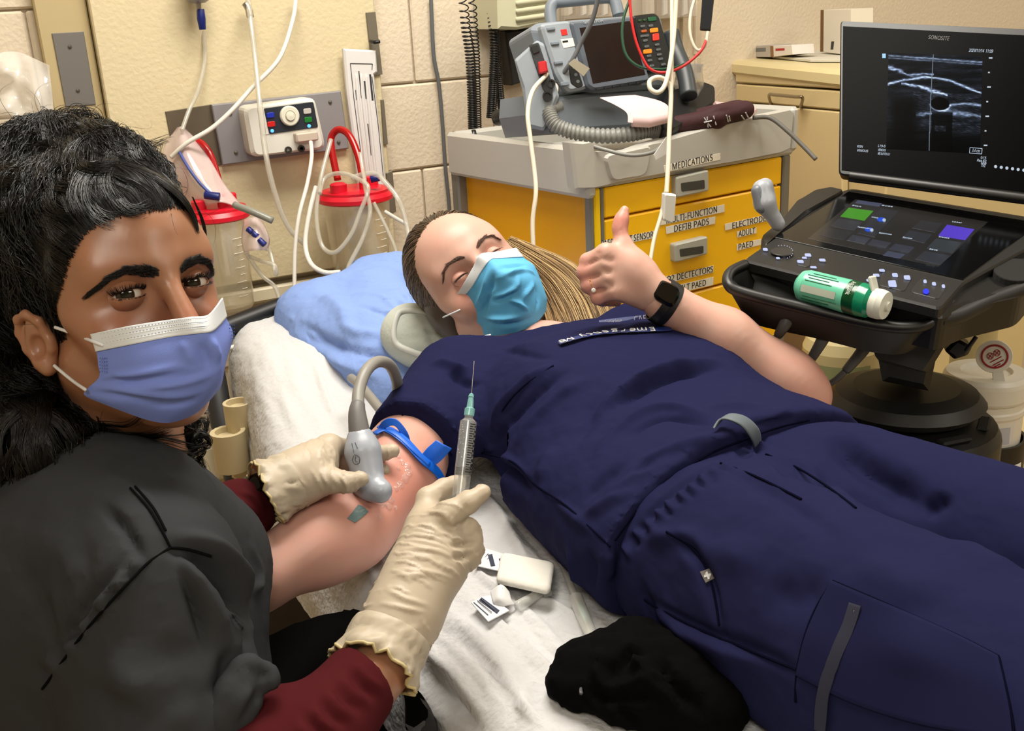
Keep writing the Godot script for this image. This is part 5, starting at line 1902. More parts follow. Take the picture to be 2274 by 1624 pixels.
	for i in 90:
		var pts := smooth(PackedVector3Array([com_head * Vector3(0.06, 0.075, 0.055) + Vector3(0, 0, rng.randf_range(-0.004, 0.002)), com_head * Vector3(0.069, 0.05, 0.048) + Vector3(rng.randf_range(-0.001, 0.002), 0, 0), com_head * Vector3(0.072, 0.025, 0.04), com_head * Vector3(0.073, 0.0, 0.03)]), 4)
		hair_tube(st, pts, 0.0003, c0.lerp(c1, rng.randf() * 0.5))
	put("hair", local_to(t, b), vmat("hair_mass", 0.75, 0.2), t)
	put("hair_strands", local_to(t, st), vmat("black_hair", 0.36, 0.45), t).set_meta("kind", "stuff")
func inv_front(p: Vector3) -> bool:
	var q := com_head.affine_inverse() * p
	return q.z > 0.03 and q.y < 0.055

func companion_mask(t: Node3D) -> void:
	var px := [[[202, 742], [285, 725], [370, 712], [425, 705], [462, 699], [492, 662]], [[214, 781], [295, 765], [385, 748], [440, 741], [472, 735], [502, 704]], [[218, 812], [300, 805], [390, 795], [450, 790], [488, 785], [518, 745]], [[220, 838], [300, 850], [385, 855], [445, 850], [490, 840], [503, 800]], [[187, 871], [265, 893], [345, 905], [415, 905], [465, 885], [492, 855]], [[196, 884], [262, 910], [335, 935], [385, 938], [440, 915], [481, 871]]]
	var loc := [[[-0.066, -0.036, 0.034], [-0.048, -0.036, 0.078], [-0.024, -0.034, 0.1], [-0.008, -0.034, 0.118], [0.006, -0.032, 0.121], [0.034, -0.03, 0.09]], [[-0.066, -0.048, 0.034], [-0.048, -0.048, 0.082], [-0.024, -0.046, 0.106], [-0.008, -0.046, 0.127], [0.008, -0.046, 0.128], [0.04, -0.044, 0.09]], [[-0.066, -0.06, 0.034], [-0.048, -0.06, 0.084], [-0.024, -0.062, 0.112], [-0.004, -0.064, 0.127], [0.012, -0.062, 0.124], [0.045, -0.06, 0.084]], [[-0.066, -0.07, 0.034], [-0.046, -0.078, 0.082], [-0.024, -0.082, 0.11], [-0.004, -0.082, 0.12], [0.014, -0.08, 0.116], [0.042, -0.075, 0.08]], [[-0.06, -0.088, 0.03], [-0.042, -0.1, 0.072], [-0.02, -0.106, 0.098], [-0.002, -0.106, 0.108], [0.016, -0.1, 0.106], [0.04, -0.094, 0.076]], [[-0.058, -0.094, 0.028], [-0.04, -0.112, 0.062], [-0.016, -0.124, 0.086], [0.0, -0.126, 0.094], [0.018, -0.116, 0.094], [0.036, -0.104, 0.072]]]
	var dep := []
	for j in loc.size():
		var r := []
		for i in 6: r.append(pix(com_head * Vector3(loc[j][i][0], loc[j][i][1], loc[j][i][2])).z - (0.018 if i == 0 else 0.011 if i == 1 else 0.005))
		dep.append(r)
	var g := mask_from(px, dep, 12)
	var nu: int = g[0].size()
	var top := g.slice(0, 13)
	var low := g.slice(12)
	var b := MB.new()
	b.sheet(low, nu, low.size())
	b.normals()
	if b.n[b.v.size() / 2].dot(EYE - b.v[b.v.size() / 2]) < 0:
		for i in range(0, b.ix.size(), 3):
			var q := b.ix[i]
			b.ix[i] = b.ix[i + 1]
			b.ix[i + 1] = q
		b.normals()
	var sf := Surf.new(b, self)
	for f in [[[[225, 840], [300, 832], [405, 812]], 0.0035, 0.0032], [[[230, 846], [310, 842], [420, 826]], 0.003, -0.003], [[[240, 835], [300, 850], [400, 842], [480, 815]], 0.003, -0.0028], [[[310, 862], [380, 852], [450, 835], [490, 815]], 0.004, 0.0028], [[[205, 868], [280, 880], [360, 895], [430, 890]], 0.0035, -0.0028], [[[200, 864], [290, 870], [380, 880], [450, 870]], 0.004, 0.0026], [[[400, 755], [420, 785], [415, 810]], 0.006, 0.003], [[[440, 760], [455, 790], [470, 820]], 0.006, -0.003], [[[330, 900], [390, 895], [440, 880]], 0.004, -0.002], [[[470, 750], [480, 780], [490, 800]], 0.005, 0.003]]: sf.fold(f[0], f[1], f[2])
	b.normals()
	var mm := mat("mask_violet", Color(0.44, 0.52, 0.82), 0.75)
	bumpy(mm, 40.0, 0.25, 0.09, 3, 52)
	var k := put("face_mask", local_to(t, b), mm, t, "periwinkle pleated face mask with a white nose strip")
	b = MB.new()
	b.sheet(top, nu, top.size(), 0.0012)
	put("white_strip", local_to(t, b), mat("mask_white", Color(0.83, 0.85, 0.87), 0.7), k)
	b = MB.new()
	for row in [3, 6, 9]:
		var q := PackedVector3Array()
		for i in range(6, nu - 12): q.append(top[row][i] + (EYE - top[row][i]).normalized() * 0.0007)
		b.tube(q, 0.0008, 5)
	put("strip_rib", local_to(t, b), mat("mask_white", Color.WHITE), k)
	b = MB.new()
	for row in [2, 5, 8]:
		for i in range(4, nu - 8):
			if i % 1 == 0:
				var o: Vector3 = top[row][i] + (EYE - top[row][i]).normalized() * 0.0014
				b.box(o, Vector3(0.0011, 0.0004, 0.0004), 0.0001, Basis(cam_r, cam_u, -cam_f))
	put("stitch_marks", local_to(t, b), mat("stitch_grey", Color(0.45, 0.49, 0.58), 0.7), k).set_meta("kind", "stuff")
	b = MB.new()
	for q in [[222, 796, 5], [505, 722, 5]]:
		for j in q[2]:
			for i in 4:
				b.box(P(q[0] + i * 5.0, q[1] + j * 7.5, pix(g[20][2 if q[0] < 300 else nu - 3]).z - 0.003), Vector3(0.0009, 0.0009, 0.0004), 0.0001, Basis(cam_r, cam_u, -cam_f))
	put("edge_holes", local_to(t, b), mat("hole_blue", Color(0.22, 0.32, 0.60), 0.7), k).set_meta("kind", "stuff")
	b = MB.new()
	var ez := pix(com_head * Vector3(-0.078, -0.03, 0.0)).z
	var e0 := pix(g[9][1]).z
	b.tube(smooth(PackedVector3Array([P(230, 768, e0 - 0.004), P(205, 758, e0 - 0.002), P(165, 742, ez - 0.012), P(122, 727, ez - 0.004)]), 5), 0.0015, 7)
	put("ear_loop", local_to(t, b), mat("loop_white", Color(0.84, 0.84, 0.84), 0.7), k)
	b = MB.new()
	b.tube(smooth(PackedVector3Array([P(190, 866, e0 + 0.005), P(160, 845, ez - 0.004), P(120, 812, ez + 0.004)]), 5), 0.0015, 7)
	put("ear_loop", local_to(t, b), mat("loop_white", Color(0.84, 0.84, 0.84), 0.7), k)

func companion_clothes(t: Node3D) -> void:
	var char_m := mat("scrub_charcoal", Color(0.20, 0.205, 0.215), 0.85)
	bumpy(char_m, 60.0, 0.2, 0.2, 3, 62)
	char_m.metallic_specular = 0.15
	var s := Sdf.new(Vector3(-0.32, 0.62, -1.36), Vector3(0.46, 1.18, -0.56), 0.0075)
	s.cap(P(90, 1110, 1.05), P(250, 1140, 0.95), 0.065, 0.07, 0.05)
	s.cap(P(230, 1130, 0.98), P(365, 1265, 0.86), 0.07, 0.062, 0.05)
	s.cap(P(270, 1150, 1.05), P(480, 1240, 1.08), 0.055, 0.055, 0.05)
	s.cap(P(90, 1055, 0.985), P(20, 1130, 1.0), 0.05, 0.06, 0.04)
	s.cap(P(200, 1300, 1.0), P(335, 1700, 1.02), 0.135, 0.115, 0.06)
	s.cap(P(360, 1270, 1.02), P(412, 1560, 1.03), 0.075, 0.075, 0.06)
	s.cap(P(60, 1230, 1.02), P(180, 1450, 1.02), 0.09, 0.085, 0.05)
	s.cap(P(345, 1320, 0.86), P(392, 1620, 0.835), 0.062, 0.064, 0.03)
	s.cap(P(280, 1400, 0.89), P(320, 1640, 0.88), 0.06, 0.06, 0.04)
	s.cap(P(400, 1440, 0.845), P(500, 1560, 0.835), 0.05, 0.036, 0.03)
	s.cap(com_head * Vector3(0, -0.1, -0.03), com_head * Vector3(0, -0.215, -0.05), 0.05, 0.057, 0.012, true)
	var b := finer(s.mesh(2))
	var sf := Surf.new(b, self)
	for f in [[[[228, 1125], [270, 1165], [305, 1220], [322, 1262]], 0.006, -0.006], [[[290, 1240], [240, 1290], [180, 1360], [120, 1450]], 0.01, -0.006], [[[300, 1240], [260, 1300], [200, 1370]], 0.012, 0.006], [[[375, 1215], [440, 1240], [500, 1300], [545, 1365]], 0.01, -0.012], [[[400, 1190], [470, 1215], [530, 1270], [560, 1330]], 0.012, 0.009], [[[400, 1225], [440, 1290], [480, 1370], [520, 1440]], 0.012, 0.008], [[[440, 1260], [500, 1340], [545, 1420]], 0.008, -0.009], [[[170, 1200], [190, 1260], [170, 1340]], 0.016, -0.006], [[[80, 1330], [110, 1400], [110, 1460]], 0.014, -0.006], [[[340, 1440], [400, 1450], [460, 1430]], 0.016, -0.006], [[[260, 1420], [280, 1500], [330, 1570]], 0.018, 0.007], [[[300, 1560], [380, 1590], [450, 1570]], 0.014, 0.007], [[[520, 1440], [500, 1500], [480, 1560]], 0.012, -0.008], [[[240, 1050], [330, 1110], [365, 1180]], 0.006, 0.003], [[[560, 1220], [575, 1300], [560, 1400]], 0.008, 0.005], [[[150, 1080], [260, 1090], [330, 1150]], 0.02, 0.004], [[[385, 1230], [430, 1330], [460, 1440]], 0.006, -0.008], [[[470, 1290], [510, 1390], [530, 1450]], 0.007, 0.008], [[[60, 1180], [150, 1230], [200, 1320]], 0.02, 0.006], [[[30, 1260], [90, 1330], [100, 1420]], 0.016, -0.006], [[[220, 1480], [300, 1520], [400, 1500]], 0.016, 0.006], [[[210, 1540], [320, 1590], [430, 1560]], 0.014, -0.006]]: sf.fold(f[0], f[1] * (0.62 if f[1] < 0.013 else 0.85), f[2] * (1.5 if f[1] < 0.013 else 0.7))
	for k in 12:
		var u := k / 11.0
		var x := lerpf(318, 110, u)
		var y := lerpf(1262, 1505, u)
		sf.fold([[x, y], [x - 26, y - 14]], 0.0055, 0.0042 if k % 2 == 0 else -0.0035)
	sf.rough(0.002, Vector3(10, 10, 10), 2, 11.0)
	b.normals()
	var wb := MB.new()
	wb.v = PackedVector3Array(b.v)
	wb.n = PackedVector3Array(b.n)
	var j := put("scrub_jacket", local_to(t, b), char_m, t, "charcoal scrub jacket with rolled sleeve")
	sf = Surf.new(wb, self)
	var seam := mat("seam_charcoal", Color(0.06, 0.062, 0.068), 0.95)
	seam.metallic_specular = 0.05
	for q in [[[378, 1217], [330, 1250], [270, 1310], [200, 1390], [140, 1470], [95, 1530]], [[290, 1085], [330, 1130], [360, 1180], [378, 1217]], [[300, 1082], [340, 1128], [368, 1180]], [[378, 1217], [420, 1220], [470, 1235]]]:
		b = MB.new()
		b.tube(sf.line(q, 0.0006), 0.0011, 6)
		put("seam", local_to(t, b), seam, j)
	s = Sdf.new(P(570, 1570, 0.82) - Vector3.ONE * 0.11, P(570, 1570, 0.82) + Vector3.ONE * 0.11, 0.0045)
	var cb := Basis(cam_r, cam_u, -cam_f)
	s.chain(PackedVector3Array([P(540, 1490, 0.815), P(522, 1540, 0.808), P(498, 1590, 0.806), P(475, 1660, 0.81)]), [0.013, 0.017, 0.018, 0.018], 0.004)
	s.chain(PackedVector3Array([P(566, 1515, 0.812), P(552, 1556, 0.808), P(530, 1604, 0.81), P(512, 1660, 0.815)]), [0.009, 0.0115, 0.012, 0.012], 0.003)
	s.ell(P(552, 1484, 0.812), Vector3(0.0125, 0.0125, 0.012), cb.rotated(cam_f, 0.4), 0.003)
	s.ell(P(598, 1502, 0.816), Vector3(0.0088, 0.0135, 0.011), cb.rotated(cam_f, -0.45), 0.002)
	s.chain(PackedVector3Array([P(604, 1562, 0.845), P(630, 1590, 0.84), P(644, 1650, 0.835)]), [0.013, 0.013, 0.014], 0.004)
	b = s.mesh(2)
	sf = Surf.new(b, self)
	for f in [[[[540, 1470], [560, 1490], [572, 1505]], 0.003, -0.003], [[[585, 1478], [588, 1500], [575, 1515]], 0.004, -0.006], [[[560, 1520], [540, 1560], [520, 1600]], 0.005, 0.005], [[[590, 1530], [560, 1560], [540, 1600]], 0.005, -0.005]]: sf.fold(f[0], f[1], f[2])
	b.normals()
	put("rolled_cuff", local_to(t, b), char_m, j)
	var bur := mat("knit_burgundy", Color(0.27, 0.085, 0.10), 0.9)
	bumpy(bur, 90.0, 0.3, 0.2, 3, 63)
	bur.metallic_specular = 0.15
	s = Sdf.new(P(700, 1600, 0.85) - Vector3(0.16, 0.16, 0.16), P(700, 1600, 0.85) + Vector3(0.16, 0.16, 0.16), 0.0035)
	s.cap(P(560, 1720, 0.81), P(700, 1640, 0.845), 0.042, 0.04, 0.02)
	s.cap(P(700, 1640, 0.845), P(812, 1505, 0.895), 0.04, 0.0345, 0.02)
	s.cap(P(590, 1610, 0.84), P(600, 1700, 0.82), 0.03, 0.03, 0.02)
	var ax := (P(855, 1475, 0.91) - P(720, 1620, 0.85)).normalized()
	s.cut(P(812, 1503, 0.893), (ax + cam_r * 0.12).normalized(), 0.004)
	b = s.mesh(2)
	sf = Surf.new(b, self)
	for q in 9:
		var u := q / 8.0
		var x := lerpf(660, 790, u)
		var y := lerpf(1600, 1470, u)
		sf.fold([[x, y], [x + 22, y + 34], [x + 60, y + 66]], 0.0045, 0.0038 if q % 2 == 0 else -0.0035)
	b.normals()
	put("undershirt_sleeve", local_to(t, b), bur, t, "burgundy undershirt sleeve at the near wrist")
	s = Sdf.new(P(520, 1150, 1.14) - Vector3.ONE * 0.1, P(520, 1150, 1.14) + Vector3.ONE * 0.1, 0.0035)
	s.cap(P(430, 1185, 1.11), P(520, 1145, 1.14), 0.036, 0.034, 0.02)
	s.cap(P(520, 1145, 1.14), P(574, 1115, 1.16), 0.034, 0.0305, 0.02)
	s.cut(P(572, 1116, 1.16), (P(612, 1082, 1.18) - P(520, 1150, 1.14)).normalized(), 0.004)
	b = s.mesh(2)
	sf = Surf.new(b, self)
	for q in [[[480, 1120], [520, 1130], [560, 1165]], [[505, 1105], [540, 1120], [575, 1150]], [[530, 1092], [560, 1105], [588, 1135]], [[470, 1135], [500, 1150], [545, 1185]]]: sf.fold(q, 0.0042, 0.004)
	b.normals()
	put("undershirt_sleeve", local_to(t, b), bur, t, "burgundy undershirt sleeve at the far wrist")
	b = MB.new()
	var f := axis_y(P(586, 1104, 1.168), P(612, 1082, 1.18))
	b.lathe([[0.0275, -0.011], [0.0305, -0.011], [0.0312, 0.0], [0.0305, 0.011], [0.0275, 0.011]], f, 36)
	var w := put("wrist_watch", local_to(t, b), mat("strap_charcoal", Color(0.055, 0.06, 0.065), 0.5), t, "charcoal banded watch")
	b = MB.new()
	slab(b, rounded([[538, 1078], [562, 1053], [580, 1062], [584, 1082], [560, 1102]], 6), P(562, 1078, 1.135), (EYE - P(562, 1078, 1.135)).normalized() + cam_u * 0.8 - cam_r * 0.5, 0.009, 0.003)
	put("watch_case", local_to(t, b), mat("watch_case", Color(0.03, 0.03, 0.035), 0.2, 0.3), w)
	s = Sdf.new(Vector3(0.0, 0.42, -1.3), Vector3(0.5, 0.82, -0.55), 0.009)
	s.cap(P(330, 1720, 1.05), P(760, 1500, 1.12), 0.085, 0.07, 0.03)
	s.cap(P(500, 1760, 0.95), P(800, 1660, 1.0), 0.075, 0.07, 0.03)
	s.cap(P(760, 1500, 1.12), P(790, 1700, 1.25), 0.068, 0.06, 0.03)
	s.cap(P(800, 1660, 1.0), P(830, 1800, 1.1), 0.068, 0.06, 0.03)
	b = s.mesh(2)
	sf = Surf.new(b, self)
	sf.fold([[600, 1470], [680, 1440], [760, 1430]], 0.012, 0.004)
	b.normals()
	put("trousers", local_to(t, b), mat("trouser_black", Color(0.035, 0.035, 0.042), 0.85), t)
	var st := thing("stool", "dark stool seat corner at the bottom left behind the charcoal jacket", "stool", P(60, 1800, 1.15))
	b = MB.new()
	slab(b, rounded([[-300, 1390], [0, 1385], [120, 1560], [240, 1760], [-300, 1900]], 20), P(20, 1560, 1.2), (EYE - P(20, 1560, 1.2)).normalized(), 0.05, 0.015)
	put("stool_back", local_to(st, b), mat("stool_dark", Color(0.05, 0.042, 0.035), 0.7), st)

func companion_gloves(t: Node3D) -> void:
	var gm := mat("glove_cream", Color(0.69, 0.635, 0.555), 0.5)
	gm.subsurf_scatter_enabled = true
	gm.subsurf_scatter_strength = 0.05
	var c := P(960, 1260, 0.97)
	var s := Sdf.new(c - Vector3(0.115, 0.13, 0.12), c + Vector3(0.115, 0.13, 0.12), 0.0021)
	s.cap(P(846, 1462, 0.912), P(900, 1360, 0.94), 0.0325, 0.0315, 0.02)
	s.cap(P(900, 1360, 0.94), P(935, 1280, 0.962), 0.0315, 0.031, 0.02)
	s.cap(P(935, 1280, 0.962), P(965, 1215, 0.98), 0.03, 0.029, 0.02)
	s.cap(P(985, 1250, 0.975), P(1000, 1200, 0.99), 0.022, 0.02, 0.02)
	s.cap(P(940, 1240, 0.985), P(945, 1170, 0.995), 0.022, 0.018, 0.02)
	s.cap(P(945, 1165, 0.995), P(951, 1108, 1.012), 0.0155, 0.0118, 0.008)
	s.cap(P(951, 1108, 1.012), P(985, 1086, 1.022), 0.0112, 0.0098, 0.004)
	s.cap(P(985, 1086, 1.022), P(1016, 1074, 1.03), 0.0098, 0.0088, 0.004)
	s.cap(P(945, 1200, 0.975), P(998, 1142, 0.972), 0.0185, 0.0128, 0.01)
	s.cap(P(998, 1142, 0.972), P(1040, 1117, 0.975), 0.0122, 0.0102, 0.005)
	s.cap(P(1040, 1117, 0.975), P(1072, 1094, 0.98), 0.0102, 0.008, 0.004)
	for q in [[1000, 1195, 0.985, 1038, 1176, 0.985, 1047, 1196, 0.975, 1020, 1205, 0.968, 0.0135, 0.0112], [1002, 1222, 0.982, 1044, 1210, 0.982, 1050, 1226, 0.972, 1022, 1232, 0.966, 0.0122, 0.0102], [1000, 1245, 0.978, 1036, 1234, 0.98, 1044, 1246, 0.972, 1020, 1252, 0.966, 0.0112, 0.0088]]:
		s.cap(P(q[0], q[1], q[2]), P(q[3], q[4], q[5]), q[12], q[13], 0.006)
		s.cap(P(q[3], q[4], q[5]), P(q[6], q[7], q[8] + 0.012), q[13], q[13] * 0.95, 0.004)
		s.cap(P(q[6], q[7], q[8] + 0.012), P(q[9], q[10], q[11] + 0.02), q[13] * 0.92, q[13] * 0.8, 0.004)
	s.cut(P(842, 1466, 0.91), (P(846, 1462, 0.912) - P(935, 1280, 0.962)).normalized() + cam_r * 0.0, 0.003)
	var b := s.mesh(1)
	glove_ridges(b, P(846, 1462, 0.91), P(965, 1180, 0.985), 0.0016, 520.0, 0.0)
	var sf := Surf.new(b, self)
	for f in [[[[905, 1175], [950, 1182], [1000, 1200]], 0.0018, 0.0016], [[[903, 1184], [955, 1192], [1010, 1210]], 0.0018, 0.0016], [[[898, 1202], [950, 1206], [1005, 1225]], 0.002, 0.0018], [[[893, 1222], [950, 1220], [1010, 1240]], 0.002, 0.0018], [[[888, 1240], [940, 1238], [1040, 1250]], 0.002, 0.0018], [[[872, 1280], [930, 1278], [1015, 1300]], 0.0022, 0.0024], [[[872, 1268], [940, 1268], [1010, 1288]], 0.002, 0.002], [[[860, 1310], [900, 1330], [950, 1345]], 0.0022, 0.002], [[[845, 1340], [900, 1352], [940, 1360]], 0.002, 0.002], [[[830, 1370], [880, 1400], [930, 1395]], 0.003, 0.0025], [[[800, 1420], [840, 1410], [880, 1430]], 0.003, 0.003], [[[875, 1400], [895, 1440], [900, 1470]], 0.003, 0.003], [[[790, 1410], [830, 1395], [870, 1385]], 0.003, -0.0025], [[[1030, 1120], [1036, 1130], [1034, 1138]], 0.002, -0.0014], [[[950, 1135], [965, 1138], [985, 1130]], 0.002, 0.0014], [[[970, 1095], [978, 1105], [980, 1115]], 0.0018, 0.0014], [[[1000, 1212], [1030, 1210], [1058, 1206]], 0.003, -0.0042], [[[1002, 1240], [1030, 1238], [1054, 1234]], 0.003, -0.004], [[[965, 1160], [1000, 1172], [1030, 1160]], 0.003, -0.003]]: sf.fold(f[0], f[1], f[2])
	b.normals()
	sf.index()
	var g := put("glove", local_to(t, MB_copy(b)), gm, t, "cream latex glove round the syringe")
	cuff(t, g, P(843, 1464, 0.911), (P(935, 1280, 0.962) - P(846, 1462, 0.912)).normalized(), 0.0345, gm)
	c = P(710, 1045, 1.16)
	s = Sdf.new(c - Vector3(0.125, 0.075, 0.11), c + Vector3(0.125, 0.075, 0.11), 0.0021)
	s.cap(P(606, 1088, 1.136), P(660, 1060, 1.15), 0.0295, 0.0285, 0.02)
	s.cap(P(660, 1060, 1.15), P(705, 1030, 1.165), 0.027, 0.024, 0.02)
	s.cap(P(690, 1025, 1.17), P(732, 992, 1.182), 0.02, 0.0145, 0.012)
	s.cap(P(680, 1070, 1.15), P(738, 1068, 1.14), 0.021, 0.0135, 0.012)
	s.cap(P(738, 1068, 1.14), P(774, 1072, 1.136), 0.0132, 0.0112, 0.006)
	s.cap(P(774, 1072, 1.136), P(802, 1064, 1.134), 0.0112, 0.0085, 0.004)
	for q in [[732, 994, 1.182, 775, 1000, 1.212, 838, 1010, 1.205, 872, 1001, 1.2, 0.0145], [728, 1012, 1.188, 778, 1030, 1.222, 832, 1045, 1.21, 852, 1046, 1.204, 0.0135], [722, 1030, 1.195, 770, 1050, 1.222, 815, 1062, 1.215, 832, 1064, 1.21, 0.0125], [715, 1045, 1.198, 755, 1064, 1.222, 790, 1074, 1.215, 805, 1074, 1.21, 0.0112]]:
		var r: float = q[12]
		s.cap(P(q[0], q[1], q[2]), P(q[3], q[4], q[5]), r, r * 0.84, 0.005)
		s.cap(P(q[3], q[4], q[5]), P(q[6], q[7], q[8]), r * 0.82, r * 0.7, 0.003)
		s.cap(P(q[6], q[7], q[8]), P(q[9], q[10], q[11]), r * 0.7, r * 0.58, 0.003)
	s.cut(P(602, 1090, 1.135), (P(606, 1088, 1.136) - P(660, 1060, 1.15)).normalized(), 0.003)
	b = s.mesh(1)
	glove_ridges(b, P(606, 1088, 1.136), P(760, 1068, 1.14), 0.0013, 480.0, 3.0)
	sf = Surf.new(b, self)
	for f in [[[[640, 1045], [650, 1070], [668, 1090]], 0.0018, 0.0018], [[[655, 1040], [668, 1070], [685, 1085]], 0.0018, 0.0018], [[[690, 1040], [700, 1060], [712, 1078]], 0.0018, 0.0016], [[[712, 1042], [716, 1058], [730, 1078]], 0.0018, 0.0016], [[[735, 1055], [745, 1068], [752, 1080]], 0.0018, 0.0016], [[[755, 1058], [764, 1070], [772, 1082]], 0.0018, 0.0015], [[[715, 990], [722, 1010], [735, 1030]], 0.0018, 0.0015], [[[730, 985], [742, 1000], [745, 1020]], 0.0018, 0.0015]]: sf.fold(f[0], f[1], f[2])
	b.normals()
	g = put("glove", local_to(t, b), gm, t, "cream latex glove holding the probe")
	cuff(t, g, P(605, 1089, 1.135), (P(660, 1060, 1.15) - P(606, 1088, 1.136)).normalized(), 0.0305, gm)

func MB_copy(b: MB) -> MB:
	var o := MB.new()
	o.v = PackedVector3Array(b.v)
	o.n = PackedVector3Array(b.n)
	o.ix = PackedInt32Array(b.ix)
	return o
func cuff(t: Node3D, g: Node3D, c: Vector3, ax: Vector3, r: float, m: Material) -> void:
	var f := axis_y(c, c + ax)
	var b := MB.new()
	var rows := []
	for j in 9:
		var u := j / 8.0
		var row := []
		for k in 61:
			var a := TAU * (k % 60) / 60.0
			var w := noise.get_noise_3d(cos(a) * 3.0 + c.x * 9, sin(a) * 3.0, u * 3.0)
			var rr := r + 0.001 + 0.0065 * (1.0 - u) * (0.6 + 0.8 * w) + 0.002 * sin(u * 9.0 + 3 * w) * (1 - u * 0.6)
			row.append(f * Vector3(cos(a) * rr, lerpf(-0.01, 0.026, u) + 0.004 * w * (1 - u) + 0.005 * sin(a * 2 + 1.0) * (1.0 - u), sin(a) * rr))
		rows.append(row)
	b.sheet(rows, 61, 9, 0.0008)
	put("cuff", local_to(t, b), m, g)
	b = MB.new()
	var q := PackedVector3Array()
	for k in 60: q.append(rows[0][k])
	b.tube(q, 0.0016, 7, false, true)
	put("beaded_edge", local_to(t, b), mat("glove_bead", Color(0.72, 0.66, 0.48), 0.5), g)

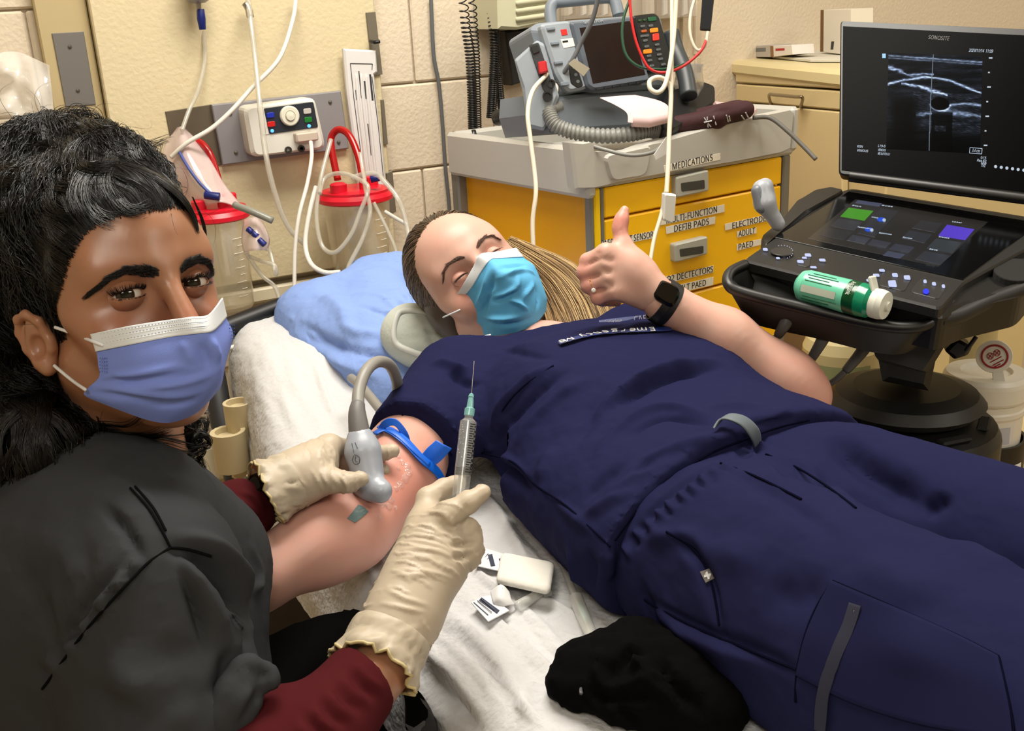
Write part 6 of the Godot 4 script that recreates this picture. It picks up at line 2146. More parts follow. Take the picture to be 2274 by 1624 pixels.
func wall_px(b: MB, px: Array, proud: float, thick: float, bev := 0.002) -> void:
	slab(b, px, Vector3(0, 0, WZ + proud), Vector3(0, 0, 1), thick, bev)
func W(x: float, y: float, proud: float) -> Vector3:
	return PZ(x, y, WZ + proud)
func build_service_panel() -> void:
	var paint := mat("panel_cream", Color(0.80, 0.745, 0.605), 0.55)
	bumpy(paint, 5.0, 0.12, 0.05, 3, 41)
	var steel := mat("brushed_plate", Color(0.50, 0.49, 0.48), 0.42, 0.55)
	var t := thing("service_panel", "tall cream service panel standing proud of the block wall behind the gear", "wall panel", Vector3(0.5, 0.9, WZ))
	var b := MB.new()
	var xl := W(196, 0, 0.05).x
	var xr := W(842, 120, 0.05).x
	b.box(Vector3((xl + xr) / 2, 1.5, WZ + 0.024), Vector3(xr - xl, 1.18, 0.05), 0.003)
	put("panel_board", local_to(t, b), paint, t)
	b = MB.new()
	var x0 := W(76, 20, 0.03).x
	b.box(Vector3((x0 + xl) / 2 - 0.001, 1.5, WZ + 0.014), Vector3(xl - x0 - 0.002, 1.18, 0.03), 0.003)
	put("side_strip", local_to(t, b), mat("strip_cream", Color(0.70, 0.63, 0.47), 0.55), t)
	var screw := mat("screw_grey", Color(0.4, 0.39, 0.36), 0.35, 0.8)
	b = MB.new()
	wall_px(b, [[115, 74], [186, 70], [213, 232], [146, 237]], 0.032, 0.003, 0.001)
	var pl := put("cover_plate", local_to(t, b), steel, t, "brushed steel blank plate with two screws")
	for q in [[155, 104], [173, 201]]:
		b = MB.new()
		b.lathe([[0.0, 0.0], [0.004, 0.0], [0.0035, 0.002], [0.0, 0.0025]], axis_y(W(q[0], q[1], 0.032), W(q[0], q[1], 0.1)), 10)
		put("screw", local_to(t, b), screw, pl)
	b = MB.new()
	wall_px(b, [[367, 248], [470, 232], [494, 366], [393, 384]], 0.052, 0.003, 0.001)
	put("blank_plate", local_to(t, b), mat("plate_taupe", Color(0.40, 0.36, 0.30), 0.4, 0.4), t)
	for q in [[[813, 28], [834, 26], [850, 165], [829, 170]], [[846, 222], [853, 221], [862, 320], [853, 323]], [[858, 385], [872, 378], [880, 470], [866, 480]]]:
		b = MB.new()
		wall_px(b, q, 0.054, 0.004, 0.001)
		put("edge_plate", local_to(t, b), mat("plate_edge", Color(0.45, 0.42, 0.36), 0.45, 0.3), t)
	b = MB.new()
	b.tube(PackedVector3Array([W(822, 92, 0.06), W(832, 94, 0.085), W(843, 92, 0.085)]), 0.004, 8)
	put("edge_hook", local_to(t, b), mat("black_plastic", Color(0.02, 0.02, 0.022), 0.4), t)
	t = thing("suction_controller", "white wall controller with round dial on a grey screwed plate", "controller", W(620, 290, 0.05))
	b = MB.new()
	wall_px(b, [[470, 233], [757, 202], [775, 330], [495, 367]], 0.064, 0.014, 0.002)
	var gp := put("mounting_plate", local_to(t, b), mat("plate_grey", Color(0.50, 0.49, 0.50), 0.5), t)
	for q in [[511, 252], [524, 339], [733, 227], [752, 316]]:
		b = MB.new()
		b.lathe([[0.0, 0.0], [0.0045, 0.0], [0.004, 0.002], [0.0, 0.003]], axis_y(W(q[0], q[1], 0.064), W(q[0], q[1], 0.1)), 10)
		put("screw", local_to(t, b), screw, gp)
	b = MB.new()
	slab(b, rounded([[541, 238], [700, 216], [724, 320], [718, 332], [560, 350]], 16, 4), Vector3(0, 0, WZ + 0.115), Vector3(0, 0, 1), 0.05, 0.008)
	put("casing", local_to(t, b), mat("casing_white", Color(0.83, 0.82, 0.78), 0.4), t)
	b = MB.new()
	slab(b, rounded([[586, 241], [696, 226], [707, 283], [598, 298]], 4), Vector3(0, 0, WZ + 0.1175), Vector3(0, 0, 1), 0.004, 0.001)
	put("faceplate", local_to(t, b), mat("face_slate", Color(0.13, 0.15, 0.19), 0.35), t)
	b = MB.new()
	var ax := axis_y(W(642, 257, 0.117), W(642, 257, 0.117) + Vector3(0, 0, 0.1))
	b.lathe([[0.0, 0.0], [0.0205, 0.0], [0.0205, 0.006], [0.018, 0.009], [0.011, 0.009], [0.0105, 0.006], [0.009, 0.012], [0.0, 0.013]], ax, 28)
	put("dial", local_to(t, b), mat("dial_cream", Color(0.84, 0.83, 0.76), 0.4), t)
	for q in [[601, 256, Color(0.05, 0.15, 0.62)], [603, 276, Color(0.75, 0.06, 0.06)], [683, 247, Color(0.72, 0.7, 0.68)], [685, 266, Color(0.03, 0.42, 0.14)]]:
		b = MB.new()
		slab(b, rounded([[q[0] - 9, q[1] - 5], [q[0] + 8, q[1] - 7], [q[0] + 9, q[1] + 5], [q[0] - 8, q[1] + 7]], 3), Vector3(0, 0, WZ + 0.12), Vector3(0, 0, 1), 0.004, 0.001)
		put("key", local_to(t, b), mat("key_%d" % q[0], q[2], 0.4), t)
	for q in [[605, 291], [687, 280]]:
		b = MB.new()
		slab(b, oval(q[0], q[1], 4, 4, 10), Vector3(0, 0, WZ + 0.12), Vector3(0, 0, 1), 0.004, 0.001)
		var m := mat("led_blue", Color(0.3, 0.6, 0.9), 0.3)
		m.emission_enabled = true
		m.emission = Color(0.35, 0.7, 1.0)
		m.emission_energy_multiplier = 1.0
		put("indicator_light", local_to(t, b), m, t)
	for q in [[639, 333], [668, 330]]:
		b = MB.new()
		b.lathe([[0.0, 0.0], [0.0075, 0.0], [0.0075, 0.006], [0.004, 0.006], [0.004, 0.001], [0.0, 0.001]], axis_y(W(q[0], q[1], 0.114), W(q[0], q[1], 0.114) + Vector3(0, 0, 0.1)), 14)
		put("socket", local_to(t, b), mat("socket_metal", Color(0.25, 0.24, 0.22), 0.35, 0.6), t)
	b = MB.new()
	slab(b, rounded([[657, 297], [706, 291], [709, 312], [660, 318]], 5), Vector3(0, 0, WZ + 0.135), Vector3(0, 0, 1), 0.02, 0.003)
	put("plug", local_to(t, b), mat("plug_beige", Color(0.74, 0.68, 0.62), 0.5), t)
	b = MB.new()
	slab(b, [[572, 244], [580, 243], [586, 241], [598, 298], [592, 299], [582, 299]], Vector3(0, 0, WZ + 0.1165), Vector3(0, 0, 1), 0.003, 0.0005)
	put("face_edge", local_to(t, b), mat("casing_white", Color.WHITE), t)
	t = thing("flowmeter", "grey flowmeter body at the top edge with a blue tube nipple", "flowmeter", W(447, 0, 0.09))
	b = MB.new()
	var f := axis_y(W(440, 8, 0.09), W(440, 8, 0.09) + Vector3.UP)
	b.lathe([[0.0, 0.0], [0.014, 0.001], [0.022, 0.006], [0.025, 0.016], [0.025, 0.05], [0.02, 0.055], [0.0, 0.055]], f, 24)
	put("body", local_to(t, b), mat("meter_grey", Color(0.55, 0.54, 0.53), 0.3, 0.3), t)
	b = MB.new()
	b.lathe([[0.0, -0.012], [0.005, -0.012], [0.006, 0.0], [0.006, 0.004], [0.0, 0.004]], f, 14)
	put("nipple", local_to(t, b), mat("steel", Color.WHITE), t)
	b = MB.new()
	b.tube(PackedVector3Array([W(445, 20, 0.09), W(447, 42, 0.09), W(450, 66, 0.09)]), [0.0075, 0.0085, 0.0065], 14)
	put("blue_connector", local_to(t, b), mat("connector_blue", Color(0.01, 0.09, 0.38), 0.4), t)
	t = thing("sterile_pouch", "long white paper pouch of catheter tubing hung on the panel edge", "pouch", W(800, 220, 0.055))
	b = MB.new()
	wall_px(b, [[763, 108], [836, 112], [839, 160], [832, 166], [838, 230], [850, 320], [862, 440], [800, 440], [788, 330], [772, 210]], 0.075, 0.012, 0.004)
	put("paper_pouch", local_to(t, b), mat("pouch_white", Color(0.83, 0.82, 0.81), 0.6), t)
	var ink := mat("ink_grey", Color(0.16, 0.16, 0.17), 0.7)
	b = MB.new()
	for q in [[[778, 141], [827, 142]], [[778, 141], [786, 220]], [[827, 142], [826, 155]], [[786, 220], [800, 330]], [[800, 330], [812, 430]], [[826, 170], [840, 280]], [[840, 280], [852, 400]]]:
		b.tube(PackedVector3Array([W(q[0][0], q[0][1], 0.0755), W(q[1][0], q[1][1], 0.0755)]), 0.0008, 5)
	put("printed_border", local_to(t, b), ink, t)
	for q in [[808, 180, 4, 40], [820, 165, 4, 58], [796, 158, 2, 60], [789, 200, 2, 22], [815, 275, 3, 70]]:
		b = MB.new()
		wall_px(b, [[q[0], q[1]], [q[0] + q[2], q[1]], [q[0] + q[2] + q[3] * 0.1, q[1] + q[3]], [q[0] + q[3] * 0.1, q[1] + q[3]]], 0.0758, 0.0008, 0.0001)
		put("printed_text", local_to(t, b), ink, t)
	b = MB.new()
	for k in 3:
		b.tube(smooth(PackedVector3Array([W(790 + k * 11, 165, 0.073), W(797 + k * 11, 240, 0.075), W(808 + k * 10, 330, 0.075), W(818 + k * 10, 430, 0.074)]), 5), 0.004, 8)
	put("folded_catheter", local_to(t, b), mat("pouch_white", Color.WHITE), t)

func canister(name_label: String, cx: float, top: float, half: float, z: float) -> Node3D:
	var c := PZ(cx, top, z)
	var r := half / FOC * pix(c).z
	var t := thing("suction_canister", name_label, "canister", c - Vector3(0, 0.2, 0), "red-lidded suction canisters on the wall")
	var red := mat("lid_red", Color(0.80, 0.05, 0.15), 0.35)
	var b := MB.new()
	var f := Transform3D(Basis(), c)
	b.lathe([[0.0, -0.015], [r * 0.93, -0.015], [r, -0.012], [r, -0.004], [r * 0.95, 0.0], [r * 0.9, 0.004], [r * 0.9, 0.009], [r * 0.7, 0.013], [0.0, 0.015]], f, 36)
	put("lid", local_to(t, b), red, t)
	for q in [[-0.55, 0.3, 0.22, 0.028], [0.1, 0.45, 0.13, 0.036], [0.5, -0.1, 0.2, 0.03]]:
		b = MB.new()
		b.lathe([[0.0, 0.01], [r * q[2], 0.01], [r * q[2], q[3]], [r * q[2] * 0.75, q[3] + 0.003], [0.0, q[3] + 0.003]], f.translated_local(Vector3(q[0] * r, 0, q[1] * r)), 16)
		put("port_cap", local_to(t, b), red, t)
	b = MB.new()
	var R2 := r * 0.88
	b.lathe([[0.0, -0.2], [R2 * 0.82, -0.2], [R2 * 0.86, -0.195], [R2, -0.016], [R2 * 0.975, -0.016], [R2 * 0.84, -0.193], [0.0, -0.197]], f, 36)
	var jar := put("jar", local_to(t, b), clearmat("jar_clear", Color(0.86, 0.82, 0.70), 0.16), t)
	b = MB.new()
	for k in 9:
		var y := -0.05 - k * 0.015
		var rr := R2 * (0.86 + 0.14 * (y + 0.2) / 0.18) + 0.0006
		var pts := PackedVector3Array()
		var len := 0.42 if k % 2 == 0 else 0.25
		for j in 5:
			var an := 0.95 + len * j / 4.0
			pts.append(c + Vector3(cos(an) * rr, y, sin(an) * rr))
		b.tube(pts, 0.0008, 4)
	put("scale_mark", local_to(t, b), mat("mark_white", Color(0.85, 0.83, 0.78), 0.6), jar)
	return t

func clear_tube(called: String, label: String, px: Array, r: float, key := "tube_clear", cat := "tube", grp := "") -> void:
	var b := MB.new()
	b.tube(smooth(PL(px), 10), r, 10)
	tag(put(called, b, mats[key]), label, cat, grp)

func build_wall_gear() -> void:
	clearmat("tube_clear", Color(0.78, 0.76, 0.70), 0.42, 0.08)
	clearmat("bag_clear", Color(0.88, 0.80, 0.79), 0.5, 0.12)
	mat("cable_white", Color(0.84, 0.82, 0.78), 0.45)
	mat("cable_grey", Color(0.36, 0.37, 0.38), 0.5)
	mat("cable_black", Color(0.015, 0.017, 0.018), 0.35)
	mat("cable_red", Color(0.70, 0.06, 0.08), 0.4)
	mat("cable_green", Color(0.05, 0.25, 0.16), 0.4)
	canister("clear suction canister with red lid just behind the dark-haired woman", 480, 470, 73, WZ + 0.16)
	canister("clear suction canister with red lid under coiled tubing, beside the pouch", 789, 430, 84, WZ + 0.16)
	var b := MB.new()
	b.tube(smooth(PL([[415, 440, 2.12], [410, 360, 2.12], [432, 315, 2.1], [462, 335, 2.09], [482, 390, 2.09], [494, 440, 2.09], [497, 462, 2.09]]), 8), 0.0075, 12)
	tag(put("red_hose", b, mat("hose_red", Color(0.62, 0.01, 0.02), 0.25)), "glossy red hose arching over the nearer suction canister lid", "hose", "")
	b = MB.new()
	b.tube(smooth(PL([[750, 400, 2.22], [738, 340, 2.22], [736, 305, 2.22], [752, 288, 2.21], [775, 300, 2.2], [795, 345, 2.19], [805, 395, 2.18]]), 8), 0.0078, 12)
	tag(put("red_hose", b, mat("hose_red", Color.WHITE)), "glossy red hose arching over the farther suction canister lid", "hose", "")
	b = MB.new()
	b.sheet(smoothgrid([[P(396, 285, 2.1), P(402, 283, 2.08), P(408, 287, 2.1)], [P(366, 330, 2.1), P(410, 330, 2.05), P(440, 318, 2.1)], [P(370, 380, 2.08), P(430, 385, 2.04), P(470, 365, 2.08)], [P(400, 430, 2.08), P(455, 425, 2.04), P(500, 415, 2.08)], [P(440, 465, 2.07), P(490, 450, 2.04), P(545, 470, 2.08)]], 5), 11, 21, 0.003)
	var bg := put("tubing_bag", b, mats["bag_clear"])
	tag(bg, "pinkish clear bag with a blue stripe hung above the nearer canister", "bag")
	b = MB.new()
	b.tube(smooth(PL([[398, 338, 2.045], [420, 375, 2.03], [445, 408, 2.03], [470, 432, 2.03]]), 6), 0.0035, 6)
	put("blue_stripe", b, mat("stripe_blue", Color(0.25, 0.30, 0.55), 0.5), bg)
	b = MB.new()
	b.tube(smooth(PL([[520, 455, 2.0], [560, 470, 1.99], [605, 490, 1.99]]), 5), 0.007, 10)
	tag(put("suction_tip", b, mat("tip_grey", Color(0.50, 0.50, 0.46), 0.3)), "smoky grey suction wand lying across the nearer red lid", "suction wand")
	b = MB.new()
	b.tube(PL([[455, 433, 2.03], [487, 437, 2.03]]), 0.008, 10)
	tag(put("tube_connector", b, mat("connector_blue", Color.WHITE)), "dark blue connector on the nearer red canister lid", "connector")
	b = MB.new()
	b.tube(PL([[823, 398, 2.17], [842, 394, 2.17]]), 0.008, 10)
	tag(put("tube_connector", b, mat("connector_blue", Color.WHITE)), "dark blue connector on the farther red canister lid", "connector")
	var bb := MB.new()
	bb.sheet(smoothgrid([[P(545, 490, 2.04), P(565, 485, 2.02), P(580, 495, 2.05)], [P(540, 530, 2.03), P(570, 520, 2.0), P(595, 530, 2.04)], [P(545, 560, 2.03), P(570, 556, 2.0), P(590, 556, 2.04)]], 4), 9, 9, 0.004)
	var sb := put("syringe_bag", bb, mats["bag_clear"])
	tag(sb, "small clear bag with blue tips beside the nearer canister", "bag")
	for q in [[550, 508, 560, 516], [562, 518, 572, 526], [575, 532, 588, 544]]:
		b = MB.new()
		b.tube(PL([[q[0], q[1], 2.0], [q[2], q[3], 2.0]]), 0.006, 8)
		put("blue_tip", b, mat("tip_blue", Color(0.02, 0.10, 0.42), 0.4), sb)
	clear_tube("oxygen_tube", "clear oxygen tube hanging from the blue nipple to the bag", [[450, 64, 2.1], [455, 130, 2.1], [440, 200, 2.09], [420, 245, 2.08], [404, 290, 2.06]], 0.0045)
	clear_tube("drain_tube", "grey-clear tube hanging past the left side of the wall controller", [[551, 0, 2.1], [556, 40, 2.08], [568, 140, 2.07], [578, 240, 2.05], [590, 340, 2.05], [605, 410, 2.06], [628, 480, 2.08], [652, 520, 2.1], [680, 545, 2.12]], 0.0055)
	b = MB.new()
	b.tube(smooth(PL([[545, 8, 2.1], [552, 20, 2.1], [556, 38, 2.1]]), 4), 0.0075, 10)
	tag(put("tube_joint", b, mat("steel", Color.WHITE)), "ribbed metal joint at the top of the grey-clear tube", "fitting")
	clear_tube("white_tube", "white tube curving down from the top edge to the nearer canister bag", [[657, -5, 2.15], [650, 45, 2.13], [620, 130, 2.1], [560, 195, 2.08], [515, 245, 2.06], [470, 285, 2.05], [415, 318, 2.04], [380, 350, 2.05]], 0.0045, "cable_white")
	clear_tube("sensor_cable", "beige cable dropping from the wall controller plug", [[690, 315, 2.16], [692, 350, 2.14], [682, 410, 2.12], [664, 480, 2.1], [655, 560, 2.1], [654, 660, 2.1]], 0.0042, "cable_white", "cable")
	clear_tube("looped_tube", "white tube looping low beside the farther canister towards the pillow", [[702, 415, 2.12], [688, 470, 2.1], [678, 540, 2.09], [690, 585, 2.07], [720, 605, 2.05], [755, 605, 2.04]], 0.005, "cable_white")
	clear_tube("coiled_tube", "clear tube circling the lid of the farther canister", [[710, 430, 2.08], [722, 395, 2.1], [760, 385, 2.09], [800, 400, 2.07], [818, 420, 2.06], [800, 470, 2.06], [780, 520, 2.06], [745, 560, 2.06], [715, 545, 2.07], [703, 480, 2.08], [712, 400, 2.09], [735, 310, 2.12]], 0.0045)
	clear_tube("coiled_tube", "clear tube falling from the farther canister lid along its front", [[800, 340, 2.12], [808, 390, 2.1], [812, 420, 2.07], [822, 470, 2.06], [805, 530, 2.06], [775, 590, 2.05], [770, 620, 2.05]], 0.0045)
	clear_tube("coiled_tube", "clear tube looping right from the farther canister down behind the head", [[780, 395, 2.12], [830, 385, 2.12], [860, 410, 2.11], [888, 450, 2.1], [905, 510, 2.1], [905, 560, 2.1]], 0.0055)
	clear_tube("drain_line", "thin clear line crossing right below the farther canister lid", [[855, 470, 2.14], [880, 485, 2.13], [905, 500, 2.13]], 0.004, "cable_white")
	clear_tube("drain_line", "thin clear line hanging right of the farther canister jar", [[830, 450, 2.12], [860, 510, 2.12], [880, 560, 2.12], [885, 610, 2.12]], 0.004)
	clear_tube("drain_line", "thin clear line dropping from the nearer canister towards the bed handle", [[555, 570, 2.04], [580, 580, 2.03], [610, 590, 2.02], [612, 610, 2.03], [600, 560, 2.05], [585, 540, 2.06]], 0.004)
	clear_tube("drain_line", "clear line slanting from the nearer canister jar to the rail", [[545, 560, 2.06], [580, 610, 2.06], [612, 640, 2.06], [625, 690, 2.06]], 0.0045)
	clear_tube("white_loop", "white cable looping below the bed push handle", [[630, 690, 2.02], [612, 725, 1.99], [580, 750, 1.97], [530, 768, 1.95], [500, 776, 1.94]], 0.005, "cable_white", "cable")
	b = MB.new()
	var g := []
	for j in 7:
		var r := []
		for i in 6:
			r.append(P(-60 + i * 34 + j * 3, 110 + j * 40 + absf(i - 2.5) * 14, 1.82 + rng.randf_range(-0.03, 0.03)))
		g.append(r)
	b.sheet(smoothgrid(g, 5), 26, 31, 0.0015)
	tag(put("plastic_bag", b, clearmat("bag_film", Color(0.9, 0.89, 0.87), 0.3, 0.1)), "crumpled clear plastic bag on the wall at the left edge", "bag")
	b = MB.new()
	var gc := PackedVector3Array()
	for q in [[957, -5], [960, 70], [964, 130], [975, 190], [983, 280], [989, 370], [996, 440], [1000, 490]]: gc.append(W(q[0], q[1], 0.012))
	b.tube(smooth(gc, 8), 0.0045, 10)
	tag(put("grey_cable", b, mats["cable_grey"]), "straight grey cable hanging down the bare block wall", "cable")
	coil([[1028, -10], [1034, 60], [1043, 120], [1048, 200], [1050, 280], [1052, 330], [1056, 385]], 2.3, 0.0105, 62, "black coiled instrument cord hanging nearest the grey cable")
	coil([[1048, -10], [1052, 60], [1056, 120], [1058, 200], [1060, 280], [1062, 330], [1064, 372]], 2.33, 0.009, 60, "second black coiled strand hanging beside the nearer coiled cord")
	coil([[1088, -10], [1094, 50], [1098, 110], [1096, 170], [1092, 240], [1090, 262]], 2.36, 0.0105, 46, "black coiled cord hanging left of the wall bracket")
	coil([[1104, 30], [1102, 90], [1106, 150], [1110, 210], [1116, 255]], 2.38, 0.009, 40, "black coiled strand behind the cord by the wall bracket")
	b = MB.new()
	b.tube(smooth(PL([[1051, 290, 2.28], [1055, 340, 2.27], [1060, 372, 2.26], [1062, 388, 2.26]]), 5), [0.006, 0.007, 0.0075, 0.008, 0.0085, 0.009, 0.0095, 0.0105, 0.0115, 0.0125, 0.0125, 0.012, 0.011, 0.009, 0.006, 0.002], 14)
	tag(put("instrument_handle", b, mats["cable_black"]), "black bulb end of the coiled cord hanging before the cart", "instrument")
	var t := thing("wall_bracket", "cream ribbed equipment bracket on the wall above the defibrillator", "bracket", PZ(1150, 40, WZ + 0.05))
	b = MB.new()
	slab(b, [[1106, -30], [1226, -30], [1226, 50], [1150, 66], [1108, 64]], Vector3(0, 0, WZ + 0.13), Vector3(0.0, 0, 1), 0.12, 0.006)
	put("housing", local_to(t, b), mat("bracket_cream", Color(0.74, 0.73, 0.62), 0.5), t)
	for k in 3:
		b = MB.new()
		b.tube(PackedVector3Array([PZ(1146, 8 + k * 18, WZ + 0.132), PZ(1226, -4 + k * 18, WZ + 0.132)]), 0.006, 8)
		put("rib", local_to(t, b), mat("bracket_cream", Color.WHITE), t)
	b = MB.new()
	slab(b, [[1122, 70], [1215, 58], [1230, 160], [1138, 190]], Vector3(0, 0, WZ + 0.06), Vector3(0, 0, 1), 0.05, 0.004)
	put("back_box", local_to(t, b), mat("box_dark", Color(0.06, 0.055, 0.055), 0.5), t)
	for q in [[1254, 1372, 46, "clear wall rack of brown-edged leaflets above the defibrillator handle"], [1436, 1548, 46, "clear wall rack of leaflets above the defibrillator keypad"]]:
		t = thing("wall_rack", q[3], "rack", PZ(q[0], 20, WZ + 0.03), "clear wall racks")
		b = MB.new()
		slab(b, [[q[0], -30], [q[1], -30], [q[1], q[2] - 8], [q[0], q[2]]], Vector3(0, 0, WZ + 0.08), Vector3(0, 0, 1), 0.07, 0.003)
		put("tray", local_to(t, b), clearmat("rack_clear", Color(0.8, 0.76, 0.7), 0.35), t)
		for k in 7:
			b = MB.new()
			var x: float = q[0] + 8 + k * (q[1] - q[0] - 16) / 6.5
			slab(b, [[x, -40], [x + 9, -40], [x + 10, q[2] - 16], [x + 1, q[2] - 12]], Vector3(0, 0, WZ + 0.06), Vector3(0, 0, 1), 0.035, 0.001)
			put("leaflet", local_to(t, b), mat("leaflet_%d" % (k % 3), [Color(0.78, 0.74, 0.68), Color(0.5, 0.4, 0.3), Color(0.85, 0.83, 0.8)][k % 3], 0.7), t)

func coil(px: Array, d: float, r: float, turns: int, label: String) -> void:
	var q := PackedVector3Array()
	for a in px: q.append(P(a[0], a[1], d))
	q = smooth(q, 16)
	var cum := [0.0]
	for i in q.size() - 1: cum.append(cum[i] + q[i].distance_to(q[i + 1]))
	var o := PackedVector3Array()
	var n := turns * 9
	var j := 0
	for k in n + 1:
		var u := float(k) / n
		var s: float = cum[-1] * pow(u, 0.65)
		while j < q.size() - 2 and cum[j + 1] < s: j += 1
		var t: float = (s - cum[j]) / maxf(cum[j + 1] - cum[j], 1e-6)
		var a := TAU * turns * u
		o.append(q[j].lerp(q[j + 1], clampf(t, 0, 1)) + (cam_r * cos(a) + cam_f * sin(a)) * r)
	var b := MB.new()
	b.tube(o, 0.0015, 5)
	tag(put("coiled_cable", b, mats["cable_black"]), label, "cord", "black coiled cords on the block wall")

const CART_YAW := 6.0
var cart_o := Vector3.ZERO
var cart_x := Vector3.RIGHT
var cart_n := Vector3.BACK
func FR(b: MB, px: Array, proud: float, depth: float, bev := 0.002) -> void:
	slab(b, px, cart_o + cart_n * proud, cart_n, depth, bev)
func front(x: float, y: float, proud := 0.0) -> Vector3:
	return PP(x, y, cart_o + cart_n * proud, cart_n)
func label_plate(px: Array, s: String, tpx: Array, o: Vector3, n: Vector3, parent: Node3D) -> void:
	var b := MB.new()
	slab(b, px, o + n * 0.0012, n, 0.001, 0.0002)
	var p := put("label", local_to(parent, b), mat("label_white", Color(0.90, 0.88, 0.82), 0.5), parent)
	if s == "": return
	var l := PP(tpx[0][0], tpx[0][1], o + n * 0.0014, n)
	var r := PP(tpx[1][0], tpx[1][1], o + n * 0.0014, n)
	var xd := (r - l).normalized()
	var ce := (l + r) / 2.0
	var f := Transform3D(Basis(xd, n.cross(xd).normalized(), n), ce)
	text(s, parent.transform.affine_inverse() * f, tpx[2], mat("ink_black", Color(0.06, 0.06, 0.06), 0.7), p, "lettering", "Droid Sans", l.distance_to(r))

func build_cart() -> void:
	cart_o = P(1310, 332, 1.89)
	var a := deg_to_rad(CART_YAW)
	cart_x = Vector3(cos(a), 0, -sin(a))
	cart_n = Vector3(sin(a), 0, cos(a))
	var fs := Basis(cart_x, Vector3.UP, cart_n)
	var c00 := Vector3(cart_o.x, 0, cart_o.z)
	var H := cart_o.y
	var wd := (front(1757, 340) - cart_o).dot(cart_x)
	var dp := 0.47
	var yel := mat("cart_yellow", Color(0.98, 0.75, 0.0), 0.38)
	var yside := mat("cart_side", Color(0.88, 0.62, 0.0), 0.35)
	var grey := mat("tray_grey", Color(0.70, 0.69, 0.66), 0.45)
	var post := mat("post_alu", Color(0.50, 0.49, 0.46), 0.4, 0.4)
	var t := thing("crash_cart", "yellow crash cart with three labelled drawers and a grey tray top", "cart", c00 + cart_x * wd / 2 - cart_n * dp / 2)
	var ytop := (front(1330, 418) - c00).y
	var b := MB.new()
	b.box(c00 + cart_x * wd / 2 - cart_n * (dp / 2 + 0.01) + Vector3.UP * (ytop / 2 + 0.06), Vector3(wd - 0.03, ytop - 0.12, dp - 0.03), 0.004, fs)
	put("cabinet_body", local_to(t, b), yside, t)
	var y1 := (front(1318, 493) - c00).y
	var y2 := (front(1318, 707) - c00).y
	var ys := [ytop, y1, y2, 0.5, 0.14]
	var xl := 0.032
	var xr := wd - 0.026
	for i in 4:
		b = MB.new()
		b.box(c00 + cart_x * (xl + xr) / 2 + Vector3.UP * (ys[i] + ys[i + 1]) / 2 + cart_n * -0.012, Vector3(xr - xl, ys[i] - ys[i + 1] - 0.004, 0.022), 0.003, fs)
		var dr := put("drawer", local_to(t, b), yel, t)
		var hq: Array = [[[1502, 394], [1575, 377], [1576, 424], [1504, 440]], [[1499, 543], [1573, 525], [1573, 565], [1501, 584]], [[1497, 760], [1572, 740], [1572, 785], [1499, 805]], [[1497, 1060], [1572, 1040], [1572, 1085], [1499, 1105]]][i]
		b = MB.new()
		FR(b, rounded(hq, 5), 0.014, 0.016, 0.003)
		var hd := put("handle", local_to(t, b), mat("handle_grey", Color(0.66, 0.66, 0.62), 0.4), dr)
		var ce := Vector2.ZERO
		for q in hq: ce += Vector2(q[0], q[1]) / 4.0
		var inn := []
		for q in hq: inn.append([lerpf(ce.x, q[0], 0.72), lerpf(ce.y, q[1], 0.42) + 4.0])
		b = MB.new()
		FR(b, rounded(inn, 3), 0.0148, 0.002, 0.0005)
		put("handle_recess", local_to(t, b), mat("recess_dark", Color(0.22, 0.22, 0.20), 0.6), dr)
	for q in [[-0.004, 0.006, post], [0.006, 0.022, mat("post_yellow", Color(0.95, 0.78, 0.03), 0.35)], [0.022, 0.031, post]]:
		b = MB.new()
		b.box(c00 + cart_x * (q[0] + q[1]) / 2 + Vector3.UP * (ytop / 2 + 0.05) - cart_n * 0.008, Vector3(q[1] - q[0] - 0.0006, ytop - 0.1, 0.02), 0.003, fs)
		put("corner_post", local_to(t, b), q[2], t)
	b = MB.new()
	b.box(c00 + cart_x * (wd - 0.013) + Vector3.UP * (ytop / 2 + 0.05) - cart_n * 0.008, Vector3(0.022, ytop - 0.1, 0.02), 0.003, fs)
	put("corner_post", local_to(t, b), post, t)
	b = MB.new()
	b.box(c00 + cart_x * 0.008 + Vector3.UP * (ytop / 2 + 0.05) - cart_n * (dp - 0.0), Vector3(0.03, ytop - 0.1, 0.03), 0.004, fs)
	put("corner_post", local_to(t, b), post, t)
	for x in [0.06, wd - 0.06]:
		for z in [0.06, dp - 0.06]:
			b = MB.new()
			b.lathe([[0.0, -0.015], [0.05, -0.015], [0.055, -0.006], [0.055, 0.006], [0.05, 0.015], [0.0, 0.015]], Transform3D(Basis(Vector3.BACK, PI / 2), c00 + cart_x * x - cart_n * z + Vector3.UP * 0.056), 18)
			b.box(c00 + cart_x * x - cart_n * z + Vector3.UP * 0.11, Vector3(0.04, 0.06, 0.04), 0.004, fs)
			put("caster", local_to(t, b), mat("bed_dark", Color.WHITE), t)
	b = MB.new()
	b.box(c00 + cart_x * wd / 2 - cart_n * dp / 2 + Vector3.UP * (ytop + 0.012), Vector3(wd + 0.01, 0.024, dp + 0.01), 0.006, fs)
	var rim := put("tray", local_to(t, b), grey, t)
	b = MB.new()
	FR(b, [[1268, 318], [1290, 320], [1308, 316], [1313, 320], [1314, 335], [1322, 338], [1338, 337], [1350, 342], [1400, 335], [1446, 318], [1470, 311], [1600, 279], [1700, 256], [1758, 244], [1766, 250], [1758, 328], [1738, 338], [1640, 358], [1500, 384], [1362, 408], [1340, 414], [1316, 419], [1280, 419]], 0.014, 0.026, 0.005)
	put("front_rim", local_to(t, b), grey, t)
	b = MB.new()
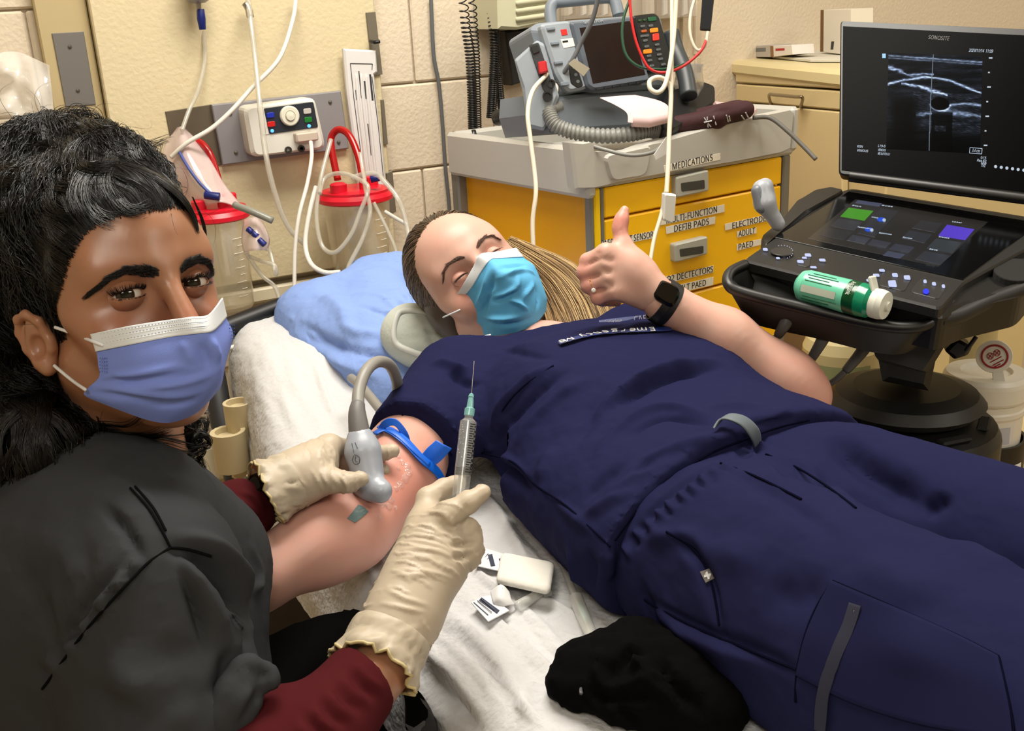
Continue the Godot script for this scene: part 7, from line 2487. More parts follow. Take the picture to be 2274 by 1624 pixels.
	b.box(c00 + cart_x * (-0.004) - cart_n * (dp / 2) + Vector3.UP * (H - 0.043), Vector3(0.024, 0.092, dp + 0.02), 0.007, fs)
	put("side_rim", local_to(t, b), grey, t)
	b = MB.new()
	b.box(c00 + cart_x * (wd + 0.0) - cart_n * (dp / 2) + Vector3.UP * (H - 0.02), Vector3(0.024, 0.092, dp + 0.02), 0.007, fs)
	put("side_rim", local_to(t, b), grey, t)
	b = MB.new()
	b.box(c00 + cart_x * wd / 2 - cart_n * dp + Vector3.UP * (H - 0.043), Vector3(wd + 0.02, 0.092, 0.024), 0.007, fs)
	put("back_rim", local_to(t, b), grey, t)
	b = MB.new()
	FR(b, rounded([[1342, 345], [1450, 322], [1440, 385], [1420, 395], [1370, 403], [1356, 398]], 14), 0.019, 0.01, 0.005)
	put("moulded_pocket", local_to(t, b), grey, t)
	var o1 := cart_o + cart_n * 0.0135
	var o2 := cart_o - cart_n * 0.0002
	label_plate([[1474, 368], [1600, 340], [1600, 355], [1476, 383]], "MEDICATIONS", [[1493, 371], [1582, 350], 0.0125], o1, cart_n, t)
	label_plate([[1466, 486], [1609, 454], [1609, 471], [1466, 501]], "MULTI-FUNCTION", [[1480, 491], [1592, 465], 0.0125], o2, cart_n, t)
	label_plate([[1479, 504], [1589, 481], [1588, 497], [1480, 520]], "DEFIB PADS", [[1497, 509], [1574, 492], 0.0125], o2, cart_n, t)
	label_plate([[1333, 536], [1452, 513], [1452, 529], [1333, 552]], "PAED ADULT SENSOR", [[1334, 543], [1450, 521], 0.0125], o2, cart_n, t)
	label_plate([[1610, 498], [1712, 475], [1712, 489], [1611, 512]], "ELECTRODES", [[1626, 502], [1708, 483], 0.0125], o2, cart_n, t)
	label_plate([[1637, 515], [1680, 505], [1680, 518], [1638, 528]], "ADULT", [[1640, 520], [1677, 512], 0.0125], o2, cart_n, t)
	label_plate([[1637, 543], [1690, 531], [1690, 544], [1637, 557]], "PAED", [[1640, 549], [1672, 541], 0.0125], o2, cart_n, t)
	label_plate([[1468, 617], [1585, 590], [1584, 605], [1469, 633]], "CO2 DECTECTORS", [[1472, 623], [1583, 598], 0.0125], o2, cart_n, t)
	label_plate([[1470, 642], [1585, 615], [1584, 633], [1471, 660]], "ADULT PAED", [[1490, 646], [1568, 628], 0.0125], o2, cart_n, t)
	label_plate([[1651, 666], [1720, 652], [1720, 664], [1651, 678]], "DRUGS", [[1655, 671], [1690, 664], 0.0125], o2, cart_n, t)
	build_defib(H)

func build_defib(H: float) -> void:
	var gd := mat("defib_grey", Color(0.44, 0.475, 0.51), 0.45)
	var gl := mat("defib_light", Color(0.54, 0.57, 0.60), 0.45)
	var gk := mat("defib_black", Color(0.025, 0.03, 0.035), 0.4)
	var t := thing("defibrillator", "grey monitor defibrillator with handle and dark screen on the cart top", "defibrillator", Vector3(cart_o.x + 0.3, H - 0.06, cart_o.z - 0.25))
	var n := (cart_n * 1.0 + Vector3.UP * 0.28 - cart_x * 0.1).normalized()
	var o := P(1370, 130, 2.03)
	var low := (cart_n + Vector3.UP * 0.9).normalized()
	var b := MB.new()
	slab(b, [[1215, 205], [1240, 214], [1500, 185], [1530, 250], [1470, 280], [1226, 296], [1212, 250]], P(1360, 240, 2.05), (cart_n + Vector3.UP * 0.12).normalized(), 0.16, 0.008)
	put("base", local_to(t, b), gd, t)
	b = MB.new()
	slab(b, rounded([[1182, 60], [1196, 48], [1462, 28], [1474, 38], [1500, 190], [1330, 205], [1300, 200], [1240, 214], [1208, 140]], 10), o - n * 0.004, n, 0.1, 0.01)
	put("shell", local_to(t, b), gd, t)
	b = MB.new()
	slab(b, rounded([[1200, 52], [1268, 44], [1310, 195], [1262, 205], [1236, 165]], 12), o + n * 0.012, n, 0.016, 0.005)
	var lb := put("left_bezel", local_to(t, b), gl, t)
	for q in [[1215, 60], [1224, 92], [1232, 135], [1246, 182]]:
		b = MB.new()
		slab(b, rounded([[q[0], q[1]], [q[0] + 18, q[1] - 2], [q[0] + 20, q[1] + 7], [q[0] + 2, q[1] + 9]], 3), o + n * 0.016, n, 0.006, 0.002)
		put("grip_rib", local_to(t, b), gd, lb)
	b = MB.new()
	slab(b, rounded([[1268, 48], [1402, 36], [1446, 178], [1318, 200], [1304, 190]], 6), o + n * 0.02, n, 0.02, 0.005)
	var sb := put("screen_bezel", local_to(t, b), mat("defib_bezel", Color(0.32, 0.35, 0.39), 0.4), t)
	b = MB.new()
	slab(b, [[1287, 62], [1399, 46], [1434, 166], [1317, 186]], o + n * 0.0206, n, 0.002, 0.0005)
	put("screen", local_to(t, b), mat("defib_screen", Color(0.085, 0.03, 0.028), 0.22), sb)
	for k in 7:
		b = MB.new()
		var x := 1324.0 + k * 18.0
		var y := 197.0 - k * 2.9
		slab(b, [[x, y], [x + 4, y - 0.5], [x + 5, y + 3], [x + 1, y + 3.5]], o + n * 0.0206, n, 0.002, 0.0003)
		put("soft_key_mark", local_to(t, b), gk, sb)
	text("MONITOR", t.transform.affine_inverse() * tf_on(1290, 51, 1345, 45, o + n * 0.021, n), 0.006, mat("ink_pale", Color(0.6, 0.62, 0.65), 0.6), sb, "lettering", "Droid Sans", 0.045)
	b = MB.new()
	slab(b, rounded([[1406, 34], [1456, 28], [1466, 36], [1496, 140], [1490, 150], [1444, 158], [1436, 150]], 6), o + n * 0.022, n, 0.022, 0.004)
	var kp := put("keypad", local_to(t, b), gk, t)
	var kinds := [[1422, 45, 0], [1433, 44, 0], [1449, 42, 1], [1428, 58, 2], [1446, 57, 2], [1431, 69, 3], [1453, 67, 4], [1428, 80, 2], [1437, 79, 2], [1457, 82, 5], [1434, 90, 2], [1437, 103, 2], [1460, 99, 2], [1439, 114, 4], [1463, 110, 2], [1442, 124, 2], [1465, 121, 2], [1444, 134, 2], [1468, 131, 2], [1448, 146, 2], [1474, 143, 2]]
	var kc := [Color(0.06, 0.22, 0.05), Color(0.02, 0.3, 0.16), Color(0.3, 0.32, 0.33), Color(0.65, 0.28, 0.02), Color(0.85, 0.5, 0.03), Color(0.8, 0.17, 0.1)]
	for q in kinds:
		b = MB.new()
		var w: float = [3.5, 9.0, 5.0, 6.0, 9.0, 7.0][q[2]]
		var h: float = [3.0, 5.0, 3.0, 3.0, 5.0, 8.0][q[2]]
		slab(b, rounded([[q[0] - w, q[1] - h + 1], [q[0] + w, q[1] - h - 1], [q[0] + w + 1, q[1] + h - 1], [q[0] - w + 1, q[1] + h + 1]], 2.5), o + n * 0.0245, n, 0.004, 0.001)
		put("key", local_to(t, b), mat("defib_key_%d" % q[2], kc[q[2]], 0.4), kp)
	b = MB.new()
	slab(b, [[1245, 66], [1258, 64], [1261, 77], [1248, 79]], o + n * 0.0128, n, 0.001, 0.0002)
	put("red_sticker", local_to(t, b), mat("sticker_red", Color(0.75, 0.12, 0.1), 0.5), lb)
	b = MB.new()
	slab(b, [[1245, 88], [1272, 84], [1279, 102], [1252, 107]], o + n * 0.0128, n, 0.001, 0.0002)
	var st := put("white_sticker", local_to(t, b), mat("label_white", Color.WHITE), lb)
	b = MB.new()
	slab(b, [[1249, 91], [1261, 89], [1262, 93], [1250, 95]], o + n * 0.0134, n, 0.001, 0.0001)
	put("sticker_print", local_to(t, b), gk, lb)
	b = MB.new()
	slab(b, rounded([[1262, 135], [1276, 130], [1296, 190], [1284, 196], [1268, 185]], 4), o + n * 0.0135, n, 0.003, 0.001)
	var bs := put("button_strip", local_to(t, b), gk, lb)
	for q in [[1275, 150], [1279, 166], [1284, 181]]:
		b = MB.new()
		slab(b, oval(q[0], q[1], 4, 4, 10), o + n * 0.0145, n, 0.003, 0.0005)
		put("round_button", local_to(t, b), mat("button_grey", Color(0.35, 0.37, 0.38), 0.4), lb)
	b = MB.new()
	b.tube(smooth(PL([[1226, 62, 2.1], [1222, 25, 2.1], [1232, 6, 2.1], [1260, 2, 2.1], [1350, -6, 2.12], [1365, 2, 2.12], [1374, 35, 2.12]]), 7), 0.0125, 14)
	put("carry_handle", local_to(t, b), gd, t)
	var n2 := (cart_n * 0.75 - cart_x * 0.55 + Vector3.UP * 0.15).normalized()
	var o2 := P(1195, 190, 1.955)
	b = MB.new()
	slab(b, rounded([[1142, 132], [1192, 88], [1208, 96], [1242, 214], [1208, 290], [1172, 282], [1160, 200]], 5), o2, n2, 0.1, 0.006)
	var md := put("side_module", local_to(t, b), gl, t)
	b = MB.new()
	slab(b, rounded([[1174, 100], [1196, 94], [1228, 190], [1226, 214], [1206, 200]], 4), o2 + n2 * 0.003, n2, 0.004, 0.001)
	put("connector_panel", local_to(t, b), mat("panel_slate", Color(0.15, 0.16, 0.18), 0.4), md)
	b = MB.new()
	slab(b, rounded([[1178, 103], [1194, 98], [1199, 115], [1184, 121]], 3), o2 + n2 * 0.006, n2, 0.004, 0.001)
	put("black_socket", local_to(t, b), gk, md)
	b = MB.new()
	slab(b, rounded([[1194, 137], [1213, 134], [1217, 160], [1197, 164]], 4), o2 + n2 * 0.022, n2, 0.022, 0.003)
	put("red_connector", local_to(t, b), mat("connector_red", Color(0.72, 0.03, 0.08), 0.35), md)
	for q in [[1224, 186, 9], [1216, 214, 11]]:
		b = MB.new()
		b.lathe([[0.0, 0.0], [q[2] * 0.0009, 0.0], [q[2] * 0.0009, 0.006], [q[2] * 0.0006, 0.006], [q[2] * 0.0006, 0.001], [0.0, 0.001]], axis_y(PP(q[0], q[1], o2, n2), PP(q[0], q[1], o2, n2) + n2), 16)
		put("round_socket", local_to(t, b), gk, md)
	b = MB.new()
	b.tube(PL([[1105, 262, 2.2], [1130, 255, 2.17], [1165, 245, 2.14], [1185, 240, 2.12]]), 0.017, 12)
	put("power_block", local_to(t, b), gk, t)
	b = MB.new()
	b.tube(smooth(PL([[1490, 70, 2.1], [1500, 110, 2.1], [1520, 160, 2.08], [1530, 215, 2.06]]), 6), 0.017, 14)
	put("paddle_pod", local_to(t, b), mat("pod_grey", Color(0.20, 0.22, 0.23), 0.45), t)
	b = MB.new()
	var pth := smooth(PL([[1240, 235, 1.99], [1222, 243, 1.975], [1222, 258, 1.965], [1238, 280, 1.96], [1280, 295, 1.965], [1340, 302, 1.975], [1400, 298, 1.985], [1440, 290, 1.995], [1462, 295, 2.0]]), 16)
	var rad := []
	for i in pth.size(): rad.append(0.0148 if i % 3 != 0 else 0.0108)
	b.tube(pth, rad, 14)
	tag(put("ribbed_hose", b, mat("hose_grey", Color(0.50, 0.50, 0.48), 0.45)), "grey ribbed cable hose curled along the front of the cart tray", "hose")
	b = MB.new()
	b.sheet(smoothgrid([[P(1332, 218, 1.97), P(1372, 214, 1.985), P(1410, 212, 2.0)], [P(1370, 236, 1.955), P(1420, 230, 1.97), P(1462, 224, 1.985)], [P(1392, 252, 1.945), P(1440, 246, 1.955), P(1486, 240, 1.965)], [P(1394, 272, 1.94), P(1440, 276, 1.945), P(1488, 268, 1.955)]], 5), 11, 16, 0.001)
	var pr := put("paper_strip", b, mat("paper_pink", Color(0.84, 0.72, 0.72), 0.7))
	tag(pr, "pale pink chart paper curling out below the defibrillator screen", "paper")
	b = MB.new()
	b.tube(PL([[1404, 268, 1.945], [1440, 270, 1.95], [1486, 258, 1.96]]), 0.0115, 14)
	put("paper_roll", b, mat("paper_pink", Color.WHITE), pr)
	var cf := thing("pressure_cuff", "rolled burgundy blood pressure cuff with white print on the cart tray", "cuff", P(1590, 260, 2.05))
	var sd := Sdf.new(P(1590, 255, 2.05) - Vector3.ONE * 0.2, P(1590, 255, 2.05) + Vector3.ONE * 0.2, 0.005)
	sd.cap(P(1500, 278, 2.03), P(1590, 262, 2.04), 0.018, 0.02, 0.02)
	sd.cap(P(1590, 258, 2.05), P(1655, 244, 2.07), 0.02, 0.019, 0.02)
	sd.cap(P(1530, 258, 2.07), P(1640, 236, 2.1), 0.012, 0.014, 0.02)
	b = sd.mesh(2)
	var csf := Surf.new(b, self)
	csf.fold([[1560, 252], [1600, 246], [1640, 236]], 0.004, -0.003)
	csf.fold([[1520, 290], [1590, 276], [1660, 258]], 0.004, -0.002)
	b.normals()
	put("cuff_cloth", local_to(cf, MB_copy(b)), mat("cuff_burgundy", Color(0.20, 0.045, 0.07), 0.75), cf)
	b = MB.new()
	for q in [[1563, 262, 1578, 281], [1570, 260, 1572, 282], [1563, 272, 1580, 268], [1584, 258, 1590, 277], [1612, 256, 1616, 270], [1618, 258, 1620, 268], [1646, 256, 1652, 264], [1655, 250, 1661, 260]]:
		b.tube(csf.line([[q[0], q[1]], [q[2], q[3]]], 0.0012), 0.0014, 5)
	put("white_print", local_to(cf, b), mat("print_white", Color(0.8, 0.76, 0.74), 0.7), cf)
	b = MB.new()
	slab(b, [[1590, 222], [1676, 232], [1684, 244], [1672, 256], [1600, 240]], P(1630, 240, 2.1), (Vector3.UP + cart_n).normalized(), 0.012, 0.004)
	put("pink_lining", local_to(cf, b), mat("lining_pink", Color(0.78, 0.64, 0.62), 0.7), cf)
	b = MB.new()
	b.tube(smooth(PL([[1672, 262, 2.08], [1710, 262, 2.08], [1750, 292, 2.07], [1785, 326, 2.06], [1812, 354, 2.05]]), 7), 0.0045, 8)
	put("cuff_tube", local_to(cf, b), mat("cable_grey2", Color(0.38, 0.37, 0.35), 0.5), cf)
	b = MB.new()
	var g := []
	for j in 6:
		var r := []
		for i in 5:
			r.append(P(1500 + i * 15 + rng.randf_range(-4, 4), 140 + j * 18 + rng.randf_range(-4, 4), 2.12 - 0.03 * sin(i * 0.9) + rng.randf_range(-0.015, 0.015)))
		g.append(r)
	b.sheet(smoothgrid(g, 4), 17, 21, 0.002)
	tag(put("mask_bag", b, clearmat("mask_clear", Color(0.6, 0.6, 0.6), 0.45, 0.12)), "crumpled clear mask bag between the defibrillator and the burgundy cuff", "bag")
	b = MB.new()
	slab(b, rounded([[1478, 200], [1560, 178], [1590, 190], [1590, 225], [1500, 285], [1470, 290]], 8), P(1540, 230, 2.08), (Vector3.UP + cart_n * 0.6).normalized(), 0.05, 0.006)
	tag(put("tray_insert", b, mat("insert_dark", Color(0.05, 0.05, 0.055), 0.5)), "black equipment case lying behind the cuff on the cart tray", "case")
	mat("cable_warm", Color(0.82, 0.78, 0.70), 0.45)
	clear_tube("lead_cable", "white lead falling from the red connector over the cart side to the bed", [[1219, 146, 1.97], [1214, 165, 1.95], [1184, 200, 1.9], [1172, 250, 1.87], [1178, 310, 1.86], [1187, 380, 1.85], [1190, 430, 1.84], [1183, 490, 1.84], [1185, 560, 1.84]], 0.0042, "cable_warm", "cable")
	clear_tube("grey_lead", "grey cable slanting across the defibrillator screen from above", [[1330, -10, 1.9], [1315, 45, 1.92], [1290, 95, 1.94], [1270, 135, 1.95], [1240, 175, 1.97], [1205, 208, 1.98], [1186, 216, 1.98]], 0.0045, "cable_grey", "cable")
	b = MB.new()
	slab(b, [[1262, 142], [1276, 130], [1310, 152], [1296, 170]], P(1285, 150, 1.93), (cart_n + Vector3.UP * 0.2 - cart_x * 0.4).normalized(), 0.001, 0.0003)
	tag(put("cable_tag", b, mat("tag_beige", Color(0.55, 0.52, 0.45), 0.6)), "small beige tag taped round the grey cable before the screen", "tag")
	clear_tube("grey_lead", "short pale cable curving down the left of the defibrillator face", [[1225, 180, 1.975], [1236, 195, 1.97], [1228, 225, 1.965], [1212, 242, 1.97]], 0.004, "cable_warm", "cable")
	clear_tube("green_lead", "thin green lead looping down before the keypad", [[1402, -10, 1.85], [1385, 40, 1.85], [1382, 85, 1.85], [1392, 125, 1.85], [1420, 148, 1.85], [1460, 154, 1.85], [1500, 150, 1.86], [1520, 142, 1.87]], 0.0026, "cable_green", "lead")
	clear_tube("red_lead", "thin red lead looping from above past the keypad to the right", [[1398, -10, 1.84], [1402, 40, 1.84], [1412, 90, 1.84], [1430, 135, 1.84], [1448, 156, 1.84], [1480, 161, 1.84], [1520, 145, 1.85], [1555, 115, 1.86], [1568, 90, 1.87]], 0.0026, "cable_red", "lead")
	clear_tube("white_cable", "long white cord knotted in a loop before the paper strip", [[1502, -10, 1.82], [1498, 60, 1.82], [1490, 130, 1.81], [1478, 185, 1.8], [1462, 205, 1.79], [1445, 198, 1.79], [1443, 180, 1.795], [1460, 172, 1.8], [1480, 180, 1.81], [1490, 205, 1.81], [1486, 300, 1.8], [1484, 360, 1.79], [1480, 430, 1.78]], 0.0042, "cable_warm", "cord")
	clear_tube("white_cable", "second white cord hanging straight down beside the knotted one", [[1492, -10, 1.83], [1492, 100, 1.82], [1490, 240, 1.81], [1484, 330, 1.8], [1482, 400, 1.79], [1470, 470, 1.78], [1453, 530, 1.77], [1443, 590, 1.76], [1442, 620, 1.76]], 0.0036, "cable_warm", "cord")
	b = MB.new()
	slab(b, rounded([[1477, 430], [1503, 432], [1500, 480], [1494, 498], [1474, 490]], 3), P(1488, 460, 1.77), (cart_n - cart_x * 0.3).normalized(), 0.012, 0.003)
	tag(put("sensor_clip", b, mat("clip_white", Color(0.85, 0.84, 0.80), 0.4)), "white plastic sensor clip hanging on the cords before the drawers", "clip")
	clear_tube("white_cable", "white wire looping from the dark plug at the top edge", [[1545, -10, 1.87], [1534, 30, 1.87], [1532, 70, 1.87], [1540, 100, 1.87], [1552, 112, 1.87], [1566, 100, 1.87], [1572, 70, 1.87]], 0.0028, "cable_warm", "cord")
	b = MB.new()
	slab(b, rounded([[1560, -20], [1588, -20], [1578, 70], [1554, 68]], 3), P(1570, 30, 1.87), (EYE - P(1570, 30, 1.87)).normalized(), 0.02, 0.004)
	tag(put("cable_plug", b, mat("plug_slate", Color(0.10, 0.115, 0.14), 0.4)), "dark slate cable plug hanging at the top edge above the cabinet boxes", "plug")
	clear_tube("tray_cable", "thin grey cable drooping over the scooped tray edge", [[1318, 325, 1.88], [1345, 333, 1.87], [1380, 342, 1.865], [1412, 345, 1.865], [1450, 338, 1.87], [1472, 322, 1.88]], 0.0035, "hose_grey", "cable")
	b = MB.new()
	slab(b, [[1480, 304], [1484, 340], [1456, 356], [1452, 344]], P(1470, 330, 1.85), cart_n, 0.001, 0.0003)
	tag(put("paper_tag", b, mat("tag_white", Color(0.86, 0.86, 0.85), 0.6)), "small white paper tag hanging at the cart tray edge", "tag")

func tf_on(x0: float, y0: float, x1: float, y1: float, o: Vector3, n: Vector3) -> Transform3D:
	var l := PP(x0, y0, o, n)
	var r := PP(x1, y1, o, n)
	var xd := (r - l).normalized()
	return Transform3D(Basis(xd, n.normalized().cross(xd).normalized(), n.normalized()), (l + r) / 2.0)

func build_cabinet() -> void:
	var cream := mat("cabinet_cream", Color(0.80, 0.72, 0.53), 0.45)
	var h := 1.285
	var l := PH(1612, 132, h)
	var r := PH(1880, 156, h)
	var xd := (r - l).normalized()
	var n := Vector3.UP.cross(xd).normalized()
	if n.dot(EYE - l) < 0: n = -n
	n = Vector3(-xd.z, 0, xd.x)
	if n.dot(EYE - l) < 0: n = -n
	var fs := Basis(xd, Vector3.UP, xd.cross(Vector3.UP))
	var t := thing("drawer_cabinet", "beige drawer cabinet with a wire pull behind the ultrasound screen", "cabinet", Vector3(l.x, 0, l.z) + xd * 0.4 - n * 0.2)
	var w := 0.85
	var b := MB.new()
	b.box(Vector3(l.x, 0, l.z) + xd * w / 2 - n * 0.2 + Vector3.UP * (h - 0.02), Vector3(w, 0.04, 0.42), 0.01, fs)
	put("cabinet_top", local_to(t, b), mat("top_cream", Color(0.83, 0.77, 0.58), 0.4), t)
	b = MB.new()
	b.box(Vector3(l.x, 0, l.z) + xd * (w / 2 + 0.005) - n * 0.205 + Vector3.UP * (h / 2), Vector3(w - 0.03, h - 0.1, 0.38), 0.004, fs)
	put("carcass", local_to(t, b), cream, t)
	b = MB.new()
	b.box(Vector3(l.x, 0, l.z) + xd * 0.02 - n * 0.004 + Vector3.UP * (h / 2), Vector3(0.028, h - 0.1, 0.03), 0.004, fs)
	put("corner_post", local_to(t, b), mat("post_pale", Color(0.55, 0.55, 0.54), 0.4, 0.3), t)
	var o := l + n * 0.004
	for q in [[[[1633, 153], [1870, 170], [1870, 198], [1633, 183]], "fascia"], [[[1634, 187], [1870, 203], [1870, 245], [1634, 224]], "drawer"], [[[1634, 228], [1870, 249], [1870, 900], [1650, 900]], "door"]]:
		b = MB.new()
		slab(b, q[0], o, n, 0.014, 0.003)
		var p := put(q[1], local_to(t, b), cream, t)
		if q[1] == "drawer":
			b = MB.new()
			var a0 := PP(1712, 232, o, n)
			var a1 := PP(1778, 238, o, n)
			b.tube(smooth(PackedVector3Array([a0, PP(1708, 211, o + n * 0.03, n), PP(1722, 211, o + n * 0.035, n), PP(1766, 215, o + n * 0.035, n), PP(1782, 217, o + n * 0.03, n), a1]), 4), 0.004, 8)
			put("wire_pull", local_to(t, b), mat("pull_steel", Color(0.6, 0.55, 0.45), 0.25, 0.9), p)
	var items := [["cardboard_box", "small grey-printed carton at the left end of the cabinet top", [[1644, 103], [1711, 100], [1712, 127], [1644, 126]], Color(0.66, 0.63, 0.60), Color(0.45, 0.33, 0.22)], ["cardboard_box", "small white carton with red print beside the grey-printed one", [[1712, 102], [1758, 100], [1760, 121], [1713, 127]], Color(0.84, 0.81, 0.78), Color(0.5, 0.36, 0.22)], ["cardboard_box", "tall white carton with brown edges standing behind the screen corner", [[1824, 22], [1890, 20], [1890, 124], [1823, 115]], Color(0.83, 0.80, 0.74), Color(0.42, 0.29, 0.15)]]
	for i in items.size():
		var q = items[i]
		b = MB.new()
		var oo: Vector3 = l - n * (0.07 if i < 2 else 0.2)
		var c := PP((q[2][0][0] + q[2][2][0]) / 2.0, 110, oo, n)
		var bt := thing(q[0], q[1], "box", c, "cartons on the beige cabinet")
		slab(b, q[2], oo, n, 0.06, 0.001)
		put("carton", local_to(bt, b), mat("carton_%d" % i, q[3], 0.7), bt)
		b = MB.new()
		var e = q[2]
		slab(b, [[e[0][0] - 2, e[0][1]], [e[0][0] + 5, e[0][1]], [e[3][0] + 5, e[3][1]], [e[3][0] - 2, e[3][1]]], oo + n * 0.0006, n, 0.055, 0.0005)
		put("brown_edge", local_to(bt, b), mat("carton_edge_%d" % i, q[4], 0.7), bt)
		b = MB.new()
		if i == 0: slab(b, [[1662, 108], [1700, 106], [1700, 114], [1662, 116]], oo + n * 0.0006, n, 0.0005, 0.0001)
		elif i == 1: slab(b, [[1722, 108], [1742, 107], [1742, 112], [1722, 113]], oo + n * 0.0006, n, 0.0005, 0.0001)
		else: slab(b, [[1846, 92], [1852, 92], [1850, 110], [1844, 110]], oo + n * 0.0006, n, 0.0005, 0.0001)
		put("printed_mark", local_to(bt, b), mat("carton_ink_%d" % i, [Color(0.4, 0.4, 0.4), Color(0.65, 0.12, 0.15), Color(0.2, 0.19, 0.18)][i], 0.7), bt)
	b = MB.new()
	slab(b, [[1716, 124], [1800, 108], [1870, 112], [1870, 132], [1800, 132]], PH(1790, 122, h + 0.008), Vector3.UP, 0.006, 0.001)
	tag(put("paper_sheaf", b, mat("sheaf_white", Color(0.78, 0.76, 0.70), 0.7)), "loose sheaf of white papers lying on the beige cabinet", "papers")

func build_ultrasound() -> void:
	var blk := mat("us_black", Color(0.022, 0.022, 0.023), 0.42)
	var dk := mat("us_charcoal", Color(0.055, 0.054, 0.053), 0.5)
	var deckm := mat("us_deck", Color(0.085, 0.083, 0.08), 0.45)
	var glass := mat("us_glass", Color(0.012, 0.012, 0.014), 0.12)
	var TL := P(1866, 45, 1.8)
	var BL := P(1862, 386, 1.74)
	var BR := P(2274, 438, 1.6)
	var xd := (BR - BL).normalized()
	var sn := xd.cross((TL - BL)).normalized()
	if sn.dot(EYE - BL) < 0: sn = -sn
	var fl := P(1650, 578, 1.4)
	var HL := P(1890, 398, 1.72)
	var bn := (BR - BL).cross(HL - fl).normalized()
	if bn.y < 0: bn = -bn
	var t := thing("ultrasound_machine", "black laptop-style ultrasound machine on a stand showing a vein on its screen", "ultrasound", Vector3(1.25, 0, -0.95))
	var W := 0.405
	var TR := TL + (BR - BL).normalized() * W
	var BRR := BL + (BR - BL).normalized() * W
	var pt := pix(TR)
	var pb := pix(BRR)
	var b := MB.new()
	slab(b, rounded([[1866, 45], [pt.x, pt.y - 6], [pb.x, pb.y], [1862, 387]], 8), BL, sn, 0.022, 0.003)
	var hs := put("screen_housing", local_to(t, b), blk, t)
	b = MB.new()
	slab(b, [[1872, 58], [pt.x - 12, pt.y + 10], [pb.x - 10, pb.y - 12], [1869, 378]], BL + sn * 0.0008, sn, 0.002, 0.0003)
	put("screen_glass", local_to(t, b), mat("us_screen_glass", Color(0.006, 0.006, 0.007), 0.35), hs)
	mats["us_screen_glass"].metallic_specular = 0.12
	mats["us_glass"].metallic_specular = 0.3
	text("SONOSITE", t.transform.affine_inverse() * tf_on(2062, 83, 2108, 86, BL + sn * 0.0012, sn), 0.007, mat("us_logo", Color(0.30, 0.29, 0.28), 0.5), hs, "lettering", "Droid Sans", 0.033)
	var q := [PP(1973, 117, BL + sn * 0.0013, sn), PP(2182, 125, BL + sn * 0.0013, sn), PP(2176, 341, BL + sn * 0.0013, sn), PP(1968, 330, BL + sn * 0.0013, sn)]
	b = MB.new()
	for p in q: b.v.append(p)
	b.uv = PackedVector2Array([Vector2(0, 0), Vector2(1, 0), Vector2(1, 1), Vector2(0, 1)])
	b.quad(0, 3, 2, 1)
	var sm := mat("scan_image", Color.BLACK, 0.3)
	sm.emission_enabled = true
	sm.metallic_specular = 0.08
	sm.emission = Color.BLACK
	sm.emission_operator = BaseMaterial3D.EMISSION_OP_ADD
	sm.emission_texture = ImageTexture.create_from_image(scan_image())
	sm.emission_energy_multiplier = 0.9
	put("scan_picture", local_to(t, b), sm, hs)
	var em := mat("screen_text", Color(0.1, 0.1, 0.1), 0.5)
	em.emission_enabled = true
	em.emission = Color(0.75, 0.82, 0.9)
	em.emission_energy_multiplier = 0.75
	var inv := t.transform.affine_inverse()
	var so := BL + sn * 0.0012
	for s in [["2023/11/14  11:09", 2152, 112, 2205, 114, 0.0055], ["VEIN", 1903, 325, 1916, 326, 0.004], ["VENOUS", 1903, 334, 1928, 336, 0.004], ["L19-5", 1950, 324, 1966, 325, 0.004], ["VENOUS", 1950, 333, 1967, 334, 0.004], ["MI 0.8 TIS 0.1", 1950, 341, 1976, 343, 0.004], ["3.4 cm", 2159, 334, 2176, 336, 0.005], ["0:15", 2178, 350, 2190, 351, 0.004], ["Res 60", 2170, 356, 2190, 358, 0.004], ["MB", 2179, 362, 2190, 364, 0.004], ["THI", 2179, 368, 2188, 369, 0.004]]:
		text(s[0], inv * tf_on(s[1], s[2], s[3], s[4], so, sn), s[5], em, hs, "screen_lettering", "Droid Sans", (PP(s[3], s[4], so, sn) - PP(s[1], s[2], so, sn)).length())
	var mk := ["0", "-", "1", "-", "2", "-", "3"]
	for k in 7:
		b = MB.new()
		var mx := 2196.0 - k * 1.9
		var my := 127.0 + k * 32.4
		slab(b, [[mx, my], [mx + (8 if k % 2 == 0 else 4), my], [mx + (8 if k % 2 == 0 else 4), my + 3], [mx, my + 3]], so, sn, 0.0005, 0.0001)
		put("depth_mark", local_to(t, b), em, hs)
	b = MB.new()
	for s in [[[2154, 328], [2181, 330]], [[2181, 330], [2180, 342]], [[2180, 342], [2153, 340]], [[2153, 340], [2154, 328]]]:
		b.tube(PackedVector3Array([PP(s[0][0], s[0][1], so, sn), PP(s[1][0], s[1][1], so, sn)]), 0.0005, 4)
	put("depth_frame", local_to(t, b), em, hs)
	b = MB.new()
	slab(b, [[1959, 119], [1967, 119], [1967, 129], [1959, 129]], so, sn, 0.0005, 0.0001)
	var cy := mat("marker_cyan", Color(0.02, 0.1, 0.12), 0.4)
	cy.emission_enabled = true
	cy.emission = Color(0.1, 0.65, 0.85)
	cy.emission_energy_multiplier = 0.8
	put("orientation_marker", local_to(t, b), cy, hs)
	for k in 6:
		b = MB.new()
		slab(b, oval(2211 + k * 12.5, 370 + k * 1.6, 3.6, 3.6, 8), so, sn, 0.0005, 0.0001)
		put("status_icon", local_to(t, b), em, hs)
	b = MB.new()
	b.tube(PackedVector3Array([P(1888, 392, 1.715), P(1888, 392, 1.715) + xd * 0.42]), 0.009, 14)
	put("hinge", local_to(t, b), blk, t)
	var bo := fl
	var rr := fl + (BR - BL).normalized() * 0.43
	var pr := pix(rr)
	var hr := pix(HL + xd * 0.43)
	b = MB.new()
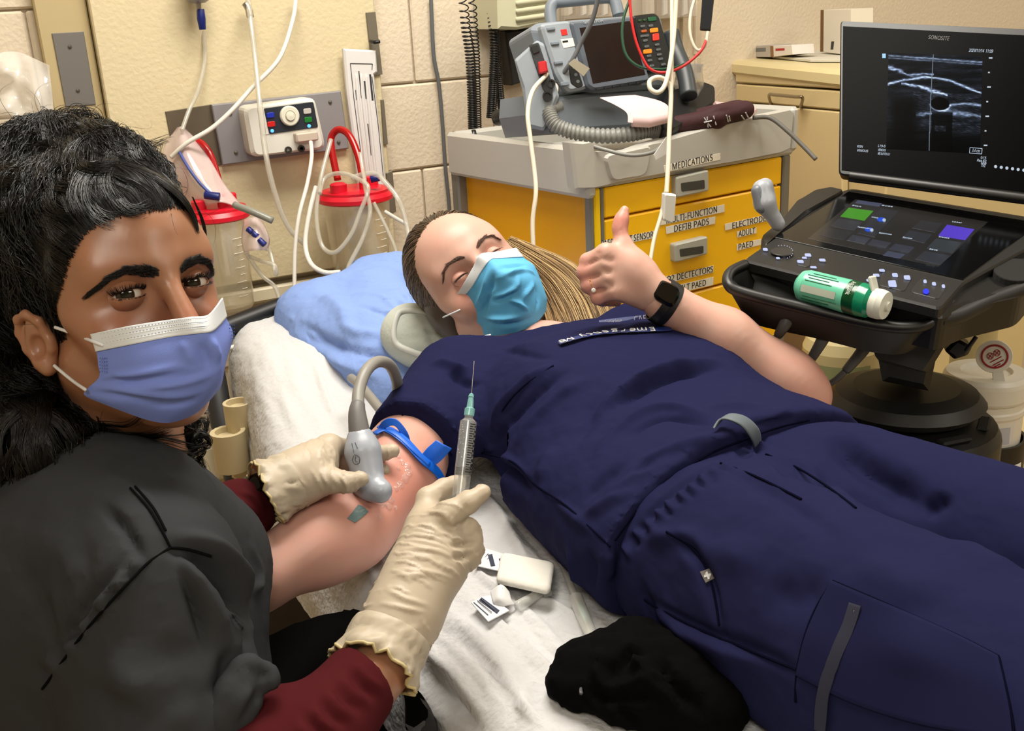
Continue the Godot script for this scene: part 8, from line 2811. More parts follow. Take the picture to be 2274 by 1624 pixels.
	slab(b, rounded([[1888, 392], [hr.x, hr.y], [hr.x + 60, hr.y + 70], [2330, 560], [2274, 628], [2150, 662], [2092, 690], [1646, 586], [1648, 576], [1700, 528], [1722, 500], [1790, 438]], 16), bo - bn * 0.012, bn, 0.05, 0.008)
	put("base_body", local_to(t, b), blk, t)
	b = MB.new()
	slab(b, rounded([[1650, 577], [1722, 520], [1890, 398], [hr.x - 8, hr.y + 6], [2330, 500], [2142, 615], [2090, 678]], 10), bo, bn, 0.014, 0.003)
	var dkp := put("key_deck", local_to(t, b), deckm, t)
	b = MB.new()
	slab(b, [[1722, 520], [1887, 404], [hr.x - 20, hr.y + 12], [2310, 470], [2142, 607]], bo + bn * 0.0012, bn, 0.003, 0.0005)
	var gp := put("touch_glass", local_to(t, b), glass, dkp)
	var tiles := [[[[1902, 422], [2199, 466], [2087, 578], [1795, 521]], Color(0.12, 0.11, 0.105), 0.55], [[[1887, 443], [1942, 449], [1922, 473], [1868, 465]], Color(0.22, 0.52, 0.06), 0.75], [[[2107, 476], [2168, 485], [2147, 512], [2087, 503]], Color(0.3, 0.2, 0.72), 0.75], [[[1908, 424], [1962, 430], [1955, 438], [1901, 431]], Color(0.27, 0.29, 0.38), 0.6], [[[1864, 470], [1918, 477], [1899, 498], [1846, 489]], Color(0.18, 0.18, 0.2), 0.6], [[[1842, 494], [1897, 502], [1876, 522], [1822, 512]], Color(0.14, 0.14, 0.15), 0.6], [[[1960, 441], [2000, 447], [1945, 512], [1906, 504]], Color(0.14, 0.14, 0.16), 0.6], [[[2048, 468], [2098, 474], [2080, 496], [2028, 487]], Color(0.15, 0.15, 0.17), 0.6], [[[2022, 493], [2074, 501], [2056, 522], [2004, 512]], Color(0.16, 0.17, 0.2), 0.6], [[[2082, 510], [2140, 518], [2118, 545], [2060, 535]], Color(0.19, 0.21, 0.23), 0.6], [[[2056, 541], [2114, 551], [2090, 574], [2034, 562]], Color(0.17, 0.18, 0.21), 0.6], [[[1895, 508], [1935, 515], [1922, 530], [1882, 522]], Color(0.19, 0.2, 0.24), 0.6], [[[1940, 517], [1982, 524], [1968, 538], [1928, 531]], Color(0.2, 0.2, 0.24), 0.6], [[[1990, 526], [2034, 533], [2020, 548], [1976, 540]], Color(0.19, 0.2, 0.25), 0.6], [[[1974, 544], [2012, 551], [2000, 562], [1962, 555]], Color(0.24, 0.26, 0.34), 0.6]]
	for i in tiles.size():
		b = MB.new()
		slab(b, tiles[i][0], bo + bn * (0.0015 + (0.0004 if i > 0 else 0.0)), bn, 0.0003, 0.00005)
		var m := mat("tile_glow_%d" % i, Color(0.02, 0.02, 0.02), 0.25)
		m.emission_enabled = true
		m.emission = tiles[i][1]
		m.emission_energy_multiplier = tiles[i][2] * 1.5
		put("touch_tile", local_to(t, b), m, gp)
	var bl := mat("toggle_blue", Color(0.01, 0.03, 0.1), 0.3)
	bl.emission_enabled = true
	bl.emission = Color(0.05, 0.3, 0.85)
	bl.emission_energy_multiplier = 0.9
	for c in [[1960, 469], [1932, 494]]:
		b = MB.new()
		slab(b, oval(c[0], c[1], 10, 5, 12), bo + bn * 0.0024, bn, 0.0003, 0.00005)
		put("toggle_switch", local_to(t, b), bl, gp)
		b = MB.new()
		slab(b, oval(c[0] + 6, c[1] + 1, 4, 4, 10), bo + bn * 0.0028, bn, 0.0003, 0.00005)
		put("toggle_knob", local_to(t, b), em, gp)
	for s in [["Scan", 1893, 456, 1912, 459], ["Guide", 1958, 456, 1982, 459], ["Map", 1936, 482, 1950, 484], ["Penetration", 1905, 504, 1932, 508], ["Optimize", 1952, 517, 1980, 521], ["Review", 2005, 527, 2025, 530], ["Label", 2115, 492, 2135, 495], ["Freeze", 2085, 526, 2108, 529], ["Save", 2064, 553, 2082, 556]]:
		text(s[0], inv * tf_on(s[1], s[2], s[3], s[4], bo + bn * 0.0024, bn), 0.0042, em, gp, "screen_lettering", "Droid Sans", (PP(s[3], s[4], bo, bn) - PP(s[1], s[2], bo, bn)).length())
	var lit := mat("key_lit", Color(0.1, 0.1, 0.12), 0.4)
	lit.emission_enabled = true
	lit.emission = Color(0.8, 0.84, 1.0)
	lit.emission_energy_multiplier = 0.9
	var rim := mat("key_rim", Color(0.12, 0.118, 0.115), 0.45)
	for k in [[[[1790, 560], [1804, 556], [1798, 590], [1768, 584], [1772, 576]], 0], [[[1962, 590], [2030, 602], [2010, 640], [1950, 626]], 0], [[[2046, 606], [2110, 618], [2086, 656], [2022, 640]], 0]]:
		b = MB.new()
		slab(b, rounded(k[0], 8), bo + bn * 0.0012, bn, 0.002, 0.0008)
		put("key_block", local_to(t, b), rim, dkp)
	b = MB.new()
	b.lathe([[0.0, 0.0], [0.0155, 0.0], [0.0155, 0.001], [0.0145, 0.002], [0.0, 0.002]], axis_y(PP(1737, 561, bo, bn), PP(1737, 561, bo, bn) + bn), 28)
	put("gain_dial", local_to(t, b), rim, dkp)
	for k in [[1700, 550, 6, 3.2], [1740, 560, 7, 3.2], [1728, 570, 5, 2], [1795, 560, 8, 3.5], [1778, 576, 8, 3.5], [1787, 567, 6, 2], [1827, 571, 8, 3], [1807, 589, 8, 2.2], [1960, 591, 7, 3], [1947, 603, 8, 3], [1934, 616, 10, 3], [1989, 601, 7, 4.5], [2016, 606, 8, 5], [1983, 622, 10, 8], [2056, 614, 4, 4], [2076, 619, 5, 4], [2097, 624, 4, 4]]:
		b = MB.new()
		slab(b, rounded([[k[0] - k[2], k[1] - k[3] * 0.8], [k[0] + k[2] * 0.7, k[1] - k[3]], [k[0] + k[2], k[1] + k[3]], [k[0] - k[2] * 0.8, k[1] + k[3] * 0.9]], 2.5), bo + bn * 0.0034, bn, 0.0008, 0.0002)
		put("lit_key", local_to(t, b), lit, dkp)
	b = MB.new()
	slab(b, oval(2058, 638, 7, 6, 12), bo + bn * 0.0034, bn, 0.0008, 0.0002)
	var pw := mat("power_blue", Color(0.02, 0.02, 0.1), 0.4)
	pw.emission_enabled = true
	pw.emission = Color(0.12, 0.2, 1.0)
	pw.emission_energy_multiplier = 1.0
	put("power_key", local_to(t, b), pw, dkp)
	b = MB.new()
	for k in 12:
		var an := -1.9 + k * 0.27
		b.box(PP(1737 + cos(an) * 24, 560 + sin(an) * 15, bo + bn * 0.0012, bn), Vector3(0.001, 0.001, 0.001), 0.0002)
	put("dial_ticks", local_to(t, b), lit, dkp).set_meta("kind", "stuff")
	b = MB.new()
	var lip := smooth(PL([[1655, 588, 1.4], [1622, 606, 1.38], [1618, 632, 1.36], [1650, 650, 1.35], [1780, 683, 1.325], [1940, 720, 1.295], [2030, 727, 1.28], [2082, 706, 1.285], [2110, 672, 1.31]]), 8)
	b.tube(lip, 0.0075, 12)
	put("tray_lip", local_to(t, b), blk, t)
	b = MB.new()
	var rows := [[], [], []]
	for i in lip.size():
		var u := float(i) / (lip.size() - 1)
		var back := P(1655, 584, 1.41).lerp(P(2088, 684, 1.32), u)
		rows[0].append(lip[i])
		rows[1].append(lip[i].lerp(back, 0.5) - bn * 0.034)
		rows[2].append(back - bn * 0.004)
	b.sheet(rows, lip.size(), 3, 0.003)
	put("tray_floor", local_to(t, b), mat("us_tray", Color(0.018, 0.018, 0.018), 0.6), t)
	b = MB.new()
	rows = [[], []]
	for p in lip:
		rows[0].append(p + bn * 0.002)
		rows[1].append(p - Vector3.UP * 0.045 + (P(1870, 640, 1.4) - p).normalized() * 0.03)
	b.sheet(rows, lip.size(), 2, 0.004)
	put("tray_wall", local_to(t, b), blk, t)
	b = MB.new()
	b.tube(smooth(PL([[2082, 712, 1.285], [2130, 700, 1.3], [2190, 672, 1.33], [2274, 640, 1.36], [2340, 600, 1.4], [2350, 540, 1.44]]), 8), 0.0105, 12)
	put("side_handle", local_to(t, b), dk, t)
	b = MB.new()
	slab(b, oval(2262, 578, 52, 27, 24), bo - bn * 0.0035, bn, 0.012, 0.001)
	put("handle_opening", local_to(t, b), mat("opening_black", Color(0.004, 0.004, 0.004), 0.9), t)
	b = MB.new()
	var fn := (EYE - P(1860, 700, 1.34)).normalized()
	fn.y = 0.12
	fn = fn.normalized()
	slab(b, rounded([[1660, 652], [1780, 688], [1940, 725], [2040, 735], [2110, 708], [2100, 770], [2082, 800], [2060, 832], [1950, 806], [1945, 768], [1865, 748], [1700, 702], [1678, 680]], 8), P(1860, 700, 1.36), fn, 0.16, 0.008)
	put("belly", local_to(t, b), dk, t)
	b = MB.new()
	slab(b, oval(1829, 714, 3, 3, 8), P(1860, 700, 1.359), fn, 0.001, 0.0002)
	var gl := mat("status_green", Color(0.05, 0.2, 0.0), 0.4)
	gl.emission_enabled = true
	gl.emission = Color(0.45, 0.9, 0.05)
	gl.emission_energy_multiplier = 0.8
	put("status_light", local_to(t, b), gl, t)
	var cx := P(2015, 830, 1.52)
	b = MB.new()
	slab(b, [[1945, 770], [2082, 790], [2064, 872], [1960, 850]], P(2010, 820, 1.43), fn, 0.14, 0.01)
	put("neck", local_to(t, b), blk, t)
	var f := Transform3D(Basis(), Vector3(cx.x, 0, cx.z))
	b = MB.new()
	var hy := PP(2000, 862, cx, fn).y
	b.lathe([[0.0, hy - 0.03], [0.1, hy - 0.03], [0.112, hy - 0.018], [0.1, hy - 0.004], [0.075, hy + 0.004], [0.0, hy + 0.006]], f, 32)
	put("swivel_collar", local_to(t, b), dk, t)
	b = MB.new()
	b.lathe([[0.0, hy - 0.14], [0.13, hy - 0.14], [0.135, hy - 0.125], [0.135, hy - 0.065], [0.128, hy - 0.05], [0.09, hy - 0.036], [0.0, hy - 0.032]], f, 32)
	put("accessory_ring", local_to(t, b), blk, t)
	for k in 8:
		var an := TAU * k / 8.0 + 0.2
		b = MB.new()
		var c := f.origin + Vector3(cos(an) * 0.108, hy - 0.042, sin(an) * 0.108)
		b.box(c, Vector3(0.018, 0.006, 0.05), 0.003, Basis(Vector3.UP, -an))
		put("cable_slot", local_to(t, b), mat("slot_black", Color(0.006, 0.006, 0.006), 0.8), t)
	b = MB.new()
	b.lathe([[0.0, 0.12], [0.045, 0.12], [0.045, hy - 0.13], [0.0, hy - 0.13]], f, 24)
	put("column", local_to(t, b), mat("us_column", Color(0.25, 0.24, 0.22), 0.4, 0.3), t)
	b = MB.new()
	for k in 4:
		var an := TAU * k / 4.0 + 0.5
		b.box(f.origin + Vector3(cos(an) * 0.14, 0.13, sin(an) * 0.14), Vector3(0.3, 0.05, 0.06), 0.012, Basis(Vector3.UP, -an))
	put("foot_base", local_to(t, b), dk, t)
	for k in 4:
		var an := TAU * k / 4.0 + 0.5
		b = MB.new()
		b.lathe([[0.0, -0.014], [0.045, -0.014], [0.05, -0.005], [0.05, 0.005], [0.045, 0.014], [0.0, 0.014]], Transform3D(Basis(Vector3(cos(an), 0, sin(an)), PI / 2), f.origin + Vector3(cos(an) * 0.26, 0.051, sin(an) * 0.26)), 16)
		put("caster", local_to(t, b), blk, t)
	b = MB.new()
	slab(b, rounded([[1690, 520], [1735, 478], [1770, 428], [1785, 420], [1815, 400], [1850, 392], [1878, 398], [1800, 450], [1740, 500], [1700, 540]], 6), bo - bn * 0.006, bn, 0.03, 0.005)
	put("probe_rack", local_to(t, b), dk, t)
	b = MB.new()
	slab(b, rounded([[2098, 780], [2125, 752], [2160, 772], [2150, 790], [2120, 800]], 5), P(2120, 780, 1.42), fn, 0.05, 0.005)
	b.tube(PL([[2145, 780, 1.4], [2168, 748, 1.39]]), 0.003, 8)
	put("cable_hook", local_to(t, b), blk, t)
	for c in [[[1752, 700], [1742, 722], [1728, 745], 1.37], [[1836, 728], [1826, 756], [1800, 800], 1.38], [[1928, 752], [1915, 780], [1878, 824], 1.4]]:
		b = MB.new()
		var e: float = c[3]
		var pts := smooth(PackedVector3Array([P(c[0][0], c[0][1], e - 0.01), P(c[1][0], c[1][1], e - 0.015), P(c[2][0], c[2][1], e)]), 6)
		var rad := []
		for i in pts.size(): rad.append(lerpf(0.0105, 0.006, float(i) / (pts.size() - 1)))
		b.tube(pts, rad, 12)
		put("strain_relief", local_to(t, b), mat("relief_grey", Color(0.27, 0.27, 0.275), 0.5), t)
	b = MB.new()
	b.tube(smooth(PL([[1800, 800, 1.38], [1790, 822, 1.39], [1788, 850, 1.41], [1792, 900, 1.44]]), 5), 0.0045, 8)
	put("probe_cable", local_to(t, b), mat("relief_grey", Color.WHITE), t)
	b = MB.new()
	b.tube(smooth(PL([[1878, 824, 1.4], [1850, 848, 1.41], [1820, 862, 1.43], [1780, 870, 1.46]]), 5), 0.0045, 8)
	put("probe_cable", local_to(t, b), mat("relief_grey", Color.WHITE), t)
	b = MB.new()
	b.tube(smooth(PL([[1728, 745, 1.37], [1700, 775, 1.39], [1690, 820, 1.42]]), 5), 0.0045, 8)
	put("probe_cable", local_to(t, b), mat("relief_grey", Color.WHITE), t)
	var pr2 := thing("spare_probe", "pale grey curved ultrasound probe standing in the rack left of the touch panel", "ultrasound probe", P(1715, 470, 1.5))
	b = MB.new()
	var sd := Sdf.new(P(1705, 450, 1.5) - Vector3.ONE * 0.1, P(1705, 450, 1.5) + Vector3.ONE * 0.1, 0.0025)
	sd.cap(P(1692, 420, 1.5), P(1696, 448, 1.5), 0.014, 0.0145, 0.008)
	sd.cap(P(1700, 412, 1.51), P(1706, 440, 1.51), 0.011, 0.011, 0.008)
	sd.cap(P(1700, 455, 1.5), P(1728, 498, 1.51), 0.0125, 0.0105, 0.012)
	put("probe_body", local_to(pr2, sd.mesh(2)), mat("probe_grey", Color(0.60, 0.62, 0.65), 0.35), pr2)
	b = MB.new()
	sd = Sdf.new(P(1690, 440, 1.49) - Vector3.ONE * 0.06, P(1690, 440, 1.49) + Vector3.ONE * 0.06, 0.0025)
	sd.cap(P(1682, 424, 1.495), P(1690, 462, 1.495), 0.0095, 0.0085, 0.01)
	put("lens_face", local_to(pr2, sd.mesh(2)), mat("lens_grey", Color(0.40, 0.42, 0.45), 0.4), pr2)
	build_gel_and_tub()

func scan_image() -> Image:
	var n := 256
	var im := Image.create(n, n, false, Image.FORMAT_RGB8)
	var f := FastNoiseLite.new()
	f.seed = 12
	f.frequency = 0.02
	f.fractal_octaves = 4
	var g := FastNoiseLite.new()
	g.seed = 5
	g.frequency = 0.13
	g.fractal_octaves = 2
	for y in n:
		for x in n:
			var u := x / 256.0
			var v := y / 256.0
			var warp := f.get_noise_2d(x * 0.5, y) * 0.05
			var layer := 0.5 + 0.5 * f.get_noise_2d(x * 0.35, y * 2.6 + x * 0.25)
			var sp := 0.5 + 0.5 * g.get_noise_2d(x * 0.45, y * 1.5)
			var s := 0.1 + 0.22 * layer * layer + 0.12 * sp * layer
			for q in [[0.03 + u * 0.03, 0.012, 0.55], [0.055 + u * 0.03, 0.008, 0.4], [0.16 + 0.06 * sin(u * 5.0) + warp, 0.014, 0.7 * float(u < 0.5)], [0.34 - 0.09 * sin(u * 3.1 + 0.1) + 0.12 * maxf(0.0, u - 0.7) + warp * 0.5, 0.014, 0.8], [0.33 + 0.2 * u * u + warp, 0.013, 0.85 * float(u > 0.15 and u < 0.65)], [0.52 - 0.02 * sin(u * 9.0), 0.012, 0.6 * float(u > 0.66)], [0.62 + 0.03 * sin(u * 7.0) + warp, 0.02, 0.5 * float(u > 0.32)]]:
				var dd: float = (v - q[0]) / q[1]
				s += q[2] * exp(-dd * dd) * (0.5 + 0.7 * sp)
			if u > 0.28 and v > 0.4 and v < 0.8: s += 0.35 * pow(0.5 + 0.5 * g.get_noise_2d(x * 0.3, y * 2.2 - x * 0.4), 3.0)
			s *= 1.0 - 0.8 * smoothstep(0.42, 0.55, v) * (1.0 - smoothstep(0.22, 0.42, u)) * smoothstep(0.0, 0.12, u)
			s *= 1.0 - 0.75 * smoothstep(0.68, 1.0, v)
			var e := Vector2((u - 0.575) / 0.095, (v - 0.515) / 0.065).length()
			s *= smoothstep(0.92, 1.12, e)
			s += 0.35 * exp(-pow((e - 1.15) / 0.09, 2.0)) * float(v > 0.52)
			if v > 0.6 and absf(u - 0.6) < 0.11: s *= 0.35
			if v > 0.74 and absf(u - 0.58) < 0.06 and v < 0.8: s += 0.35 * sp
			s = pow(maxf(s, 0.0), 1.45) * 1.15
			var c := Color(s * 0.8, s * 0.9, s * 1.08)
			if absf(u - 0.485 + v * 0.02) < 0.004: c = Color(0.5, 0.55, 0.6)
			im.set_pixel(x, y, c)
	return im

func build_gel_and_tub() -> void:
	var t := thing("gel_bottle", "green ultrasound gel bottle with a white flip cap lying in the machine tray", "bottle", P(1870, 650, 1.31))
	var a := P(1776, 632, 1.345)
	var c := P(1946, 674, 1.275)
	var ax := axis_y(a, c)
	var L := a.distance_to(c)
	var r := 0.0215
	var b := MB.new()
	b.lathe([[0.0, -0.002], [r * 0.55, -0.002], [r * 0.9, 0.004], [r, 0.012], [r, L * 0.66]], ax, 28)
	put("bottle_body", local_to(t, b), mat("gel_pale", Color(0.40, 0.74, 0.62), 0.25), t)
	b = MB.new()
	b.lathe([[r, L * 0.66], [r * 1.002, L * 0.8]], ax, 28)
	put("dark_band", local_to(t, b), mat("gel_dark", Color(0.0, 0.26, 0.13), 0.25), t)
	b = MB.new()
	b.lathe([[r, L * 0.8], [r * 0.96, L * 0.92], [r * 0.7, L], [0.0, L]], ax, 28)
	put("bottle_shoulder", local_to(t, b), mat("gel_green", Color(0.06, 0.50, 0.36), 0.2), t)
	b = MB.new()
	b.lathe([[0.0, L * 0.97], [r * 0.86, L * 0.97], [r * 0.88, L * 1.05], [r * 0.8, L * 1.12], [0.0, L * 1.13]], ax, 28)
	b.lathe([[0.0, L * 1.12], [r * 0.3, L * 1.12], [r * 0.26, L * 1.16], [0.0, L * 1.16]], ax, 14)
	var cap := put("cap", local_to(t, b), mat("cap_white", Color(0.82, 0.83, 0.79), 0.35), t)
	b = MB.new()
	var side := (cam_u * 0.9 - cam_r * 0.2).normalized()
	var base := c + (c - a).normalized() * 0.002 + side * r * 0.75
	b.box(base + side * 0.008, Vector3(0.02, 0.022, 0.005), 0.002, Basis(cam_r.cross(side).normalized().cross(side), side, cam_r.cross(side).normalized()).orthonormalized().rotated(side, 0.9))
	put("flip_lid", local_to(t, b), mat("cap_white", Color.WHITE), t)
	var toward := (EYE - a).normalized()
	var ylo := ax.basis.y
	toward = (toward - ylo * toward.dot(ylo)).normalized()
	var sidew := ylo.cross(toward)
	b = MB.new()
	var g := []
	for j in 2:
		var row := []
		for i in 7:
			var an := -0.05 + 0.42 * j
			row.append(a + ylo * L * (0.13 + 0.45 * i / 6.0) + (toward * cos(an) + sidew * sin(an)) * (r + 0.0004))
		g.append(row)
	b.sheet(g, 7, 2, 0.0003)
	put("printed_panel", local_to(t, b), mat("print_pale", Color(0.70, 0.74, 0.68), 0.5), t)
	b = MB.new()
	for j in 6:
		var an: float = [-0.95, -0.75, -0.55, -0.35, 0.62, 0.85][j]
		var pts := PackedVector3Array()
		var l0: float = [0.2, 0.15, 0.18, 0.15, 0.16, 0.14][j]
		var l1: float = [0.5, 0.55, 0.45, 0.5, 0.6, 0.5][j]
		for i in 5: pts.append(a + ylo * L * lerpf(l0, l1, i / 4.0) + (toward * cos(an) + sidew * sin(an)) * (r + 0.0002))
		b.tube(pts, 0.0006, 4)
	put("printed_lines", local_to(t, b), mat("print_green", Color(0.05, 0.35, 0.22), 0.5), t)
	var tf := Transform3D(Basis(ylo, sidew.cross(ylo).cross(ylo).normalized(), Vector3.ZERO), Vector3.ZERO)
	var nn := (toward * cos(-0.5) + sidew * sin(-0.5)).normalized()
	var xx := -nn.cross(ylo).normalized()
	text("Aquasonic", t.transform.affine_inverse() * Transform3D(Basis(xx, nn.cross(xx), nn), a + ylo * L * 0.73 + nn * (r + 0.0006)), 0.006, mat("print_pale", Color.WHITE), t, "lettering", "Droid Sans", 0.02)
	t = thing("wipes_tub", "white wipes tub with raised lid flap in a black labelled holder", "tub", P(2190, 900, 1.78))
	var ce := P(2188, 850, 1.8)
	var f := Transform3D(Basis(), ce)
	var R := 0.0705
	b = MB.new()
	b.lathe([[0.0, 0.0], [R * 0.55, 0.0], [R * 0.6, 0.006], [R * 0.92, 0.004], [R * 0.98, -0.003], [R, -0.01], [R, -0.035], [R * 0.97, -0.04]], f.translated_local(Vector3(0, 0.018, 0)), 40)
	put("tub_lid", local_to(t, b), mat("tub_white", Color(0.82, 0.80, 0.75), 0.4), t)
	b = MB.new()
	b.lathe([[0.0, -0.21], [R * 0.88, -0.21], [R * 0.93, -0.05], [R * 0.96, -0.045], [R * 0.96, -0.038], [R * 0.93, -0.035], [R * 0.94, -0.02], [0.0, -0.02]], f, 40)
	put("tub_body", local_to(t, b), mat("tub_white", Color.WHITE), t)
	b = MB.new()
	b.lathe([[R * 0.98, -0.2], [R * 1.06, -0.2], [R * 1.06, -0.095], [R * 0.98, -0.095]], f, 40)
	put("holder", local_to(t, b), mat("us_black", Color.WHITE), t)
	var n := (EYE - ce)
	n.y = 0
	n = n.normalized()
	var an0 := atan2(-n.z, n.x)
	for q in [[-0.55, 0.36, -0.085, -0.068, 0.932, Color(0.20, 0.05, 0.27), "purple_strip"], [-0.95, 0.9, -0.094, -0.05, 0.925, Color(0.80, 0.79, 0.78), "print_label"], [-0.52, -0.20, -0.076, -0.058, 0.936, Color(0.08, 0.07, 0.36), "blue_oval"], [0.45, 0.78, -0.09, -0.06, 0.934, Color(0.66, 0.66, 0.70), "small_print"]]:
		b = MB.new()
		var g2 := []
		for j in 2:
			var row := []
			for i in 9:
				var an: float = an0 + lerpf(q[0], q[1], i / 8.0)
				var yy: float = q[3] if j == 0 else q[2]
				if q[6] == "blue_oval":
					var w := sqrt(maxf(0.0, 1.0 - pow((i / 8.0) * 2 - 1, 2)))
					yy = (q[2] + q[3]) / 2 + (q[3] - q[2]) / 2 * w * (1 if j == 0 else -1)
				row.append(ce + Vector3(cos(an) * R * q[4], yy, -sin(an) * R * q[4]))
			g2.append(row)
		b.sheet(g2, 9, 2, 0.0003)
		put(q[6], local_to(t, b), mat("tub_" + q[6], q[5], 0.5), t)
	b = MB.new()
	var g3 := []
	for j in 2:
		var row := []
		for i in 17:
			var an: float = an0 + lerpf(-1.25, 1.15, i / 16.0)
			row.append(ce + Vector3(cos(an) * R * 1.066, -0.128 if j == 0 else -0.172, -sin(an) * R * 1.066))
		g3.append(row)
	b.sheet(g3, 17, 2, 0.0006)
	put("holder_label", local_to(t, b), mat("tag_white", Color(0.86, 0.86, 0.85), 0.6), t)
	var words := "Oxivir / Peroxide Wipes"
	var cw := [0.75, 0.5, 0.24, 0.5, 0.24, 0.36, 0.28, 0.3, 0.28, 0.6, 0.55, 0.36, 0.55, 0.5, 0.24, 0.58, 0.55, 0.28, 0.85, 0.24, 0.58, 0.55, 0.48]
	var tot := 0.0
	for w in cw: tot += w
	var pos := 0.0
	for i in words.length():
		var mid: float = pos + cw[i] / 2.0
		pos += cw[i]
		if words[i] == " ": continue
		var an: float = an0 + lerpf(-1.12, 1.12, mid / tot)
		var nn2 := Vector3(cos(an), 0, -sin(an))
		var xx2 := Vector3.UP.cross(nn2)
		text(words[i], t.transform.affine_inverse() * Transform3D(Basis(xx2, Vector3.UP, nn2), ce + nn2 * R * 1.073 + Vector3(0, -0.15, 0)), 0.0175, mat("ink_black", Color.BLACK), t, "lettering")
	var fo := P(2208, 790, 1.745)
	var fnn := (EYE - fo).normalized()
	b = MB.new()
	slab(b, rounded([[2203, 828], [2228, 822], [2236, 858], [2206, 862]], 3), fo, fnn, 0.004, 0.001)
	slab(b, oval(2208, 792, 42, 37, 28), fo, fnn, 0.004, 0.001)
	put("lid_flap", local_to(t, b), mat("tub_white", Color.WHITE), t)
	var rd := mat("sign_red", Color(0.55, 0.03, 0.06), 0.5)
	b = MB.new()
	var ring := PackedVector3Array()
	for k in 28: ring.append(PP(2209 + cos(TAU * k / 28) * 29, 792 + sin(TAU * k / 28) * 25, fo + fnn * 0.0005, fnn))
	b.tube(ring, 0.0017, 6, false, true)
	put("red_ring", local_to(t, b), rd, t)
	b = MB.new()
	for q in [[2199, 791], [2214, 784]]:
		var rg := PackedVector3Array()
		for k in 14: rg.append(PP(q[0] + cos(TAU * k / 14) * 7, q[1] + sin(TAU * k / 14) * 7, fo + fnn * 0.0005, fnn))
		b.tube(rg, 0.0007, 5, false, true)
		for s in [[-5, -4, 5, 4], [-4, 5, 4, -5]]:
			b.tube(PackedVector3Array([PP(q[0] + s[0], q[1] + s[1], fo + fnn * 0.0005, fnn), PP(q[0] + s[2], q[1] + s[3], fo + fnn * 0.0005, fnn)]), 0.0008, 5)
	for s in [[2199, 805, 2224, 792], [2204, 812, 2229, 799], [2206, 816, 2222, 808]]:
		b.tube(PackedVector3Array([PP(s[0], s[1], fo + fnn * 0.0005, fnn), PP(s[2], s[3], fo + fnn * 0.0005, fnn)]), 0.001, 5)
	put("red_sign", local_to(t, b), rd, t)
	for q in [["jug", "cream jug with a green label behind the ultrasound cables", 1868, 790, 0.075, 2.05, 1], ["jug", "cream jug half hidden behind the neck of the ultrasound stand", 1945, 775, 0.06, 2.15, 1], ["jug", "tall cream bottle standing behind the wipes tub", 2165, 735, 0.042, 2.05, 0]]:
		var jc := P(q[2], q[3], q[5])
		t = thing(q[0], q[1], "jug", jc)
		b = MB.new()
		var jr: float = q[4]
		var jb: float = P(1990, 790, 2.1).y - 0.205 - jc.y
		b.lathe([[0.0, jb], [jr, jb], [jr, 0.02], [jr * 0.9, 0.04], [jr * 0.4, 0.06], [jr * 0.4, 0.08], [0.0, 0.08]], Transform3D(Basis(), jc), 28)
		put("jug_body", local_to(t, b), mat("jug_cream", Color(0.72, 0.66, 0.48), 0.5), t)
		if q[6]:
			b = MB.new()
			var g4 := []
			var nn4 := (EYE - jc)
			var a4 := atan2(-nn4.z, nn4.x)
			for j in 2:
				var row := []
				for i in 9:
					var an := a4 + lerpf(-0.8, 0.8, i / 8.0)
					row.append(jc + Vector3(cos(an) * jr * 1.01, 0.0 if j == 0 else -0.09, -sin(an) * jr * 1.01))
				g4.append(row)
			b.sheet(g4, 9, 2, 0.0005)
			put("jug_label", local_to(t, b), mat("jug_green", Color(0.50, 0.52, 0.36), 0.6), t)
	t = thing("side_shelf", "cream shelf carrying the jugs behind the ultrasound stand", "shelf", P(1990, 860, 2.15) - Vector3(0, 0.25, 0))
	b = MB.new()
	b.box(P(1990, 790, 2.1) + Vector3(0, -0.22, 0), Vector3(0.7, 0.03, 0.34), 0.005, Basis(Vector3.UP, -0.5))
	put("shelf_board", local_to(t, b), mat("cabinet_cream", Color.WHITE), t)
	b = MB.new()
	var lg := P(1990, 790, 2.1)
	b.box(Vector3(lg.x, (lg.y - 0.235) / 2, lg.z), Vector3(0.62, lg.y - 0.235, 0.28), 0.005, Basis(Vector3.UP, -0.5))
	put("shelf_cabinet", local_to(t, b), mat("cabinet_cream", Color.WHITE), t)

